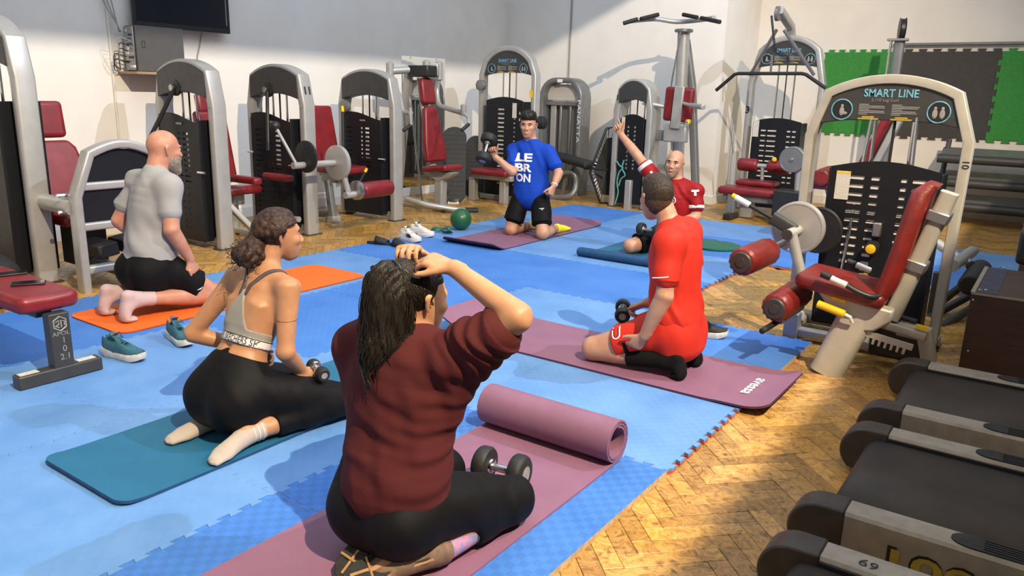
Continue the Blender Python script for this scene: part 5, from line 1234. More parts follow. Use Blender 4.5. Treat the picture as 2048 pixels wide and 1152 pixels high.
def shoe(label, cat_group, pos, rz, upper, sole, lining, L=0.29, accent=None, open_=True, laces='print_white', tongue=None, stripes=None):
    """low trainer built as lofted sections from heel to toe"""
    t = thing('sports_shoe', label, 'shoe', pos, cat_group); R_ = RZ(rz); P = Vector(pos)
    W = L*0.36
    def T(x, y, z): return tuple(P+R_ @ Vector((x*L-L/2, y, z)))
    # outsole
    outl = [(0.02, 0.28), (0.0, 0.0), (0.02, -0.28), (0.12, -0.36), (0.35, -0.33), (0.6, -0.42), (0.78, -0.46), (0.92, -0.34), (0.99, -0.1), (0.985, 0.12), (0.92, 0.33), (0.78, 0.44), (0.6, 0.40), (0.35, 0.33), (0.12, 0.36)]
    b = MB()
    n = len(outl)
    for lay, (zz, sc) in enumerate(((0.0, 0.92), (0.010, 1.0), (0.030, 1.02), (0.036, 0.97))):
        for x, y in outl:
            lift = 0.022*max(0, (x-0.72)/0.28)**2+0.008*max(0, (0.12-x)/0.12)**2
            b.v.append(T(0.5+(x-0.5)*(0.98 if lay == 0 else 1), y*W*sc, zz+lift+(0.012 if lay >= 2 and x < 0.2 else 0)))
    for l in range(3): b.f += [(l*n+i, l*n+(i+1) % n, (l+1)*n+(i+1) % n, (l+1)*n+i) for i in range(n)]
    b.f += [tuple(range(n-1, -1, -1)), tuple(range(3*n, 4*n))]; b.mi = [0]*len(b.f)
    b.f = [tuple(reversed(f)) for f in b.f]
    so = b.build('sole', sole, t, smooth=50)
    # upper: sections x, half width, top height, opening half width
    sec = [(0.015, 0.20, 0.115, 0.10), (0.06, 0.29, 0.122, 0.17), (0.15, 0.33, 0.108, 0.21), (0.28, 0.33, 0.095, 0.21), (0.40, 0.33, 0.100, 0.16), (0.52, 0.36, 0.098, 0.07), (0.66, 0.40, 0.080, 0.0), (0.80, 0.41, 0.063, 0.0), (0.91, 0.32, 0.055, 0.0), (0.975, 0.14, 0.048, 0.0)]
    b = MB(); m = 13
    for x, hw, ht, ow in sec:
        lift = 0.022*max(0, (x-0.72)/0.28)**2
        for k in range(m):
            a = math.pi*k/(m-1); cs, sn = math.cos(a), math.sin(a)
            y = hw*W*np.sign(cs)*abs(cs)**0.65; z = 0.028+lift+(ht-0.028)*abs(sn)**0.75
            if ow > 0 and abs(y) < ow*W and k not in (0, m-1):
                y = ow*W*(1 if k < m/2 else -1) if k != m//2 else 0
                if k == m//2: z = 0.05+lift
            b.v.append(T(x, y, z))
    ns2 = len(sec)
    b.f = [(i*m+k, i*m+k+1, (i+1)*m+k+1, (i+1)*m+k) for i in range(ns2-1) for k in range(m-1)]
    b.f += [tuple(range(m)), tuple((ns2-1)*m+k for k in range(m-1, -1, -1))]
    b.mi = [0]*len(b.f)
    up = b.build('upper', upper, t, smooth=70); md = up.modifiers.new('sub', 'SUBSURF'); md.levels = 1; md.render_levels = 1
    tp = [T(0.30, 0, 0.075), T(0.36, 0, 0.118), T(0.33, 0, 0.135)]
    MB().prism([(-0.16*W, 0.0), (0.16*W, 0.0), (0.18*W, 0.075), (0.10*W, 0.085), (-0.10*W, 0.085), (-0.18*W, 0.075)], -0.005, 0.005,
               lambda a, b_, c: tuple(P+R_ @ Vector((0.46*L-L/2-b_*0.9+c*0.4, a, 0.085+b_*0.62+c)))).build('tongue', tongue or upper, t, smooth=40, bevel=0.003)
    for k in range(4):
        x = 0.38+k*0.055; hz = 0.108-k*0.004
        MB().tube([T(x, -0.22*W, hz-0.014), T(x+0.01, 0, hz+0.003), T(x, 0.22*W, hz-0.014)], 0.0035, 6).build('lace', laces, t)
    MB().tube([T(0.36, 0.02, 0.112), T(0.30, 0.30*W, 0.120), T(0.33, 0.42*W, 0.10), T(0.40, 0.1*W, 0.115)], 0.003, 5).build('lace', laces, t)
    if accent: MB().box(Vector(T(0.345, 0, 0.137)), (0.03, 0.034, 0.006), R_ @ RY(-38)).build('tongue_badge', accent, t, bevel=0.002)
    if stripes:
        for k in range(3):
            for s in (-1, 1):
                MB().box(Vector(T(0.48+k*0.075, s*W*0.405, 0.058)), (0.013, 0.004, 0.05), R_ @ RY(-25*1) @ RX(s*-14)).build('stripe', stripes, t, smooth=0)
    return t
mat('shoe_teal', (0.030, 0.135, 0.19), 0.7, noise_scale=60, noise_amt=0.3, bump=0.4, bump_scale=320)
mat('shoe_white', (0.72, 0.70, 0.66), 0.6, noise_scale=40, noise_amt=0.12)
mat('shoe_black', (0.022, 0.021, 0.021), 0.7, noise_scale=60, noise_amt=0.4, bump=0.4, bump_scale=300)
mat('sole_white', (0.66, 0.64, 0.60), 0.6, noise_scale=30, noise_amt=0.2)
mat('badge_red', (0.62, 0.09, 0.05), 0.5, noise_scale=300, noise_amt=0.5)
FG = FOAM_Z+0.0015
def flo(px, py): v = AZ(px, py, FG); return (v.x, v.y, FG)
s1 = flo(250, 716); shoe('teal running shoe with red tongue badge, on its own nearer the bench', 'teal running shoes', s1, 12, 'shoe_teal', 'sole_white', 'shoe_teal', 0.30, 'badge_red', laces='shoe_teal')
s2 = flo(360, 684); shoe('teal running shoe touching the edge of the orange mat', 'teal running shoes', s2, -12, 'shoe_teal', 'sole_white', 'shoe_teal', 0.30, 'badge_red', laces='shoe_teal')
s3 = flo(822, 482); shoe('white trainer with three black stripes, nearer of the white pair', 'white trainers', s3, -8, 'shoe_white', 'shoe_white', 'band_green', 0.30, 'band_green', stripes='print_black')
s4 = flo(845, 472); shoe('white trainer behind the three-striped one, green lined', 'white trainers', s4, 5, 'shoe_white', 'shoe_white', 'band_green', 0.30, 'band_green')
s5 = flo(1408, 672); shoe('black running shoe with pale sole behind the man in red', None, s5, 20, 'shoe_black', 'sole_white', 'shoe_black', 0.30, None, laces='shoe_black')
def slipper(label, pos, rz):
    t = thing('slipper', label, 'slipper', pos, 'dark slippers'); P = Vector(pos); R_ = RZ(rz)
    pts = [(0.13*math.cos(a), (0.048 if math.cos(a) > 0 else 0.040)*math.sin(a)) for a in np.linspace(0, 2*math.pi, 20, False)]
    MB().prism(pts, 0.0, 0.022, lambda a, b_, c: tuple(P+R_ @ Vector((a, b_, c)))).build('sole', 'shoe_black', t, smooth=40, bevel=0.005)
    b = MB(); n = 9
    for i, x in enumerate((-0.03, 0.01, 0.06, 0.10)):
        for k in range(n):
            a = math.pi*k/(n-1); b.v.append(tuple(P+R_ @ Vector((x, 0.05*math.cos(a)*(1-0.25*(i == 3)), 0.018+(0.065-0.012*i)*math.sin(a)))))
    b.f = [(i*n+k, i*n+k+1, (i+1)*n+k+1, (i+1)*n+k) for i in range(3) for k in range(n-1)]; b.mi = [0]*len(b.f)
    o = b.build('strap', 'shoe_black', t, smooth=60); md = o.modifiers.new('thick', 'SOLIDIFY'); md.thickness = 0.006
slipper('dark slipper lying left of the white trainers', flo(758, 488), 20)
slipper('dark slipper tucked against the nearer white trainer', flo(795, 493), -10)
# black gym bag on the floor behind the bench
bg = thing('gym_bag', 'soft black gym bag on the floor behind the bench', 'bag', (-6.0, 2.15, 0))
MB().ball((-5.95, 2.10, 0.18), (0.42, 0.26, 0.20), 28, 16).build('body', 'black_rubber', bg, smooth=180)
bar('strap', [tuple(v) for v in catmull([(-6.2, 2.1, 0.36), (-6.0, 1.95, 0.44), (-5.8, 2.05, 0.37)], 5)], 0.014, bg, 'charcoal')
# exercise disc behind the pointing man's mat
ed = AZ(1432, 494, FOAM_Z); o = MB().lathe((ed.x, ed.y, FOAM_Z+0.001), (0, 0, 1), [(0, 0.24), (0.006, 0.25), (0.02, 0.25), (0.026, 0.23), (0.026, 0.001)], 40).build('balance_disc', 'band_green', None, smooth=40); tag(o, 'flat dark green disc on the foam floor behind the man in red', 'balance disc')
# ------------------------------------------------------------------ people: bodies grown as one smooth implicit surface
def V3(*a): return np.array(a, float)
def unit(v): v = np.asarray(v, float); return v/(np.linalg.norm(v)+1e-12)
def smin(a, b, k):
    if k <= 0: return np.minimum(a, b)
    h = np.clip(0.5+0.5*(b-a)/k, 0, 1); return b+(a-b)*h-k*h*(1-h)
class Loft:
    """elliptical tube through sections (point, half width along 'side', half depth)"""
    def __init__(s, pts, w, d=None, side=(1, 0, 0), k=0.02, sub=3, flat=(False, False), cap=0.7):
        P = np.array(pts, float); w = np.array(w, float); d = w.copy() if d is None else np.array(d, float)
        sd = np.array(side, float); sd = np.repeat(sd[None], len(P), 0) if sd.ndim == 1 else sd
        A = np.concatenate([P, w[:, None], d[:, None], sd], 1)
        if sub > 1 and len(P) > 2: A = catmull(A, sub)
        s.P, s.w, s.d, s.s = A[:, :3], np.maximum(A[:, 3], 1e-3), np.maximum(A[:, 4], 1e-3), A[:, 5:8]; s.k = k; s.flat = flat; s.cap = cap
    def bbox(s, off):
        r = np.maximum(s.w, s.d)[:, None]+off; return (s.P-r).min(0), (s.P+r).max(0)
    def dist(s, Q, off):
        out = np.full(len(Q), 9.0); n = len(s.P)
        for i in range(n-1):
            a, b = s.P[i], s.P[i+1]; ab = b-a; L = np.linalg.norm(ab)
            if L < 1e-6: continue
            t = ab/L; q = Q-a; x = q @ t; u = np.clip(x/L, 0, 1)
            sd = s.s[i]-t*(s.s[i] @ t); sd = unit(sd); up = np.cross(t, sd)
            w = s.w[i]+(s.w[i+1]-s.w[i])*u+off; d = s.d[i]+(s.d[i+1]-s.d[i])*u+off
            ox = x-u*L
            lo_flat = i == 0 and s.flat[0]; hi_flat = i == n-2 and s.flat[1]
            ax = ox.copy()
            if lo_flat: ax = np.where(ox < 0, 0, ax)
            if hi_flat: ax = np.where(ox > 0, 0, ax)
            ra = np.minimum(w, d)*s.cap if (i == 0 or i == n-2) else np.minimum(w, d)
            X, Y, Z = (q @ sd)/w, (q @ up)/d, ax/ra
            k0 = np.sqrt(X*X+Y*Y+Z*Z); k1 = np.sqrt((X/w)**2+(Y/d)**2+(Z/ra)**2)+1e-9
            dd = np.where(k0 < 1e-4, -np.minimum(w, d), k0*(k0-1)/k1)
            if lo_flat: dd = np.maximum(dd, -x)
            if hi_flat: dd = np.maximum(dd, x-L)
            out = np.minimum(out, dd)
        return out
class Ell:
    def __init__(s, c, r, R=None, k=0.02): s.c = np.array(c, float); s.r = np.array(r, float); s.R = np.eye(3) if R is None else np.array(R, float); s.k = k
    def bbox(s, off): r = s.r.max()+off; return s.c-r, s.c+r
    def dist(s, Q, off):
        q = (Q-s.c) @ s.R.T; r = s.r+off; k0 = np.linalg.norm(q/r, axis=1); k1 = np.linalg.norm(q/(r*r), axis=1)+1e-9
        return np.where(k0 < 1e-4, -r.min(), k0*(k0-1)/k1)
def eval_sdf(prims, Q, off=0.0, carve=()):
    d = np.full(len(Q), 1.0)
    for p in prims:
        lo, hi = p.bbox(off+0.05); m = np.all((Q > lo) & (Q < hi), axis=1); ix = np.nonzero(m)[0]
        if len(ix): d[ix] = smin(d[ix], p.dist(Q[ix], off), p.k)
    for p, k in carve:
        lo, hi = p.bbox(0.05); ix = np.nonzero(np.all((Q > lo) & (Q < hi), axis=1))[0]
        if len(ix): d[ix] = -smin(-d[ix], p.dist(Q[ix], 0.0), k)
    return d
def sdf_mesh(name, prims, h, off=0.0, clip=None, fold=None, carve=(), bounds=None):
    lo = np.min([p.bbox(off)[0] for p in prims], 0)-0.03; hi = np.max([p.bbox(off)[1] for p in prims], 0)+0.03
    if bounds is not None: lo = np.maximum(lo, bounds[0]); hi = np.minimum(hi, bounds[1])
    B = 8; nb = np.ceil((hi-lo)/(h*B)).astype(int); n = nb*B+1
    def f(Q):
        d = eval_sdf(prims, Q, off, carve)
        if fold is not None: d = d+fold(Q)
        if clip is not None: d = np.maximum(d, clip(Q))
        return d
    g = np.stack(np.meshgrid(*[np.arange(k) for k in nb], indexing='ij'), -1).reshape(-1, 3)
    cd = f(lo+(g*B+B/2)*h); sel = np.abs(cd) < h*B*1.35
    D = np.where(cd < 0, -1.0, 1.0).reshape(nb).astype(np.float32)
    D = np.repeat(np.repeat(np.repeat(D, B, 0), B, 1), B, 2); D = np.pad(D, ((0, 1), (0, 1), (0, 1)), mode='edge')
    loc = np.stack(np.meshgrid(*[np.arange(B)]*3, indexing='ij'), -1).reshape(-1, 3)
    I = (g[sel][:, None, :]*B+loc[None]).reshape(-1, 3)
    for c0 in range(0, len(I), 400000):
        J = I[c0:c0+400000]; D[J[:, 0], J[:, 1], J[:, 2]] = f(lo+J*h)
    S = D < 0
    cs = [S[i:n[0]-1+i, j:n[1]-1+j, k:n[2]-1+k] for i in (0, 1) for j in (0, 1) for k in (0, 1)]
    anyv = cs[0].copy(); allv = cs[0].copy()
    for c in cs[1:]: anyv |= c; allv &= c
    act = anyv & ~allv; C = np.argwhere(act); idx = -np.ones(act.shape, np.int32); idx[act] = np.arange(len(C))
    acc = np.zeros((len(C), 3)); cnt = np.zeros(len(C)); cor = [(i, j, k) for i in (0, 1) for j in (0, 1) for k in (0, 1)]
    vals = {c: D[C[:, 0]+c[0], C[:, 1]+c[1], C[:, 2]+c[2]].astype(float) for c in cor}
    for c in cor:
        for ax in range(3):
            if c[ax]: continue
            e = list(c); e[ax] = 1; e = tuple(e); a, b = vals[c], vals[e]; m = (a < 0) != (b < 0)
            t = np.where(m, a/(a-b+1e-12), 0); p = np.repeat(np.array(c, float)[None], len(C), 0); p[:, ax] += t
            acc[m] += p[m]; cnt[m] += 1
    Vv = lo+(C+acc/np.maximum(cnt, 1)[:, None])*h
    F = []
    for ax in range(3):
        a1, a2 = (ax+1) % 3, (ax+2) % 3
        sl0 = [slice(1, n[q]-1) for q in range(3)]; sl0[ax] = slice(0, n[ax]-1); sl1 = list(sl0); sl1[ax] = slice(1, n[ax])
        s0, s1 = S[tuple(sl0)], S[tuple(sl1)]; E = np.argwhere(s0 != s1)
        if not len(E): continue
        flip = s0[E[:, 0], E[:, 1], E[:, 2]]; base = E.copy(); base[:, a1] += 1; base[:, a2] += 1
        q = []
        for d1, d2 in ((-1, -1), (0, -1), (0, 0), (-1, 0)):
            z = base.copy(); z[:, a1] += d1; z[:, a2] += d2; q.append(idx[z[:, 0], z[:, 1], z[:, 2]])
        q = np.stack(q, 1); ok = (q >= 0).all(1); q = q[ok]; flip = flip[ok]
        q[~flip] = q[~flip][:, ::-1]; F.append(q)
    F = np.concatenate(F)
    me = bpy.data.meshes.new(name); me.vertices.add(len(Vv)); me.vertices.foreach_set('co', Vv.astype(np.float32).ravel())
    me.loops.add(len(F)*4); me.loops.foreach_set('vertex_index', F.astype(np.int32).ravel())
    me.polygons.add(len(F)); me.polygons.foreach_set('loop_start', np.arange(0, len(F)*4, 4, dtype=np.int32)); me.polygons.foreach_set('loop_total', np.full(len(F), 4, np.int32))
    me.update(calc_edges=True); me.polygons.foreach_set('use_smooth', np.ones(len(F), bool))
    return me
def sdf_obj(name, prims, h, material, parent, label=None, **kw):
    me = sdf_mesh(name, prims, h, **kw); me.materials.append(MATS[material])
    o = mesh_obj(name, me, parent, 0, label=label); return o
def bvh_of(o):
    me = o.data; n = len(me.vertices); co = np.empty(n*3, np.float32); me.vertices.foreach_get('co', co); co = co.reshape(-1, 3)
    li = np.empty(len(me.loops), np.int32); me.loops.foreach_get('vertex_index', li)
    return BVHTree.FromPolygons(co.tolist(), li.reshape(-1, 4).tolist())
def folds(terms, seed=0):
    """soft cloth folds: warped ridges along given directions; terms (direction, waves per metre, depth)"""
    r = np.random.RandomState(seed); T = [(unit(d), f*2*math.pi, a, r.rand()*6, unit(r.randn(3)), 3+4*r.rand()) for d, f, a in terms]
    def fn(Q):
        out = np.zeros(len(Q))
        for d, f, a, ph, wd, wf in T:
            x = Q @ d*f+ph+2.2*np.sin(Q @ wd*wf*1.6+ph)+1.1*np.sin(Q @ np.roll(wd, 1)*wf*2.7)
            g = np.maximum(0, np.sin(Q @ np.roll(wd, 2)*wf*2.2+ph*2)+0.25)
            s = np.sin(x); out += a*g*(s-0.35*np.sin(2*x))
        return out
    return fn
def plane_clip(pt, nrm):
    pt, nrm = np.array(pt, float), unit(nrm); return lambda Q: (Q-pt) @ nrm

def hand(prims, wrist, d, n, t, curls, spread=1.0, sc=1.0, thumb=None, k=0.006, nails=None):
    """palm and five separate fingers. d = towards the fingers, n = out of the back of the hand, t = thumb side"""
    d, n = unit(d), np.array(n, float); n = unit(n-d*(n @ d)); t = np.array(t, float); t = unit(t-d*(t @ d)-n*(t @ n)); w = np.array(wrist, float)
    prims.append(Loft([w-d*0.03*sc, w, w+d*0.045*sc, w+d*0.088*sc], np.array([0.026, 0.027, 0.038, 0.041])*sc, np.array([0.021, 0.019, 0.016, 0.0125])*sc, t, 0.012))
    tips = []
    for off, L, r, c in zip((0.031, 0.0105, -0.0105, -0.030), (0.074, 0.082, 0.077, 0.061), (0.0088, 0.0090, 0.0086, 0.0078), curls):
        p = w+d*(0.085-abs(off)*0.22)*sc+t*off*spread*sc; dirv = unit(d+t*off*2.2*(spread-0.6)); nn = unit(n-dirv*(n @ dirv)); pts = [p-dirv*0.018*sc, p]; rs = [r*1.05, r*1.1]
        for fr, ang in zip((0.46, 0.30, 0.24), c):
            a = math.radians(ang); dirv, nn = dirv*math.cos(a)-nn*math.sin(a), nn*math.cos(a)+dirv*math.sin(a)
            p = p+dirv*L*fr*sc; pts.append(p); rs.append(r*(0.98 if fr > 0.4 else 0.90 if fr > 0.28 else 0.74))
        prims.append(Loft(pts, np.array(rs)*sc, None, t, k, 2, cap=0.9)); tips.append((pts[-1], dirv, nn))
    th = thumb if thumb is not None else unit(d*0.75+t*0.7-n*0.35)
    th = unit(th); p0 = w+d*0.020*sc+t*0.018*sc-n*0.004*sc; p1 = w+d*0.045*sc+t*0.036*sc-n*0.010*sc; p2 = p1+th*0.034*sc; p3 = p2+unit(th+d*0.4)*0.028*sc
    prims.append(Loft([p0, p1, p2, p3], np.array([0.014, 0.0135, 0.0105, 0.0085])*sc, None, n, 0.008, 2, cap=0.9)); tips.append((p3, unit(th+d*0.4), n))
    return tips
def head(prims, c, f, up, sc=1.0, male=True, mouth=0.0):
    """head about centre c looking along f; returns its axes"""
    f = unit(f); up = np.array(up, float); up = unit(up-f*(up @ f)); l = np.cross(up, f); R = np.array([l, f, up]); c = np.array(c, float)
    P = lambda x, y, z: c+(l*x+f*y+up*z)*sc
    prims.append(Ell(P(0, -0.012, 0.030), np.array([0.076, 0.094, 0.088])*sc, R, 0.02))
    prims.append(Ell(P(0, 0.030, -0.035), np.array([0.060, 0.060, 0.080])*sc, R, 0.03))
    prims.append(Loft([P(0, 0.035, -0.098), P(0, 0.062, -0.095)], np.array([0.034, 0.024])*sc*(1.0 if male else 0.85), np.array([0.022, 0.018])*sc, l, 0.03))
    prims.append(Loft([P(-0.038, 0.070, 0.022), P(0, 0.082, 0.026), P(0.038, 0.070, 0.022)], np.array([0.010, 0.010, 0.010])*sc, None, f, 0.014))
    prims.append(Loft([P(0, 0.082, 0.015), P(0, 0.090, -0.010), P(0, 0.098, -0.028)], np.array([0.0080, 0.0095, 0.0120])*sc, None, l, 0.010))
    for s in (-1, 1):
        prims.append(Ell(P(s*0.012, 0.094, -0.034), np.array([0.009, 0.011, 0.008])*sc, R, 0.006))
        prims.append(Ell(P(s*0.040, 0.062, -0.020), np.array([0.020, 0.020, 0.016])*sc, R, 0.02))
        # ears
        prims.append(Loft([P(s*0.076, -0.012, -0.026), P(s*0.081, -0.016, -0.005), P(s*0.084, -0.020, 0.018), P(s*0.078, -0.008, 0.026)], np.array([0.007, 0.009, 0.011, 0.008])*sc, np.array([0.005, 0.005, 0.005, 0.005])*sc, f, 0.006))
    for z, dz in ((-0.060, 0.0055), (-0.072-mouth*0.02, 0.0065)):
        prims.append(Loft([P(-0.022, 0.078, z), P(0, 0.090, z), P(0.022, 0.078, z)], np.array([0.004, 0.007, 0.004])*sc, None, up, 0.006))
    return R, P
def face_parts(parent, P, R, sc, brow='hair_black', mouth=0.0):
    """eyes, brows and mouth laid on the face"""
    l, f, up = [Vector(x) for x in R]
    for s in (-1, 1):
        e = MB().ball(P(s*0.031, 0.0745, 0.004), 0.0115*sc, 12, 8).build('eye', 'eye_white', parent, smooth=180)
        MB().ball(P(s*0.031, 0.0835, 0.004), (0.0055*sc,)*3, 10, 6).build('iris', 'eye_dark', e, smooth=180)
        MB().tube([P(s*0.014, 0.090, 0.022), P(s*0.033, 0.088, 0.028), P(s*0.050, 0.076, 0.022)], [0.0035*sc, 0.0045*sc, 0.003*sc], 6).build('eyebrow', brow, parent)
        MB().tube([P(s*0.018, 0.083, 0.008), P(s*0.031, 0.0875, 0.0125), P(s*0.045, 0.079, 0.007)], 0.0022*sc, 5).build('eyelid', brow, parent)
    MB().ball(P(0, 0.0885, -0.066-mouth*0.010), (0.019*sc, 0.004*sc, (0.002+0.010*mouth)*sc), 14, 8, rot=Matrix([[l[0], f[0], up[0]], [l[1], f[1], up[1]], [l[2], f[2], up[2]]])).build('mouth', 'mouth_dark', parent, smooth=180)
def hairline(c, R, sc, front=0.056, nape=0.085):
    def fn(Q):
        q = ((Q-c) @ R.T)/sc; f, u = q[:, 1], q[:, 2]
        return np.maximum(f-front+0.5*np.maximum(0, 0.045-u), -u-np.maximum(nape-2.2*np.maximum(f+0.040, 0), -0.058))
    return fn
def foot(prims, ankle, heel, ball, toe, side, sc=1.0, off=0.0, k=0.02):
    prims.append(Loft([ankle, (np.array(ankle)+np.array(heel))/2, heel], np.array([0.036, 0.034, 0.028])*sc+off, np.array([0.036, 0.036, 0.028])*sc+off, side, k))
    mid = (np.array(heel)*0.4+np.array(ball)*0.6)+unit(np.array(ankle)-np.array(ball))*0.006
    prims.append(Loft([heel, mid, ball, toe], np.array([0.029, 0.033, 0.043, 0.030])*sc+off, np.array([0.028, 0.028, 0.019, 0.012])*sc+off, side, k))
    prims.append(Loft([ankle, mid, ball], np.array([0.035, 0.033, 0.032])*sc+off, np.array([0.035, 0.028, 0.016])*sc+off, side, k))
def skin_mat(name, c, dark):
    m = mat(name, c, 0.48, noise_scale=16, noise_amt=0, dark=dark, bump=0.06, bump_scale=240)
    b = m.node_tree.nodes['Principled BSDF']; b.inputs['Subsurface Weight'].default_value = 0.12; b.inputs['Subsurface Radius'].default_value = (0.02, 0.008, 0.004); b.inputs['Subsurface Scale'].default_value = 0.4
skin_mat('skin_tan', (0.54, 0.285, 0.155), (0.47, 0.235, 0.12)); skin_mat('skin_fair', (0.53, 0.295, 0.195), (0.46, 0.235, 0.15)); skin_mat('skin_warm', (0.47, 0.235, 0.12), (0.41, 0.195, 0.095))
skin_mat('skin_pink', (0.54, 0.265, 0.175), (0.47, 0.21, 0.135))
mat('eye_white', (0.75, 0.72, 0.68), 0.25); mat('eye_dark', (0.025, 0.014, 0.010), 0.2); mat('mouth_dark', (0.20, 0.045, 0.040), 0.5)
def hair_mat(name, c1, c2, scale, stretch, rough=0.42):
    m = mat(name, c2, rough, noise_scale=scale, noise_amt=0, dark=c1, bump=0.9, bump_scale=scale*1.6, stretch=stretch, spec=0.25)
hair_mat('hair_black', (0.006, 0.005, 0.005), (0.022, 0.018, 0.016), 90, (1, 1, 0.5))
hair_mat('hair_pony', (0.006, 0.005, 0.004), (0.026, 0.019, 0.014), 150, (1, 1, 0.06), 0.34)
hair_mat('hair_curly', (0.018, 0.010, 0.008), (0.065, 0.034, 0.024), 70, (1, 1, 1), 0.5)
hair_mat('hair_brown', (0.020, 0.015, 0.011), (0.060, 0.045, 0.033), 140, (1, 1, 0.35), 0.5)
hair_mat('beard_grey', (0.16, 0.12, 0.10), (0.36, 0.31, 0.27), 120, (1, 1, 0.5), 0.7)
hair_mat('hair_fade', (0.045, 0.028, 0.020), (0.12, 0.075, 0.052), 160, (1, 1, 1), 0.7)
hair_mat('stubble', (0.22, 0.13, 0.09), (0.36, 0.24, 0.18), 160, (1, 1, 1), 0.7)
def cloth_mat(name, c, rough=0.8, amt=0.08, sheen=0.0, bump=0.25): mat(name, c, rough, noise_scale=5, noise_amt=amt, bump=bump, bump_scale=420, spec=0.16)
cloth_mat('maroon_cotton', (0.080, 0.016, 0.017)); cloth_mat('black_legging', (0.0045, 0.0045, 0.0055), 0.62, 0.2, 0.1); cloth_mat('grey_cotton', (0.35, 0.345, 0.35), 0.85, 0.07)
cloth_mat('black_short', (0.005, 0.005, 0.006), 0.7, 0.2); cloth_mat('blue_cotton', (0.008, 0.055, 0.43), 0.7, 0.10); cloth_mat('red_jersey', (0.58, 0.032, 0.018), 0.55, 0.06, 0.05); cloth_mat('crimson_jersey', (0.30, 0.010, 0.014), 0.5, 0.1, 0.05)
cloth_mat('grey_bra', (0.31, 0.29, 0.26), 0.7, 0.06); cloth_mat('pink_sock', (0.54, 0.40, 0.41), 0.9, 0.08); cloth_mat('pale_sock', (0.47, 0.41, 0.36), 0.9, 0.10); cloth_mat('yellow_sock', (0.72, 0.68, 0.04), 0.85, 0.08); cloth_mat('black_sock', (0.006, 0.006, 0.0065), 0.85, 0.2)
cloth_mat('white_cloth', (0.74, 0.72, 0.72), 0.8, 0.05); cloth_mat('strap_grey', (0.10, 0.085, 0.10), 0.6, 0.1)
def traps(pr, nb, shs, r=0.040, off=0.0, drop=0.0):
    for s_ in shs: pr.append(Loft([nb+V3(0, 0, 0.012-drop), nb*0.5+np.array(s_)*0.5+V3(0, 0, 0.008-drop), np.array(s_)-V3(0, 0, drop)], (r+off, r*1.05+off, r*1.15+off), None, (0, 1, 0), 0.045))
def person(label, loc): return thing('person', label, 'person', loc)
MZ = 0.036                                         # top of a mat
def std_leg(pr, hip, knee, ankle, side, th=(0.088, 0.078, 0.058), calf=(0.054, 0.056, 0.036), k=0.03):
    hip, knee, ankle = map(np.array, (hip, knee, ankle))
    pr.append(Loft([hip, hip*0.6+knee*0.4, knee], th, None, side, k)); pr.append(Ell(knee, (th[2]*1.0,)*3, None, 0.02))
    pr.append(Loft([knee, knee*0.68+ankle*0.32, ankle*0.75+knee*0.25, ankle], (calf[0], calf[1], calf[2]*1.15, calf[2]), None, side, k))
def std_arm(pr, sh, el, wr, r=(0.056, 0.050, 0.041), fr=(0.042, 0.041, 0.027), side=(1, 0, 0), k=0.045):
    sh, el, wr = map(np.array, (sh, el, wr))
    pr.append(Loft([sh, sh*0.55+el*0.45, el], r, None, side, k)); pr.append(Loft([el, el*0.68+wr*0.32, wr], fr, None, side, 0.02))
def torso(pr, pts, w, d, side, k=0.03): pr.append(Loft(pts, w, d, side, k, 3))

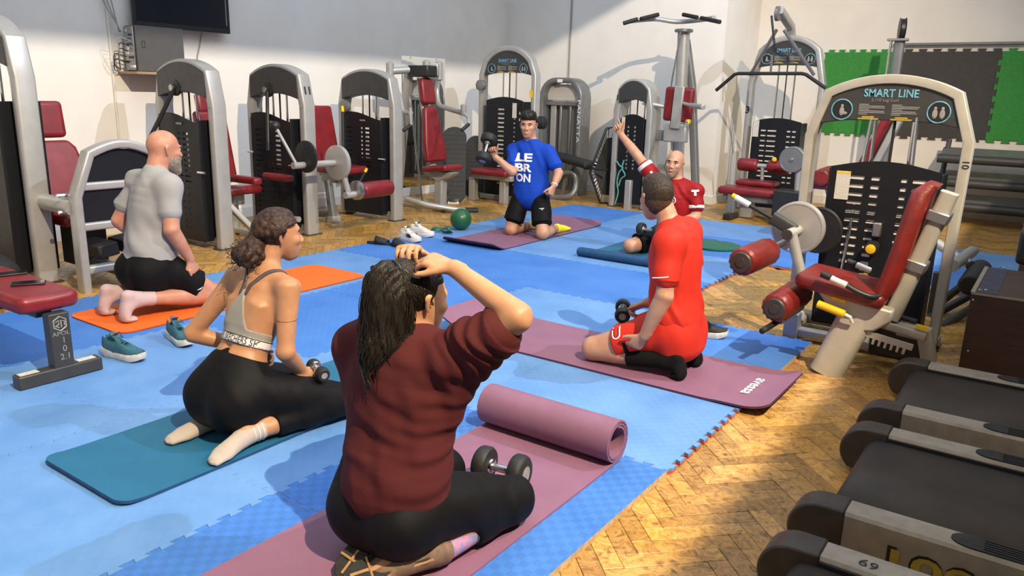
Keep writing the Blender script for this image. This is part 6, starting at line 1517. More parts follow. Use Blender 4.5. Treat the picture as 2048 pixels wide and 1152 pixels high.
# ================================================================== woman in maroon, from behind, tying her hair
def woman_maroon():
    t = person('woman in maroon T-shirt kneeling in front, both hands raised to her black ponytail', (-1.58, 1.66, MZ))
    S = V3(1, 0, 0); hR, hL = V3(-1.475, 1.63, 0.235), V3(-1.675, 1.63, 0.235); kR, kL = V3(-1.385, 2.03, 0.125), V3(-1.72, 2.05, 0.12)
    aR, aL = V3(-1.415, 1.675, 0.09), V3(-1.60, 1.66, 0.10)
    nb = V3(-1.575, 1.685, 0.755); hc = V3(-1.562, 1.735, 0.878); hf = unit((0.30, 0.95, -0.12))
    sR, sL = V3(-1.400, 1.70, 0.720), V3(-1.770, 1.67, 0.695); eR, eL = V3(-1.19, 1.745, 0.885), V3(-1.70, 1.95, 0.86); wR, wL = V3(-1.425, 1.735, 0.995), V3(-1.635, 1.80, 1.0)
    sp = [V3(-1.59, 1.62, 0.20), V3(-1.59, 1.64, 0.32), V3(-1.585, 1.665, 0.45), V3(-1.58, 1.675, 0.58), V3(-1.577, 1.68, 0.68), V3(-1.575, 1.685, 0.745)]
    body = []
    torso(body, sp, (0.175, 0.175, 0.145, 0.150, 0.150, 0.07), (0.13, 0.125, 0.105, 0.11, 0.10, 0.06), S)
    body.append(Loft([nb-V3(0, 0, 0.04), nb*0.5+hc*0.5-V3(0, 0.012, 0), hc-V3(0, 0.02, 0.02)], (0.060, 0.052, 0.05), None, S, 0.03))
    R, P = head(body, hc, hf, (0, 0, 1), 0.97, False)
    for s_, e_, w_ in ((sR, eR, wR), (sL, eL, wL)): std_arm(body, s_, e_, w_, (0.056, 0.050, 0.041), (0.041, 0.037, 0.025))
    for h_, k_, a_ in ((hR, kR, aR), (hL, kL, aL)): std_leg(body, h_, k_, a_, S, (0.105, 0.098, 0.066), (0.062, 0.062, 0.036))
    body.append(Ell((-1.48, 1.575, 0.215), (0.105, 0.115, 0.105), None, 0.04)); body.append(Ell((-1.66, 1.575, 0.215), (0.105, 0.115, 0.105), None, 0.04))
    # hands: fingers dig into the hair at the crown
    tR = hand(body, wR, (-0.80, -0.25, 0.20), (0.10, -0.25, 0.95), (-0.25, -0.95, -0.10), [(35, 55, 40), (30, 60, 45), (35, 60, 45), (45, 60, 40)], 1.0, 0.95, thumb=(-0.75, -0.6, -0.25))
    tL = hand(body, wL, (0.35, -0.75, 0.35), (-0.25, 0.35, 0.90), (0.9, 0.35, 0.1), [(30, 60, 45), (30, 65, 45), (35, 65, 45), (45, 60, 45)], 1.05, 0.95)
    foot(body, aR, V3(-1.415, 1.625, 0.095), V3(-1.495, 1.505, 0.075), V3(-1.525, 1.455, 0.06), (0.3, -0.1, 0.9)); foot(body, aL, V3(-1.59, 1.60, 0.125), V3(-1.605, 1.515, 0.065), V3(-1.60, 1.475, 0.05), (0.95, 0.1, -0.2))
    traps(body, nb, (sR, sL), 0.034)
    ob = sdf_obj('body', body, 0.005, 'skin_tan', t)
    # shirt: loose tee with draped sleeves
    sh = [Loft([V3(-1.560, 1.620, 0.290), V3(-1.560, 1.625, 0.34), V3(-1.568, 1.65, 0.45), V3(-1.58, 1.67, 0.58), V3(-1.577, 1.68, 0.68), V3(-1.575, 1.683, 0.752)], (0.186, 0.186, 0.188, 0.196, 0.184, 0.078), (0.160, 0.158, 0.144, 0.142, 0.126, 0.074), S, 0.03, 3, flat=(True, True))]
    sh.append(Loft([sR+V3(-0.05, 0, 0.0), sR*0.6+eR*0.4, sR*0.25+eR*0.75], (0.074, 0.082, 0.078), None, S, 0.035, 3, flat=(False, True)))
    sh.append(Loft([sL+V3(0.05, 0, 0), sL*0.6+eL*0.4, sL*0.3+eL*0.7], (0.074, 0.078, 0.076), None, S, 0.035, 3, flat=(False, True)))
    sh.append(Loft([sR+V3(-0.02, 0, -0.03), sR*0.5+eR*0.5+V3(-0.03, 0, -0.05), V3(-1.42, 1.69, 0.55)], (0.06, 0.055, 0.05), None, S, 0.05))
    for s_ in (sR, sL): sh.append(Ell(s_+V3(0, 0, 0.003), (0.075,)*3, None, 0.03))
    traps(sh, nb, (sR, sL), 0.034, 0.016, 0.004)
    sh.append(Loft([sL+V3(0.01, 0, -0.01), V3(-1.752, 1.665, 0.57), V3(-1.725, 1.655, 0.40)], (0.072, 0.060, 0.036), None, S, 0.05))
    fd = folds([((0.55, 0.1, 0.83), 7, 0.0032), ((0.25, 0.1, 0.97), 11, 0.0022), ((0.9, 0.3, 0.35), 9, 0.0024)], 3)
    sd = unit(eR-sR)
    def fold(Q):
        a = (Q-sR) @ sd; m = np.exp(-((a-0.12)/0.09)**2)*np.exp(-np.linalg.norm(Q-(sR+sd*0.1), axis=1)**2/0.03)
        return fd(Q)+0.006*m*np.sin(a*150+2*np.sin(Q[:, 2]*40))
    so = sdf_obj('t_shirt', sh, 0.005, 'maroon_cotton', t, fold=fold)
    # collar ribbing
    MB().tube([tuple(nb+V3(0.066*math.cos(a), 0.062*math.sin(a)+0.012, 0.012+0.012*math.cos(a)-0.018*math.sin(a)*0.4)) for a in np.linspace(0, 2*math.pi, 30, False)], 0.0065, 6, closed=True).build('collar', 'maroon_cotton', so)
    lg = [Loft([V3(-1.59, 1.60, 0.15), V3(-1.59, 1.625, 0.28), V3(-1.59, 1.645, 0.40)], (0.17, 0.185, 0.165), (0.13, 0.135, 0.115), S, 0.04, 3, flat=(False, True))]
    lg.append(Ell((-1.48, 1.575, 0.215), (0.112, 0.122, 0.112), None, 0.05)); lg.append(Ell((-1.66, 1.575, 0.215), (0.112, 0.122, 0.112), None, 0.05))
    for h_, k_, a_ in ((hR, kR, aR), (hL, kL, aL)):
        lg.append(Loft([h_, h_*0.6+k_*0.4, k_], (0.112, 0.105, 0.074), None, S, 0.03)); lg.append(Ell(k_, (0.074,)*3, None, 0.02))
        lg.append(Loft([k_, k_*0.68+a_*0.32, k_*0.36+a_*0.64], (0.070, 0.071, 0.058), None, S, 0.03, 3, flat=(False, True)))
    sdf_obj('leggings', lg, 0.006, 'black_legging', t, fold=folds([((0.3, 1, 0.2), 7, 0.0022), ((1, 0.4, 0.3), 9, 0.0018)], 5))
    # patterned socks, trainers with gold-edged soles
    mat('sock_pattern', (0.62, 0.22, 0.30), 0.85, noise_scale=38, noise_amt=0, dark=(0.22, 0.26, 0.52), detail=1); mat('shoe_brown', (0.20, 0.125, 0.082), 0.75, noise_scale=40, noise_amt=0.35, bump=0.4, bump_scale=300); mat('sole_gold', (0.42, 0.25, 0.10), 0.5, noise_scale=30, noise_amt=0.2)
    for k_, a_, nm in ((kR, aR, 1), (kL, aL, 0)):
        c1 = k_*0.38+a_*0.62; c2 = k_*0.32+a_*0.68
        sk = sdf_obj('sock', [Loft([k_*0.33+a_*0.67, a_, a_+unit(a_-k_)*0.03], (0.049, 0.043, 0.042), None, S, 0.01, 2, flat=(True, False))], 0.005, 'sock_pattern', t)
        sdf_obj('sock_cuff', [Loft([k_*0.40+a_*0.60, k_*0.33+a_*0.67], (0.051, 0.050), None, S, 0.01, 1, flat=(True, True))], 0.005, 'band_green', sk)
    shoes = ((aR, V3(-1.415, 1.635, 0.100), V3(-1.500, 1.500, 0.082), V3(-1.535, 1.445, 0.066), unit((-0.20, -0.75, 0.62))), (aL, V3(-1.592, 1.595, 0.150), V3(-1.605, 1.505, 0.075), V3(-1.606, 1.470, 0.056), unit((0.12, -0.86, 0.50))))
    for a_, he, ba, to, nrm in shoes:
        ln = unit(to-he); side = unit(np.cross(ln, nrm))
        pr = []; foot(pr, a_, he, ba, to, side, 1.0, 0.008)
        u = sdf_obj('shoe', pr, 0.005, 'shoe_brown', t)
        # sole plate on the upward side of the foot
        c = (he+to)/2+nrm*0.034; L = np.linalg.norm(to-he)+0.085
        o2 = [(0.5*L, 0.0), (0.46*L, 0.026), (0.34*L, 0.044), (0.18*L, 0.046), (-0.05*L, 0.034), (-0.30*L, 0.036), (-0.44*L, 0.030), (-0.5*L, 0.0)]
        ol = o2+[(x, -y) for x, y in o2[-2:0:-1]]
        T = lambda x, y, z: tuple(c+ln*x+side*y+nrm*(z-0.010*(x/(0.5*L))**2))
        MB().prism(ol, -0.016, 0.004, T).build('sole', 'shoe_black', u, smooth=40, bevel=0.004)
        for seg in (((0.40*L, 0), (-0.42*L, 0)), ((0.20*L, -0.042), (0.20*L, 0.042)), ((-0.10*L, -0.034), (-0.10*L, 0.034))):
            MB().sweep([T(*seg[0], 0.006), T(*seg[1], 0.006)], tuple(nrm), rrect(0.008, 0.005, 0.002)).build('sole_groove', 'sole_gold', u, smooth=0)
        MB().tube([T(x*1.0, y*1.02, -0.010) for x, y in ol], 0.005, 5, closed=True).build('sole_edge', 'sole_gold', u)
    # hair: tight skull cap, tie, long wavy tail with loose strands
    Rm = R; l_, f_, u_ = R
    tie = P(0.0, -0.075, 0.092)
    cap = [Ell(P(0, -0.016, 0.032), np.array([0.081, 0.098, 0.092])*0.97, R, 0.02)]
    hl = hairline(hc, R, 0.97, 0.060, 0.088)
    ho = sdf_obj('hair', cap+[Ell(tie, (0.034, 0.034, 0.034), R, 0.03)], 0.005, 'hair_pony', t, clip=hl, fold=lambda Q: 0.0012*np.sin(((Q-hc) @ l_)*700+8*np.sin(Q[:, 2]*30)))
    tail = [tie-f_*0.02, tie-f_*0.050+V3(0.0, 0, -0.015), tie-f_*0.066+V3(0.022, 0, -0.09), tie-f_*0.082+V3(0.036, 0.0, -0.18), tie-f_*0.108+V3(0.042, 0.0, -0.235), tie-f_*0.130+V3(0.038, 0.0, -0.295)]; SV = unit((0.73, 0.55, 0))
    sdf_obj('ponytail', [Loft(tail, (0.028, 0.052, 0.069, 0.068, 0.054, 0.024), (0.024, 0.034, 0.040, 0.036, 0.030, 0.012), SV, 0.02)], 0.005, 'hair_pony', ho, fold=lambda Q: 0.0025*np.sin(Q[:, 0]*330+7*np.sin(Q[:, 2]*16))+0.0022*np.sin(Q[:, 0]*140-5*np.sin(Q[:, 2]*11+1)))
    MB().tube([tuple(tie-f_*0.018+(l_*math.cos(a)+u_*math.sin(a)*0.8-f_*0.3*math.sin(a))*0.031) for a in np.linspace(0, 2*math.pi, 20, False)], 0.006, 6, closed=True).build('hair_tie', 'print_black', ho)
    rg = np.random.RandomState(7); b = MB(); TC = catmull(tail, 5); wv = catmull(np.array([0.028, 0.054, 0.072, 0.071, 0.058, 0.032])[:, None], 5)[:, 0]
    for q in range(360):
        a = rg.rand()*2*math.pi; rr = 0.92+0.18*rg.rand(); ph = rg.rand()*6; amp = rg.rand()*0.008; end = len(TC) if rg.rand() > 0.3 else rg.randint(14, len(TC)+1); pts = []
        for i in range(0, end, 2):
            ww = wv[i]*rr; pts.append(TC[i]+SV*ww*math.cos(a)-np.cross(SV, V3(0, 0, 1))*-1*ww*0.47*math.sin(a)+V3(math.sin(i*0.55+ph)*amp, math.cos(i*0.5+ph)*amp, -0.002*i*rg.rand()*0.3))
        if q % 4 == 0: pts.append(pts[-1]+V3(rg.randn()*0.02, rg.randn()*0.012, -0.04-0.04*rg.rand()))
        b.tube([tuple(p) for p in catmull(np.array(pts), 2)], [0.0014]*(2*len(pts)-2)+[0.0005], 4)
    b.build('hair_strands', 'hair_pony', ho, smooth=60, kind='stuff')
    b = MB()
    for q in range(170):        # strands combed over the skull to the tie
        th = rg.uniform(-1.5, 1.5); z0 = rg.uniform(-0.05, 0.06); y0 = 0.055-0.5*max(0, -z0)-0.02*abs(th)
        st = np.array([0.078*math.sin(th), 0.090*math.cos(th)*0.6 if abs(th) < 0.9 else -0.02+0.02*rg.randn(), z0 if abs(th) > 0.9 else 0.085])
        en = np.array([rg.randn()*0.010, -0.085, 0.095+rg.randn()*0.008]); pts = []
        for i in range(7):
            p = st*(1-i/6)+en*(i/6); q_ = p-np.array([0, -0.016, 0.032]); s_ = np.linalg.norm(q_/np.array([0.0815, 0.0985, 0.0925])); p = np.array([0, -0.016, 0.032])+q_/s_*1.002 if i < 6 else en
            pts.append(P(*p))
        b.tube([tuple(p) for p in pts], 0.0013, 4)
    b.build('hair_strands', 'hair_pony', ho, smooth=60, kind='stuff')
    MB().tube([P(0.088, -0.012, -0.028), P(0.092, -0.014, -0.022), P(0.090, -0.018, -0.018)], 0.002, 6).build('earring', 'chrome', t)
    for (p_, d_, n_) in tR[:4]+tL[:4]+[tR[4]]:
        MB().ball(p_+n_*0.0052-d_*0.001, (0.0052, 0.0066, 0.0030), 10, 6, rot=Matrix((Vector(np.cross(d_, n_)), Vector(d_), Vector(n_))).transposed()).build('fingernail', 'nail_dark', t, smooth=180)
mat('nail_dark', (0.10, 0.012, 0.018), 0.2)
woman_maroon()

# ================================================================== woman in grey sports bra
def woman_bra():
    t = person('woman in grey sports bra and black leggings kneeling on teal mat, seen from behind', (-2.77, 1.92, MZ))
    S = V3(1, 0, 0); hR, hL = V3(-2.665, 1.90, 0.235), V3(-2.865, 1.90, 0.235); kR, kL = V3(-2.525, 2.31, 0.115), V3(-2.95, 2.31, 0.115); aR, aL = V3(-2.60, 1.825, 0.090), V3(-2.865, 1.87, 0.085)
    nb = V3(-2.775, 2.095, 0.715); hc = V3(-2.765, 2.165, 0.868); hf = unit((0.42, 0.90, 0.03))
    sR, sL = V3(-2.605, 2.07, 0.675), V3(-2.945, 2.06, 0.665); eR, eL = V3(-2.555, 2.00, 0.415), V3(-3.075, 1.90, 0.415); wR, wL = V3(-2.60, 2.12, 0.285), V3(-2.915, 2.09, 0.33)
    sp = [V3(-2.765, 1.88, 0.17), V3(-2.765, 1.89, 0.27), V3(-2.767, 1.95, 0.40), V3(-2.77, 2.015, 0.53), V3(-2.773, 2.06, 0.63), V3(-2.775, 2.09, 0.705)]
    body = []
    torso(body, sp, (0.165, 0.168, 0.120, 0.133, 0.140, 0.065), (0.12, 0.12, 0.085, 0.092, 0.085, 0.055), S)
    body.append(Loft([nb-V3(0, 0.01, 0.04), nb*0.5+hc*0.5-V3(0, 0.02, 0), hc-V3(0, 0.025, 0.02)], (0.056, 0.046, 0.046), None, S, 0.035))
    R, P = head(body, hc, hf, (0, -0.05, 1), 0.95, False); face_parts(t, P, R, 0.95, 'hair_curly')
    for s_, e_, w_ in ((sR, eR, wR), (sL, eL, wL)): std_arm(body, s_, e_, w_, (0.052, 0.043, 0.036), (0.038, 0.036, 0.024))
    for s in (-1, 1):       # shoulder blades and the groove of the spine
        body.append(Loft([V3(-2.773+s*0.075, 1.972, 0.60), V3(-2.773+s*0.060, 1.945, 0.52)], (0.036, 0.024), (0.020, 0.014), S, 0.04))
        body.append(Ell((-2.77+s*0.075, 2.10, 0.555), (0.05, 0.045, 0.05), None, 0.03))
    groove = Loft([V3(-2.770, 1.968, 0.66), V3(-2.770, 1.908, 0.52), V3(-2.767, 1.853, 0.40), V3(-2.766, 1.775, 0.28)], (0.007, 0.008, 0.010, 0.008), None, S, 0.01)
    for h_, k_, a_ in ((hR, kR, aR), (hL, kL, aL)): std_leg(body, h_, k_, a_, S, (0.098, 0.090, 0.062), (0.058, 0.058, 0.035))
    for x in (-2.675, -2.86): body.append(Ell((x, 1.835, 0.205), (0.102, 0.110, 0.110), None, 0.05))
    hand(body, wR, (0.15, 0.65, -0.55), (0.75, -0.25, 0.45), (-0.3, 0.55, 0.75), [(35, 45, 30), (40, 45, 30), (40, 45, 30), (45, 45, 30)], 1.0, 0.93)
    hand(body, wL, (0.45, 0.55, -0.40), (-0.6, 0.2, 0.5), (0.3, 0.6, 0.6), [(35, 45, 30)]*4, 1.0, 0.93)
    fR = (aR, V3(-2.60, 1.785, 0.080), V3(-2.578, 1.690, 0.062), V3(-2.562, 1.640, 0.054)); fL = (aL, V3(-2.862, 1.82, 0.075), V3(-2.865, 1.70, 0.062), V3(-2.868, 1.64, 0.054))
    for q in (fR, fL): foot(body, *q, (1, 0, -0.15), 0.95)
    traps(body, nb, (sR, sL), 0.030)
    ob = sdf_obj('body', body, 0.005, 'skin_warm', t, carve=[(groove, 0.025)]); bv = bvh_of(ob)
    ax = unit(V3(-2.775, 2.09, 0.705)-V3(-2.765, 1.89, 0.27)); c0 = V3(-2.768, 1.962, 0.425)
    def bra_clip(Q):        # band round the ribs, rising to the strap fork on the back
        q = Q-c0; z = q @ ax; x = Q[:, 0]+2.772; backside = (Q[:, 1] < 2.02+0.3*(Q[:, 2]-0.5))
        top_back = 0.055+np.maximum(0.0, 0.165-np.abs(x+0.005)*2.0); top = np.where(backside, top_back, 0.13)
        return np.maximum(-z-0.010, z-top)
    tb = [Loft(sp, (0.165, 0.168, 0.120, 0.133, 0.140, 0.065), (0.12, 0.12, 0.085, 0.092, 0.085, 0.055), S, 0.03)]+[p for p in body if isinstance(p, Ell) and abs(p.c[1]-2.10) < 0.01]
    for s in (-1, 1): tb.append(Loft([V3(-2.773+s*0.075, 1.972, 0.60), V3(-2.773+s*0.060, 1.945, 0.52)], (0.036, 0.024), (0.020, 0.014), S, 0.04))
    bra = sdf_obj('sports_bra', tb, 0.0045, 'grey_bra', t, off=0.0055, clip=bra_clip)
    band_clip = lambda Q: (lambda z: np.maximum(-z-0.012, z-0.026))((Q-c0) @ ax)
    band = sdf_obj('bra_band', tb, 0.0045, 'white_cloth', bra, off=0.0075, clip=band_clip); bb = bvh_of(band)
    mat_band = MATS['white_cloth']
    for zz in (-0.010, 0.024):
        pts = []
        for a in np.linspace(0, 2*math.pi, 60, False):
            o_ = Vector(c0+ax*zz+V3(1, 0, 0)*0.4*math.cos(a)+np.cross(ax, V3(1, 0, 0))*0.4*math.sin(a)); h_ = bb.ray_cast(o_, (Vector(c0+ax*zz)-o_).normalized())
            if h_[0] is not None: pts.append(h_[0])
        MB().tube(pts, 0.0026, 5, closed=True).build('band_edge', 'print_black', band)
    text_part('band_lettering', 'SKECHERS SKECHERS SKECHERS', c0+ax*0.006+np.cross(V3(1, 0, 0), ax)*0.13+V3(0.03, 0, 0), (1, 0, 0), tuple(ax), 0.038, 'print_black', band, bvh=bb, width=0.37)
    def strap(path):
        pts = []
        for p in catmull(np.array(path), 5):
            h_ = bv.find_nearest(Vector(p)); pts.append(tuple(h_[0]+h_[1]*0.003))
        b = MB()
        for i, p in enumerate(pts):
            a = Vector(pts[min(i+1, len(pts)-1)])-Vector(pts[max(i-1, 0)]); h_ = bv.find_nearest(Vector(p)); s_ = a.cross(h_[1]).normalized()*0.0085; b.v += [tuple(Vector(p)-s_), tuple(Vector(p)+s_)]
        b.f = [(2*i, 2*i+1, 2*i+3, 2*i+2) for i in range(len(pts)-1)]; b.mi = [0]*len(b.f)
        o = b.build('bra_strap', 'strap_grey', bra, smooth=60); md = o.modifiers.new('thick', 'SOLIDIFY'); md.thickness = 0.005; md.offset = 0
    fork = V3(-2.778, 1.95, 0.655)
    strap([fork+V3(0, 0, -0.05), fork+V3(0.01, 0, 0.0), V3(-2.71, 2.03, 0.725), V3(-2.675, 2.08, 0.735), V3(-2.67, 2.14, 0.69)]); strap([fork+V3(0, 0, -0.05), fork+V3(-0.008, 0, 0.02), V3(-2.80, 1.99, 0.705), V3(-2.845, 2.05, 0.73), V3(-2.86, 2.12, 0.69)])
    # arm band tattoo line
    sA = unit(eR-sR); ct = sR+sA*0.135
    pts = []
    for a in np.linspace(0, 2*math.pi, 30, False):
        o_ = Vector(ct+V3(0.2*math.cos(a), 0.2*math.sin(a), 0)); h_ = bv.ray_cast(o_, (Vector(ct)-o_).normalized(), 0.25)
        if h_[0] is not None and (h_[0]-Vector(ct)).length < 0.07: pts.append(h_[0])
    if len(pts) > 5: MB().tube(pts, 0.0012, 4).build('tattoo_line', 'print_black', t)
    lg = [Loft([V3(-2.765, 1.86, 0.14), V3(-2.765, 1.885, 0.26), V3(-2.767, 1.915, 0.325)], (0.165, 0.172, 0.158), (0.122, 0.128, 0.114), S, 0.05, 3, flat=(False, True))]
    for x in (-2.675, -2.86): lg.append(Ell((x, 1.835, 0.205), (0.106, 0.115, 0.115), None, 0.06))
    for h_, k_, a_ in ((hR, kR, aR), (hL, kL, aL)):
        lg.append(Loft([h_, h_*0.6+k_*0.4, k_], (0.108, 0.100, 0.068), None, S, 0.03)); lg.append(Ell(k_, (0.067,)*3, None, 0.02))
        lg.append(Loft([k_, k_*0.68+a_*0.32, k_*0.25+a_*0.75], (0.066, 0.067, 0.050), None, S, 0.03, 3, flat=(False, True)))
    lo = sdf_obj('leggings', lg, 0.006, 'black_legging', t, fold=folds([((0.3, 1, 0.2), 8, 0.0018)], 6))
    for (an, he, ba, to), k_ in ((fR, kR), (fL, kL)):
        pr = []; foot(pr, an, he, ba, to, (1, 0, -0.15), 0.95, 0.004); pr.append(Loft([an, an*0.86+k_*0.14], (0.041, 0.041), None, S, 0.01, 1, flat=(False, True)))
        for dx in (-0.022, -0.011, 0.0, 0.011, 0.022): pr.append(Ell(to+V3(dx, -0.010+abs(dx)*0.3, -0.004), (0.0095, 0.013, 0.0095), None, 0.006))
        so = sdf_obj('sock', pr, 0.005, 'pale_sock', t)
        for q in (0.03, 0.07, 0.11):
            c = an*(1-q)+k_*q; d = unit(k_-an); u = unit(np.cross(d, V3(1, 0, 0))); v = np.cross(d, u)
            MB().tube([tuple(c+(u*math.cos(a)+v*math.sin(a))*0.0415) for a in np.linspace(0, 2*math.pi, 24, False)], 0.0025, 5, closed=True).build('sock_stripe', 'white_cloth', so)
    # curly hair: skull cap and bun of many small locks
    rg = np.random.RandomState(3); l_, f_, u_ = R
    cap = [Ell(P(0, -0.016, 0.034), np.array([0.088, 0.104, 0.100])*0.95, R, 0.02)]
    for q in range(230):
        v = unit(rg.randn(3)); v[2] = abs(v[2])*0.95-0.15; p = np.array([0, -0.016, 0.034])+v*np.array([0.090, 0.104, 0.100])
        cap.append(Ell(P(*p), np.array([0.009, 0.009, 0.011])*rg.uniform(0.7, 1.5), None, 0.010))
    hl = hairline(hc, R, 0.95, 0.066, 0.080)
    ho = sdf_obj('hair', cap, 0.0055, 'hair_curly', t, clip=hl)
    bc = P(-0.020, -0.148, -0.070); bun = [Ell(bc, (0.055, 0.055, 0.05), None, 0.02), Loft([P(0, -0.09, 0.0), bc], (0.05, 0.05), None, S, 0.03)]
    for q in range(110):
        v = unit(rg.randn(3)); bun.append(Ell(bc+v*np.array([0.062, 0.060, 0.056])*rg.uniform(0.9, 1.12), np.array([0.010, 0.010, 0.012])*rg.uniform(0.7, 1.5), None, 0.010))
    sdf_obj('hair_bun', bun, 0.0055, 'hair_curly', ho)
    b = MB()
    for q in range(90):
        v = unit(rg.randn(3))
        if q < 45: base = bc+v*0.062
        else:
            v[2] = abs(v[2])*0.8-0.3; v[1] = -abs(v[1]) if v[2] < 0.1 else v[1]*0.6
            base = P(*(np.array([0, -0.016, 0.034])+v*np.array([0.090, 0.104, 0.100])))
        ph = rg.rand()*6; r_ = 0.005+0.006*rg.rand(); ax1, ax2 = unit(rg.randn(3)), unit(rg.randn(3)); n_ = 12; dr = unit(v+V3(0, 0, -0.6))
        b.tube([tuple(base+dr*0.0035*i+(ax1*math.cos(i*0.8+ph)+ax2*math.sin(i*0.8+ph))*r_) for i in range(n_)], 0.0013, 4)
    b.build('hair_curls', 'hair_curly', ho, smooth=60, kind='stuff')
woman_bra()
dumbbell('small black dumbbell held in the hand of woman in grey bra', (-2.63, 2.20, 0.29), (-2.50, 2.16, 0.275), 0.032, 0.04)
# ================================================================== man in red, kneeling on the long mauve mat
def man_red():
    t = person('man in bright red T-shirt and shorts sitting on his heels, head turned away', (-1.62, 3.88, MZ))
    S = V3(0, 1, 0); hL, hR = V3(-1.62, 3.79, 0.275), V3(-1.62, 3.98, 0.275); kL, kR = V3(-2.02, 3.71, 0.105), V3(-2.02, 4.06, 0.105); aL, aR = V3(-1.585, 3.735, 0.120), V3(-1.60, 4.01, 0.115)
    nb = V3(-1.675, 3.885, 0.812); hc = V3(-1.782, 3.895, 0.968); hf = unit((-0.80, 0.60, -0.02))
    sL, sR = V3(-1.60, 3.70, 0.765), V3(-1.665, 4.07, 0.765); eL, eR = V3(-1.575, 3.635, 0.505), V3(-1.64, 4.16, 0.50); wL, wR = V3(-1.675, 3.640, 0.265), V3(-1.89, 4.10, 0.31)
    sp = [V3(-1.575, 3.88, 0.20), V3(-1.58, 3.88, 0.32), V3(-1.615, 3.88, 0.47), V3(-1.635, 3.88, 0.62), V3(-1.64, 3.885, 0.73), V3(-1.655, 3.885, 0.805)]
    body = []
    torso(body, sp, (0.155, 0.155, 0.148, 0.170, 0.172, 0.075), (0.095, 0.095, 0.095, 0.112, 0.103, 0.06), S)
    body.append(Loft([nb-V3(-0.01, 0, 0.04), nb*0.5+hc*0.5+V3(0.015, 0, 0), hc+V3(0.03, 0, -0.02)], (0.062, 0.056, 0.056), None, S, 0.035))
    R, P = head(body, hc, hf, (0.03, 0, 1), 1.0)
    for s_, e_, w_ in ((sL, eL, wL), (sR, eR, wR)): std_arm(body, s_, e_, w_, (0.062, 0.053, 0.043), (0.045, 0.046, 0.029))
    for h_, k_, a_ in ((hL, kL, aL), (hR, kR, aR)): std_leg(body, h_, k_, a_, S, (0.098, 0.086, 0.062), (0.058, 0.062, 0.038))
    for y_ in (3.80, 3.97): body.append(Ell((-1.575, y_, 0.25), (0.105, 0.095, 0.108), None, 0.05))
    hand(body, wL, (-0.62, 0.05, -0.78), (0.45, -0.75, -0.25), (-0.55, -0.55, 0.50), [(30, 40, 25), (34, 42, 25), (36, 42, 25), (38, 42, 25)], 1.0, 1.0)
    hand(body, wR, (-0.75, -0.25, -0.35), (-0.1, 0.5, 0.85), (-0.4, -0.85, 0.2), [(50, 70, 45)]*4, 1.0, 1.0)
    fL = (aL, V3(-1.520, 3.735, 0.150), V3(-1.490, 3.735, 0.060), V3(-1.535, 3.735, 0.050)); fR = (aR, V3(-1.535, 4.00, 0.150), V3(-1.505, 3.995, 0.060), V3(-1.55, 3.995, 0.050))
    for q in (fL, fR): foot(body, *q, S, 1.0)
    traps(body, nb, (sL, sR), 0.038)
    sdf_obj('body', body, 0.0055, 'skin_fair', t)
    sh = [Loft([V3(-1.60, 3.88, 0.255), V3(-1.60, 3.88, 0.33), V3(-1.625, 3.88, 0.48), V3(-1.635, 3.88, 0.63), V3(-1.64, 3.885, 0.73), V3(-1.655, 3.885, 0.812)], (0.190, 0.186, 0.180, 0.188, 0.186, 0.082), (0.146, 0.142, 0.132, 0.134, 0.120, 0.076), S, 0.03, 3, flat=(True, True))]
    for s_, e_ in ((sL, eL), (sR, eR)): sh.append(Loft([s_*0.9+nb*0.1-V3(0, 0, 0.01), s_*0.6+e_*0.4, s_*0.28+e_*0.72], (0.076, 0.075, 0.074), None, (1, 0, 0), 0.03, 3, flat=(False, True)))
    for s_ in (sL, sR): sh.append(Ell(s_+V3(0, 0, 0.004), (0.078,)*3, None, 0.06))
    traps(sh, nb, (sL, sR), 0.038, 0.016, 0.006)
    so = sdf_obj('t_shirt', sh, 0.0055, 'red_jersey', t, fold=folds([((0.2, 0.3, 1), 4.5, 0.0045), ((0.6, 0.5, 0.5), 6, 0.0040), ((0.2, 1, 0.2), 6, 0.0030)], 9))
    sb = bvh_of(so); c = sL*0.40+eL*0.60; pts = []
    for q in np.linspace(-0.9, 0.75, 14):
        o_ = Vector(c+V3(0.06*math.sin(q)+0.0, -0.3, 0.012*q)); h_ = sb.ray_cast(o_, Vector((0, 1, 0)), 0.5)
        if h_[0] is not None: pts.append(h_[0]+h_[1]*0.001)
    if len(pts) > 3: MB().tube(pts, 0.0035, 5).build('reflective_stripe', 'print_white', so)
    MB().tube([tuple(nb+V3(0.066*math.cos(a)+0.0, 0.070*math.sin(a), 0.012+0.014*math.cos(a))) for a in np.linspace(0, 2*math.pi, 28, False)], 0.006, 6, closed=True).build('collar', 'red_jersey', so)
    st = [Loft([V3(-1.56, 3.88, 0.17), V3(-1.58, 3.88, 0.28), V3(-1.59, 3.88, 0.36)], (0.172, 0.178, 0.168), (0.118, 0.122, 0.118), S, 0.04, 3, flat=(False, True))]
    for y_ in (3.80, 3.97): st.append(Ell((-1.575, y_, 0.25), (0.114, 0.103, 0.116), None, 0.05))
    legs = []
    for h_, k_ in ((hL, kL), (hR, kR)):
        e_ = h_*0.36+k_*0.64; legs.append(Loft([h_, h_*0.7+k_*0.3, e_], (0.112, 0.104, 0.092), None, S, 0.03, 3, flat=(False, True)))
    sto = sdf_obj('shorts', st+legs, 0.0055, 'red_jersey', t, fold=folds([((1, 0.2, 0.6), 6, 0.0035), ((0.4, 1, 0.3), 6, 0.003)], 4)); stb = bvh_of(sto)
    # dark side panel near the hem and the white outlined letter
    ld = unit(kL-hL); e_ = hL*0.36+kL*0.64
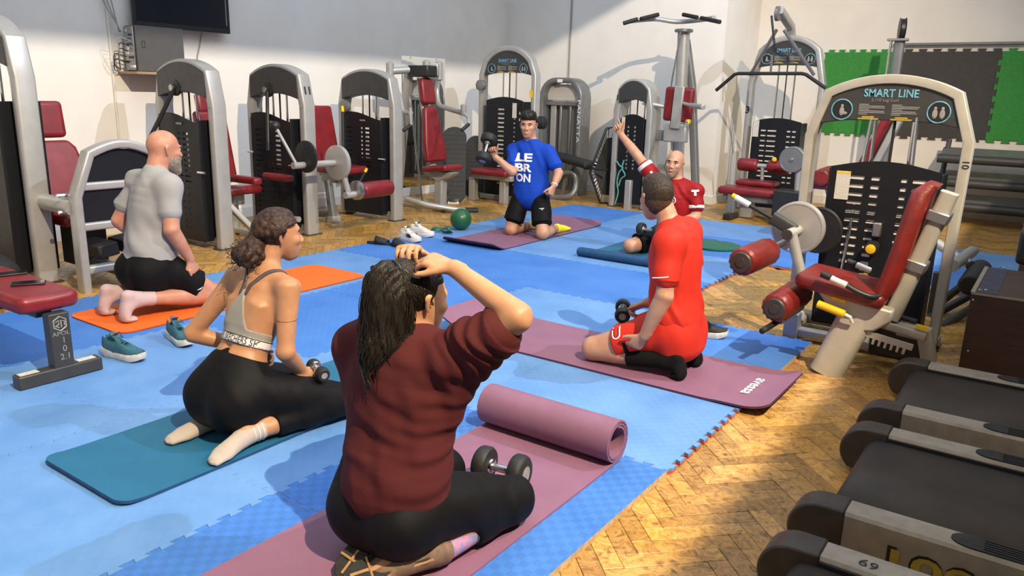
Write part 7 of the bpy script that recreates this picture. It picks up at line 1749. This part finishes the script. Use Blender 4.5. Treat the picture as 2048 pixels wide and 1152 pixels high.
    pan = sdf_obj('side_panel', legs[:1], 0.0055, 'black_short', sto, off=0.004, clip=lambda Q: np.maximum(np.maximum((Q-e_) @ ld+0.010, -((Q-e_) @ ld)-0.075), np.maximum(Q[:, 1]-(hL[1]-0.045), Q[:, 2]-0.20)))
    upv = unit(np.cross(ld, V3(0, 1, 0))); upv = upv if upv[2] > 0 else -upv
    cu = hL*0.50+kL*0.50+V3(0, -0.16, 0)+upv*0.055
    text_part('lettering', 'U', cu, tuple(-ld if ld[0] > 0 else ld*-1), tuple(upv), 0.085, 'print_white', sto, bvh=stb)
    text_part('lettering', 'U', cu, tuple(-ld if ld[0] > 0 else ld*-1), tuple(upv), 0.070, 'black_short', sto, bvh=stb, width=0.034)
    for (an, he, ba, to), k_ in ((fL, kL), (fR, kR)):
        pr = []; foot(pr, an, he, ba, to, S, 1.0, 0.004); pr.append(Loft([an, an*0.70+k_*0.30, an*0.52+k_*0.48], (0.043, 0.056, 0.064), None, S, 0.02, 3, flat=(False, True)))
        sdf_obj('sock', pr, 0.0055, 'black_sock', t)
    cap = [Ell(P(0, -0.016, 0.034), (0.083, 0.101, 0.099), R, 0.02), Ell(P(0, 0.02, 0.085), (0.066, 0.07, 0.045), R, 0.03)]
    sdf_obj('hair', cap, 0.005, 'hair_brown', t, clip=hairline(hc, R, 1.0, 0.062, 0.062), fold=lambda Q: 0.0016*np.sin(Q[:, 0]*260+5*np.sin(Q[:, 2]*40))*np.sin(Q[:, 1]*240+Q[:, 2]*90))
    sdf_obj('hair_fade', [Ell(P(0, -0.014, 0.012), (0.0782, 0.0965, 0.108), R, 0.02)], 0.005, 'hair_fade', t, clip=hairline(hc, R, 1.0, 0.050, 0.088))
    face_parts(t, P, R, 1.0, 'hair_brown')
man_red()
dumbbell('black dumbbell held on the thigh of the man in bright red', (-2.00, 4.02, 0.225), (-2.09, 4.20, 0.245), 0.047, 0.055)

# ================================================================== bald man in grey
def man_grey():
    t = person('bald bearded man in grey T-shirt and black shorts kneeling on orange mat', (-4.75, 2.74, MZ))
    G = lambda x, y, z: V3(-4.800+(x+4.75)*0.86, y, z)
    S = V3(1, 0, 0); hR, hL = G(-4.655, 2.72, 0.345), G(-4.845, 2.72, 0.345); kR, kL = G(-4.565, 3.06, 0.105), G(-4.93, 3.06, 0.105); aR, aL = G(-4.605, 2.545, 0.165), G(-4.89, 2.545, 0.165)
    nb = G(-4.75, 2.80, 0.935); hc = G(-4.745, 2.872, 1.085); hf = unit((0.16, 0.98, -0.05))
    sR, sL = G(-4.565, 2.79, 0.865), G(-4.94, 2.785, 0.865); eR, eL = G(-4.495, 2.745, 0.60), G(-5.045, 2.66, 0.615); wR, wL = G(-4.525, 2.875, 0.385), G(-4.93, 2.84, 0.42)
    sp = [G(-4.75, 2.695, 0.27), G(-4.75, 2.70, 0.39), G(-4.75, 2.74, 0.54), G(-4.75, 2.77, 0.70), G(-4.75, 2.785, 0.83), G(-4.75, 2.80, 0.92)]
    body = []
    torso(body, sp, (0.152, 0.152, 0.148, 0.160, 0.162, 0.076), (0.125, 0.125, 0.125, 0.128, 0.112, 0.065), S)
    body.append(Loft([nb-V3(0, 0.01, 0.05), nb*0.5+hc*0.5-V3(0, 0.016, 0), hc-V3(0, 0.03, 0.02)], (0.070, 0.062, 0.060), None, S, 0.035))
    R, P = head(body, hc, hf, (0, 0, 1), 1.06)
    for s_, e_, w_ in ((sR, eR, wR), (sL, eL, wL)): std_arm(body, s_, e_, w_, (0.064, 0.056, 0.045), (0.047, 0.047, 0.030))
    for h_, k_, a_ in ((hR, kR, aR), (hL, kL, aL)): std_leg(body, h_, k_, a_, S, (0.100, 0.088, 0.062), (0.058, 0.062, 0.038))
    for x in (-4.72, -4.875): body.append(Ell((x, 2.64, 0.32), (0.10, 0.115, 0.11), None, 0.05))
    hand(body, wR, (0.0, 0.30, -0.95), (0.85, 0.35, 0.15), (-0.25, -0.75, -0.35), [(12, 20, 12), (16, 22, 14), (18, 24, 14), (22, 26, 16)], 1.45, 1.05, thumb=(-0.2, -0.65, -0.60))
    hand(body, wL, (0.15, 0.45, -0.85), (-0.85, 0.3, 0.1), (0.3, 0.75, 0.3), [(18, 25, 15)]*4, 1.2, 1.05)
    fR = (aR, G(-4.605, 2.465, 0.205), G(-4.60, 2.440, 0.062), G(-4.60, 2.500, 0.048)); fL = (aL, G(-4.89, 2.465, 0.205), G(-4.895, 2.440, 0.062), G(-4.895, 2.500, 0.048))
    for q in (fR, fL): foot(body, *q, S, 1.05)
    traps(body, nb, (sL, sR), 0.038)
    sdf_obj('body', body, 0.006, 'skin_pink', t)
    sh = [Loft([G(-4.75, 2.715, 0.355), G(-4.75, 2.72, 0.43), G(-4.75, 2.745, 0.56), G(-4.75, 2.77, 0.71), G(-4.75, 2.785, 0.83), G(-4.75, 2.80, 0.925)], (0.180, 0.178, 0.172, 0.176, 0.172, 0.084), (0.160, 0.160, 0.152, 0.150, 0.128, 0.078), S, 0.03, 3, flat=(True, True))]
    for s_, e_ in ((sR, eR), (sL, eL)): sh.append(Loft([s_*0.9+nb*0.1-V3(0, 0, 0.01), s_*0.6+e_*0.4, s_*0.36+e_*0.64], (0.078, 0.076, 0.074), None, S, 0.03, 3, flat=(False, True)))
    for s_ in (sL, sR): sh.append(Ell(s_+V3(0, 0, 0.004), (0.078,)*3, None, 0.06))
    traps(sh, nb, (sL, sR), 0.038, 0.016, 0.006)
    so = sdf_obj('t_shirt', sh, 0.006, 'grey_cotton', t, fold=folds([((0.3, 0.2, 1), 4.5, 0.0045), ((0.3, 0.8, 0.5), 6, 0.0045), ((1, 0.3, 0.2), 6, 0.003)], 12))
    MB().tube([tuple(nb+V3(0.072*math.cos(a), 0.068*math.sin(a)+0.006, 0.008-0.012*math.sin(a))) for a in np.linspace(0, 2*math.pi, 28, False)], 0.006, 6, closed=True).build('collar', 'grey_cotton', so)
    st = [Loft([G(-4.75, 2.68, 0.24), G(-4.75, 2.70, 0.35), G(-4.75, 2.72, 0.44)], (0.16, 0.165, 0.156), (0.14, 0.14, 0.13), S, 0.04, 3, flat=(False, True))]
    for x in (-4.72, -4.875): st.append(Ell((x, 2.64, 0.32), (0.108, 0.122, 0.118), None, 0.05))
    for h_, k_ in ((hR, kR), (hL, kL)): st.append(Loft([h_, h_*0.7+k_*0.3, h_*0.34+k_*0.66], (0.112, 0.108, 0.104), None, S, 0.03, 3, flat=(False, True)))
    sto = sdf_obj('shorts', st, 0.006, 'black_short', t, fold=folds([((0.2, 1, 0.6), 6, 0.0035)], 4)); stb = bvh_of(sto)
    cm = hR*0.45+kR*0.55; h_ = stb.ray_cast(Vector(cm+V3(0.3, 0, -0.03)), Vector((-1, 0, 0)), 0.5)
    if h_[0] is not None:
        n_ = h_[1]; MB().prism([(-0.022, -0.006), (0.0, 0.002), (0.024, 0.010), (0.006, -0.004)], 0, 0.002, lambda a, b_, c_: tuple(h_[0]+Vector((0, a, b_))+n_*(0.002+c_))).build('logo', 'print_white', sto, smooth=0)
    for (an, he, ba, to), k_ in ((fR, kR), (fL, kL)):
        pr = []; foot(pr, an, he, ba, to, S, 1.05, 0.005); pr.append(Loft([an, an*0.82+k_*0.18], (0.046, 0.048), None, S, 0.02, 1, flat=(False, True)))
        sdf_obj('sock', pr, 0.006, 'pink_sock', t, fold=folds([((0, 0.5, 1), 14, 0.002)], 2))
    # grey beard over the jaw and cheeks
    bd = [Ell(P(0, 0.034, -0.062), np.array([0.064, 0.062, 0.066])*1.06, R, 0.02), Loft([P(0, 0.05, -0.105), P(0, 0.072, -0.125), P(0, 0.068, -0.15)], (0.036, 0.032, 0.016), None, R[0], 0.03), Loft([P(-0.03, 0.082, -0.050), P(0, 0.098, -0.047), P(0.03, 0.082, -0.050)], (0.007, 0.008, 0.007), None, R[2], 0.01)]
    def bclip(Q):
        q = ((Q-hc) @ R.T)/1.06; f, u = q[:, 1], q[:, 2]; return np.maximum(u+0.030+0.45*np.maximum(0, f-0.06)-0.25*np.maximum(0, 0.03-f), -f-0.005)
    sdf_obj('beard', bd, 0.005, 'beard_grey', t, clip=bclip, fold=lambda Q: 0.002*np.sin(Q[:, 0]*300+Q[:, 2]*170)*np.sin(Q[:, 1]*310-Q[:, 2]*130))
    face_parts(t, P, R, 1.06, 'beard_grey')
man_grey()

# ================================================================== man in blue, upright on his knees with a dumbbell
def man_blue():
    t = person('young man in blue T-shirt kneeling upright, curling a dumbbell, facing the camera', (-4.55, 6.85, MZ))
    f = unit((0.22, -0.97, 0)); S = np.cross(V3(0, 0, 1), f)          # S = his left
    hL, hR = V3(-4.47, 6.87, 0.50), V3(-4.66, 6.83, 0.50); kL, kR = V3(-4.31, 6.70, 0.095), V3(-4.70, 6.68, 0.095); aL, aR = V3(-4.40, 7.13, 0.085), V3(-4.72, 7.12, 0.085)
    nb = V3(-4.585, 6.84, 1.005); hc = V3(-4.60, 6.805, 1.178); hf = unit((0.38, -0.92, -0.02))
    sL, sR = V3(-4.395, 6.885, 0.915), V3(-4.765, 6.80, 0.915); eL, eR = V3(-4.245, 6.87, 0.715), V3(-4.665, 6.64, 0.70); wL, wR = V3(-4.245, 6.78, 0.585), V3(-4.835, 6.55, 0.86)
    sp = [V3(-4.565, 6.86, 0.44), V3(-4.565, 6.86, 0.54), V3(-4.57, 6.85, 0.66), V3(-4.575, 6.845, 0.79), V3(-4.58, 6.845, 0.90), V3(-4.583, 6.842, 0.99)]
    body = []
    torso(body, sp, (0.160, 0.162, 0.155, 0.175, 0.178, 0.075), (0.115, 0.118, 0.115, 0.120, 0.105, 0.06), S)
    body.append(Loft([nb-V3(0, 0, 0.05), nb*0.5+hc*0.5+V3(0, 0.012, 0), hc+V3(0, 0.02, -0.02)], (0.062, 0.056, 0.055), None, S, 0.035))
    R, P = head(body, hc, hf, (0, 0, 1), 1.06)
    for s_, e_, w_ in ((sL, eL, wL), (sR, eR, wR)): std_arm(body, s_, e_, w_, (0.060, 0.051, 0.042), (0.044, 0.044, 0.029))
    for h_, k_, a_ in ((hL, kL, aL), (hR, kR, aR)): std_leg(body, h_, k_, a_, S, (0.095, 0.086, 0.062), (0.058, 0.060, 0.038))
    hand(body, wR, (-0.25, -0.15, 0.90), (-0.25, 0.9, 0.1), (0.9, 0.1, 0.2), [(75, 90, 50), (75, 90, 50), (75, 90, 50), (75, 90, 50)], 1.0, 1.05)
    hand(body, wL, (-0.15, -0.35, -0.9), (0.95, -0.2, -0.1), (-0.2, -0.85, 0.3), [(60, 85, 50), (60, 85, 50), (60, 85, 50), (60, 85, 50)], 1.0, 1.05)
    fL = (aL, V3(-4.40, 7.18, 0.075), V3(-4.395, 7.30, 0.062), V3(-4.395, 7.36, 0.055)); fR = (aR, V3(-4.72, 7.17, 0.075), V3(-4.72, 7.29, 0.062), V3(-4.72, 7.35, 0.055))
    for q in (fL, fR): foot(body, *q, S, 1.05)
    traps(body, nb, (sL, sR), 0.038)
    sdf_obj('body', body, 0.006, 'skin_fair', t)
    sh = [Loft([V3(-4.565, 6.855, 0.43), V3(-4.565, 6.855, 0.50), V3(-4.57, 6.85, 0.64), V3(-4.575, 6.845, 0.79), V3(-4.58, 6.845, 0.90), V3(-4.583, 6.842, 0.997)], (0.202, 0.202, 0.192, 0.192, 0.188, 0.080), (0.166, 0.164, 0.147, 0.140, 0.122, 0.074), S, 0.03, 3, flat=(True, True))]
    for s_, e_ in ((sL, eL), (sR, eR)): sh.append(Loft([s_*0.9+nb*0.1-V3(0, 0, 0.01), s_*0.6+e_*0.4, s_*0.30+e_*0.70], (0.070, 0.072, 0.075), None, f, 0.03, 3, flat=(False, True)))
    for s_ in (sL, sR): sh.append(Ell(s_+V3(0, 0, 0.004), (0.072,)*3, None, 0.06))
    traps(sh, nb, (sL, sR), 0.038, 0.016, 0.006)
    so = sdf_obj('t_shirt', sh, 0.006, 'blue_cotton', t, fold=folds([((0.3, 0.1, 1), 4, 0.0045), ((0.8, 0.3, 0.5), 6, 0.0040)], 15)); sb = bvh_of(so)
    MB().tube([tuple(nb+S*0.068*math.cos(a)+f*0.064*math.sin(a)+V3(0, 0, 0.010-0.016*math.sin(a))) for a in np.linspace(0, 2*math.pi, 28, False)], 0.006, 6, closed=True).build('collar', 'blue_cotton', so)
    oc = V3(-4.60, 6.70, 0)+S*0.022
    for tx, z in (('*LE', 0.855), ('*BR', 0.75), ('*ON', 0.645)):
        text_part('lettering', tx, oc+V3(0, 0, z), tuple(S), (0, 0, 1), 0.112, 'print_white', so, bvh=sb, width=0.175)
    st = [Loft([V3(-4.565, 6.86, 0.40), V3(-4.565, 6.86, 0.50), V3(-4.568, 6.858, 0.60)], (0.166, 0.170, 0.160), (0.130, 0.130, 0.122), S, 0.04, 3, flat=(False, True))]
    for h_, k_ in ((hL, kL), (hR, kR)): st.append(Loft([h_, h_*0.6+k_*0.4, h_*0.22+k_*0.78], (0.094, 0.104, 0.108), None, S, 0.02, 3, flat=(False, True)))
    sto = sdf_obj('shorts', st, 0.006, 'black_short', t, fold=folds([((0.3, 0.3, 1), 5, 0.003)], 4)); stb = bvh_of(sto)
    h_ = stb.ray_cast(Vector(hL*0.62+kL*0.38+f*0.3+S*0.05), Vector(-f), 0.5)
    if h_[0] is not None:
        X_ = Vector(S); MB().prism([(-0.028, -0.003), (-0.028, 0.004), (0.028, 0.012), (0.022, 0.002)], 0, 0.002, lambda a, b_, c_: tuple(h_[0]+X_*a+Vector((0, 0, b_))+h_[1]*(0.003+c_))).build('logo', 'print_white', sto, smooth=0)
        MB().prism([(-0.010, -0.006), (0.018, 0.0), (0.0, -0.018)], 0, 0.002, lambda a, b_, c_: tuple(h_[0]+X_*a+Vector((0, 0, b_))+h_[1]*(0.003+c_))).build('logo', 'print_white', sto, smooth=0)
    for (an, he, ba, to), k_ in ((fL, kL), (fR, kR)):
        pr = []; foot(pr, an, he, ba, to, S, 1.05, 0.005); pr.append(Loft([an, an*0.90+k_*0.10], (0.046, 0.046), None, S, 0.02, 1, flat=(False, True)))
        sdf_obj('sock', pr, 0.006, 'yellow_sock', t)
    cap = [Ell(P(0, -0.016, 0.040), np.array([0.085, 0.102, 0.100])*1.06, R, 0.02), Ell(P(0.004, 0.030, 0.105), np.array([0.070, 0.066, 0.040])*1.06, R, 0.03), Ell(P(0, -0.03, 0.110), np.array([0.066, 0.075, 0.036])*1.06, R, 0.03), Ell(P(0, 0.060, 0.088), np.array([0.064, 0.038, 0.032])*1.06, R, 0.02)]
    sdf_obj('hair', cap, 0.005, 'hair_black', t, clip=hairline(hc, R, 1.06, 0.108, 0.060), fold=lambda Q: 0.004*np.sin(Q[:, 0]*120+4*np.sin(Q[:, 2]*45))*np.sin(Q[:, 1]*110+Q[:, 2]*60))
    face_parts(t, P, R, 1.06, 'hair_black')
    MB().tube([tuple(wL+(V3(1, 0, 0)*math.cos(a)+unit(np.cross(unit(eL-wL), V3(1, 0, 0)))*math.sin(a))*0.031+unit(eL-wL)*0.02) for a in np.linspace(0, 2*math.pi, 20, False)], 0.008, 6, closed=True).build('wristband', 'white_cloth', t)
man_blue()
dumbbell('black dumbbell held up by the man in blue', (-4.87, 6.50, 1.075), (-4.835, 6.34, 0.82), 0.082, 0.085)

# ================================================================== pointing instructor in crimson jersey
def man_point():
    t = person('bald man in crimson jersey seated on teal mat, right arm raised and pointing', (-2.98, 7.0, MZ))
    f = unit((0.15, -0.99, 0)); S = np.cross(V3(0, 0, 1), f)
    hL, hR = V3(-2.88, 7.02, 0.20), V3(-3.07, 7.0, 0.20); kL, kR = V3(-2.72, 6.63, 0.115), V3(-3.26, 6.62, 0.115); aL, aR = V3(-2.80, 7.03, 0.085), V3(-3.16, 7.02, 0.085)
    nb = V3(-2.985, 6.965, 0.715); hc = V3(-3.005, 6.93, 0.895); hf = unit((0.16, -0.98, 0.05))
    sL, sR = V3(-2.79, 6.985, 0.645), V3(-3.175, 6.94, 0.705); eL, eR = V3(-2.755, 6.95, 0.41), V3(-3.395, 6.93, 0.945); wL, wR = V3(-2.90, 6.74, 0.34), V3(-3.575, 6.92, 1.13)
    sp = [V3(-2.975, 7.02, 0.13), V3(-2.975, 7.02, 0.24), V3(-2.975, 7.0, 0.37), V3(-2.98, 6.975, 0.50), V3(-2.98, 6.965, 0.61), V3(-2.985, 6.965, 0.70)]
    body = []
    torso(body, sp, (0.165, 0.168, 0.160, 0.175, 0.178, 0.076), (0.12, 0.125, 0.12, 0.122, 0.108, 0.062), S)
    body.append(Loft([nb-V3(0, 0, 0.05), nb*0.5+hc*0.5+V3(0, 0.012, 0), hc+V3(0, 0.02, -0.02)], (0.064, 0.058, 0.056), None, S, 0.035))
    R, P = head(body, hc, hf, (0.10, 0, 1), 1.05, True, 0.8)
    for s_, e_, w_ in ((sL, eL, wL), (sR, eR, wR)): std_arm(body, s_, e_, w_, (0.062, 0.054, 0.044), (0.046, 0.046, 0.030))
    for h_, k_, a_ in ((hL, kL, aL), (hR, kR, aR)): std_leg(body, h_, k_, a_, S, (0.098, 0.086, 0.062), (0.058, 0.062, 0.038))
    hand(body, wR, (-0.50, -0.05, 0.85), (-0.30, 0.90, -0.15), (0.75, 0.15, 0.5), [(4, 4, 3), (70, 95, 50), (75, 95, 50), (78, 95, 50)], 1.0, 1.1)
    hand(body, wL, (-0.55, -0.75, -0.25), (0.3, -0.3, 0.9), (-0.6, 0.5, 0.4), [(55, 75, 45)]*4, 1.0, 1.05)
    fL = (aL, V3(-2.81, 7.08, 0.075), V3(-2.84, 7.20, 0.062), V3(-2.85, 7.26, 0.055)); fR = (aR, V3(-3.15, 7.07, 0.075), V3(-3.11, 7.19, 0.062), V3(-3.10, 7.25, 0.055))
    for q in (fL, fR): foot(body, *q, S, 1.05)
    traps(body, nb, (sL, sR), 0.038)
    sdf_obj('body', body, 0.006, 'skin_fair', t)
    sh = [Loft([V3(-2.975, 7.015, 0.17), V3(-2.975, 7.01, 0.25), V3(-2.975, 6.995, 0.37), V3(-2.98, 6.975, 0.50), V3(-2.98, 6.965, 0.61), V3(-2.985, 6.965, 0.707)], (0.19, 0.19, 0.185, 0.190, 0.188, 0.082), (0.152, 0.155, 0.146, 0.140, 0.122, 0.076), S, 0.03, 3, flat=(True, True))]
    slv = [Loft([s_*0.88+nb*0.12-V3(0, 0, 0.012), s_*0.6+e_*0.4, s_*0.36+e_*0.64], (0.076, 0.074, 0.073), None, f, 0.03, 3, flat=(False, True)) for s_, e_ in ((sL, eL), (sR, eR))]
    for s_ in (sL, sR): sh.append(Ell(s_+V3(0, 0, 0.004), (0.078,)*3, None, 0.06))
    traps(sh, nb, (sL, sR), 0.038, 0.016, 0.006)
    so = sdf_obj('jersey', sh+slv, 0.006, 'crimson_jersey', t, fold=folds([((0.3, 0.1, 1), 4, 0.004), ((0.8, 0.3, 0.6), 6, 0.004)], 18)); sb = bvh_of(so)
    for s_, e_ in ((sL, eL), (sR, eR)):
        sdf_obj('white_cuff', [Loft([s_*0.47+e_*0.53, s_*0.34+e_*0.66], (0.077, 0.077), None, f, 0.01, 1, flat=(True, True))], 0.006, 'white_cloth', so)
    h_ = sb.ray_cast(Vector(V3(-2.955, 6.5, 0.56)), Vector((0, 1, 0)), 0.8)
    if h_[0] is not None:
        c = h_[0]+h_[1]*0.004; a1 = Vector((1, 0, 0)); a2 = h_[1].cross(a1).normalized()*-1
        MB().tube([tuple(c+a1*0.030*math.cos(a)+a2*0.030*math.sin(a)) for a in np.linspace(0, 2*math.pi, 24, False)], 0.005, 6, closed=True).build('chest_emblem', 'print_white', so)
        MB().tube([tuple(c+a1*-0.012+a2*-0.014), tuple(c+a1*-0.006+a2*0.014), tuple(c+a1*0.012+a2*0.006), tuple(c+a1*0.002+a2*-0.012)], 0.004, 5).build('chest_emblem', 'print_white', so)
    for s_, e_, dx in ((sL, eL, 0.0), (sR, eR, 0.0)):
        c0_ = s_*0.85+e_*0.15+V3(0, 0, 0.02); h_ = sb.ray_cast(Vector(c0_+V3(0.10, -0.4, 0.12)), (Vector(c0_)-Vector(c0_+V3(0.10, -0.4, 0.12))).normalized(), 0.8)
        if h_[0] is not None:
            n_ = h_[1]; d_ = Vector(unit(e_-s_)); s2 = n_.cross(d_).normalized()
            T = lambda a, b_, c_: tuple(h_[0]+s2*a+d_*b_+n_*(0.003+c_))
            MB().prism([(-0.035, -0.02), (0.035, -0.02), (0.035, -0.002), (0.010, 0.0), (0.012, 0.035), (-0.012, 0.035), (-0.010, 0.0), (-0.035, -0.002)], 0, 0.002, T).build('shoulder_emblem', 'print_white', so, smooth=0)
    st = [Loft([V3(-2.975, 7.03, 0.10), V3(-2.975, 7.02, 0.20), V3(-2.975, 7.01, 0.28)], (0.178, 0.182, 0.170), (0.135, 0.138, 0.13), S, 0.04, 3, flat=(False, True))]
    for h_, k_ in ((hL, kL), (hR, kR)): st.append(Loft([h_, h_*0.7+k_*0.3, h_*0.20+k_*0.80], (0.110, 0.106, 0.098), None, S, 0.03, 3, flat=(False, True)))
    sdf_obj('shorts', st, 0.006, 'black_short', t, fold=folds([((0.3, 1, 0.6), 6, 0.003)], 4))
    bd = [Ell(P(0, 0.030, -0.050), np.array([0.0612, 0.0612, 0.074])*1.05, R, 0.02), Loft([P(0, 0.05, -0.100), P(0, 0.066, -0.108)], (0.032, 0.026), None, R[0], 0.03)]
    def bclip(Q):
        q = ((Q-hc) @ R.T)/1.05; fq, u = q[:, 1], q[:, 2]; return np.maximum(u+0.045+0.5*np.maximum(0, fq-0.075)-0.2*np.maximum(0, 0.03-fq), -fq+0.02)
    sdf_obj('stubble_beard', bd, 0.005, 'stubble', t, clip=bclip)
    face_parts(t, P, R, 1.05, 'hair_black', 0.7)
    MB().tube([P(-0.082, -0.01, 0.0), P(-0.080, 0.03, -0.045), P(-0.055, 0.075, -0.070)], 0.003, 5).build('headset_microphone', 'print_black', t)
man_point()
dumbbell('black dumbbell resting on the thigh of the pointing man', (-3.20, 6.66, 0.285), (-2.96, 6.62, 0.290), 0.060, 0.06)
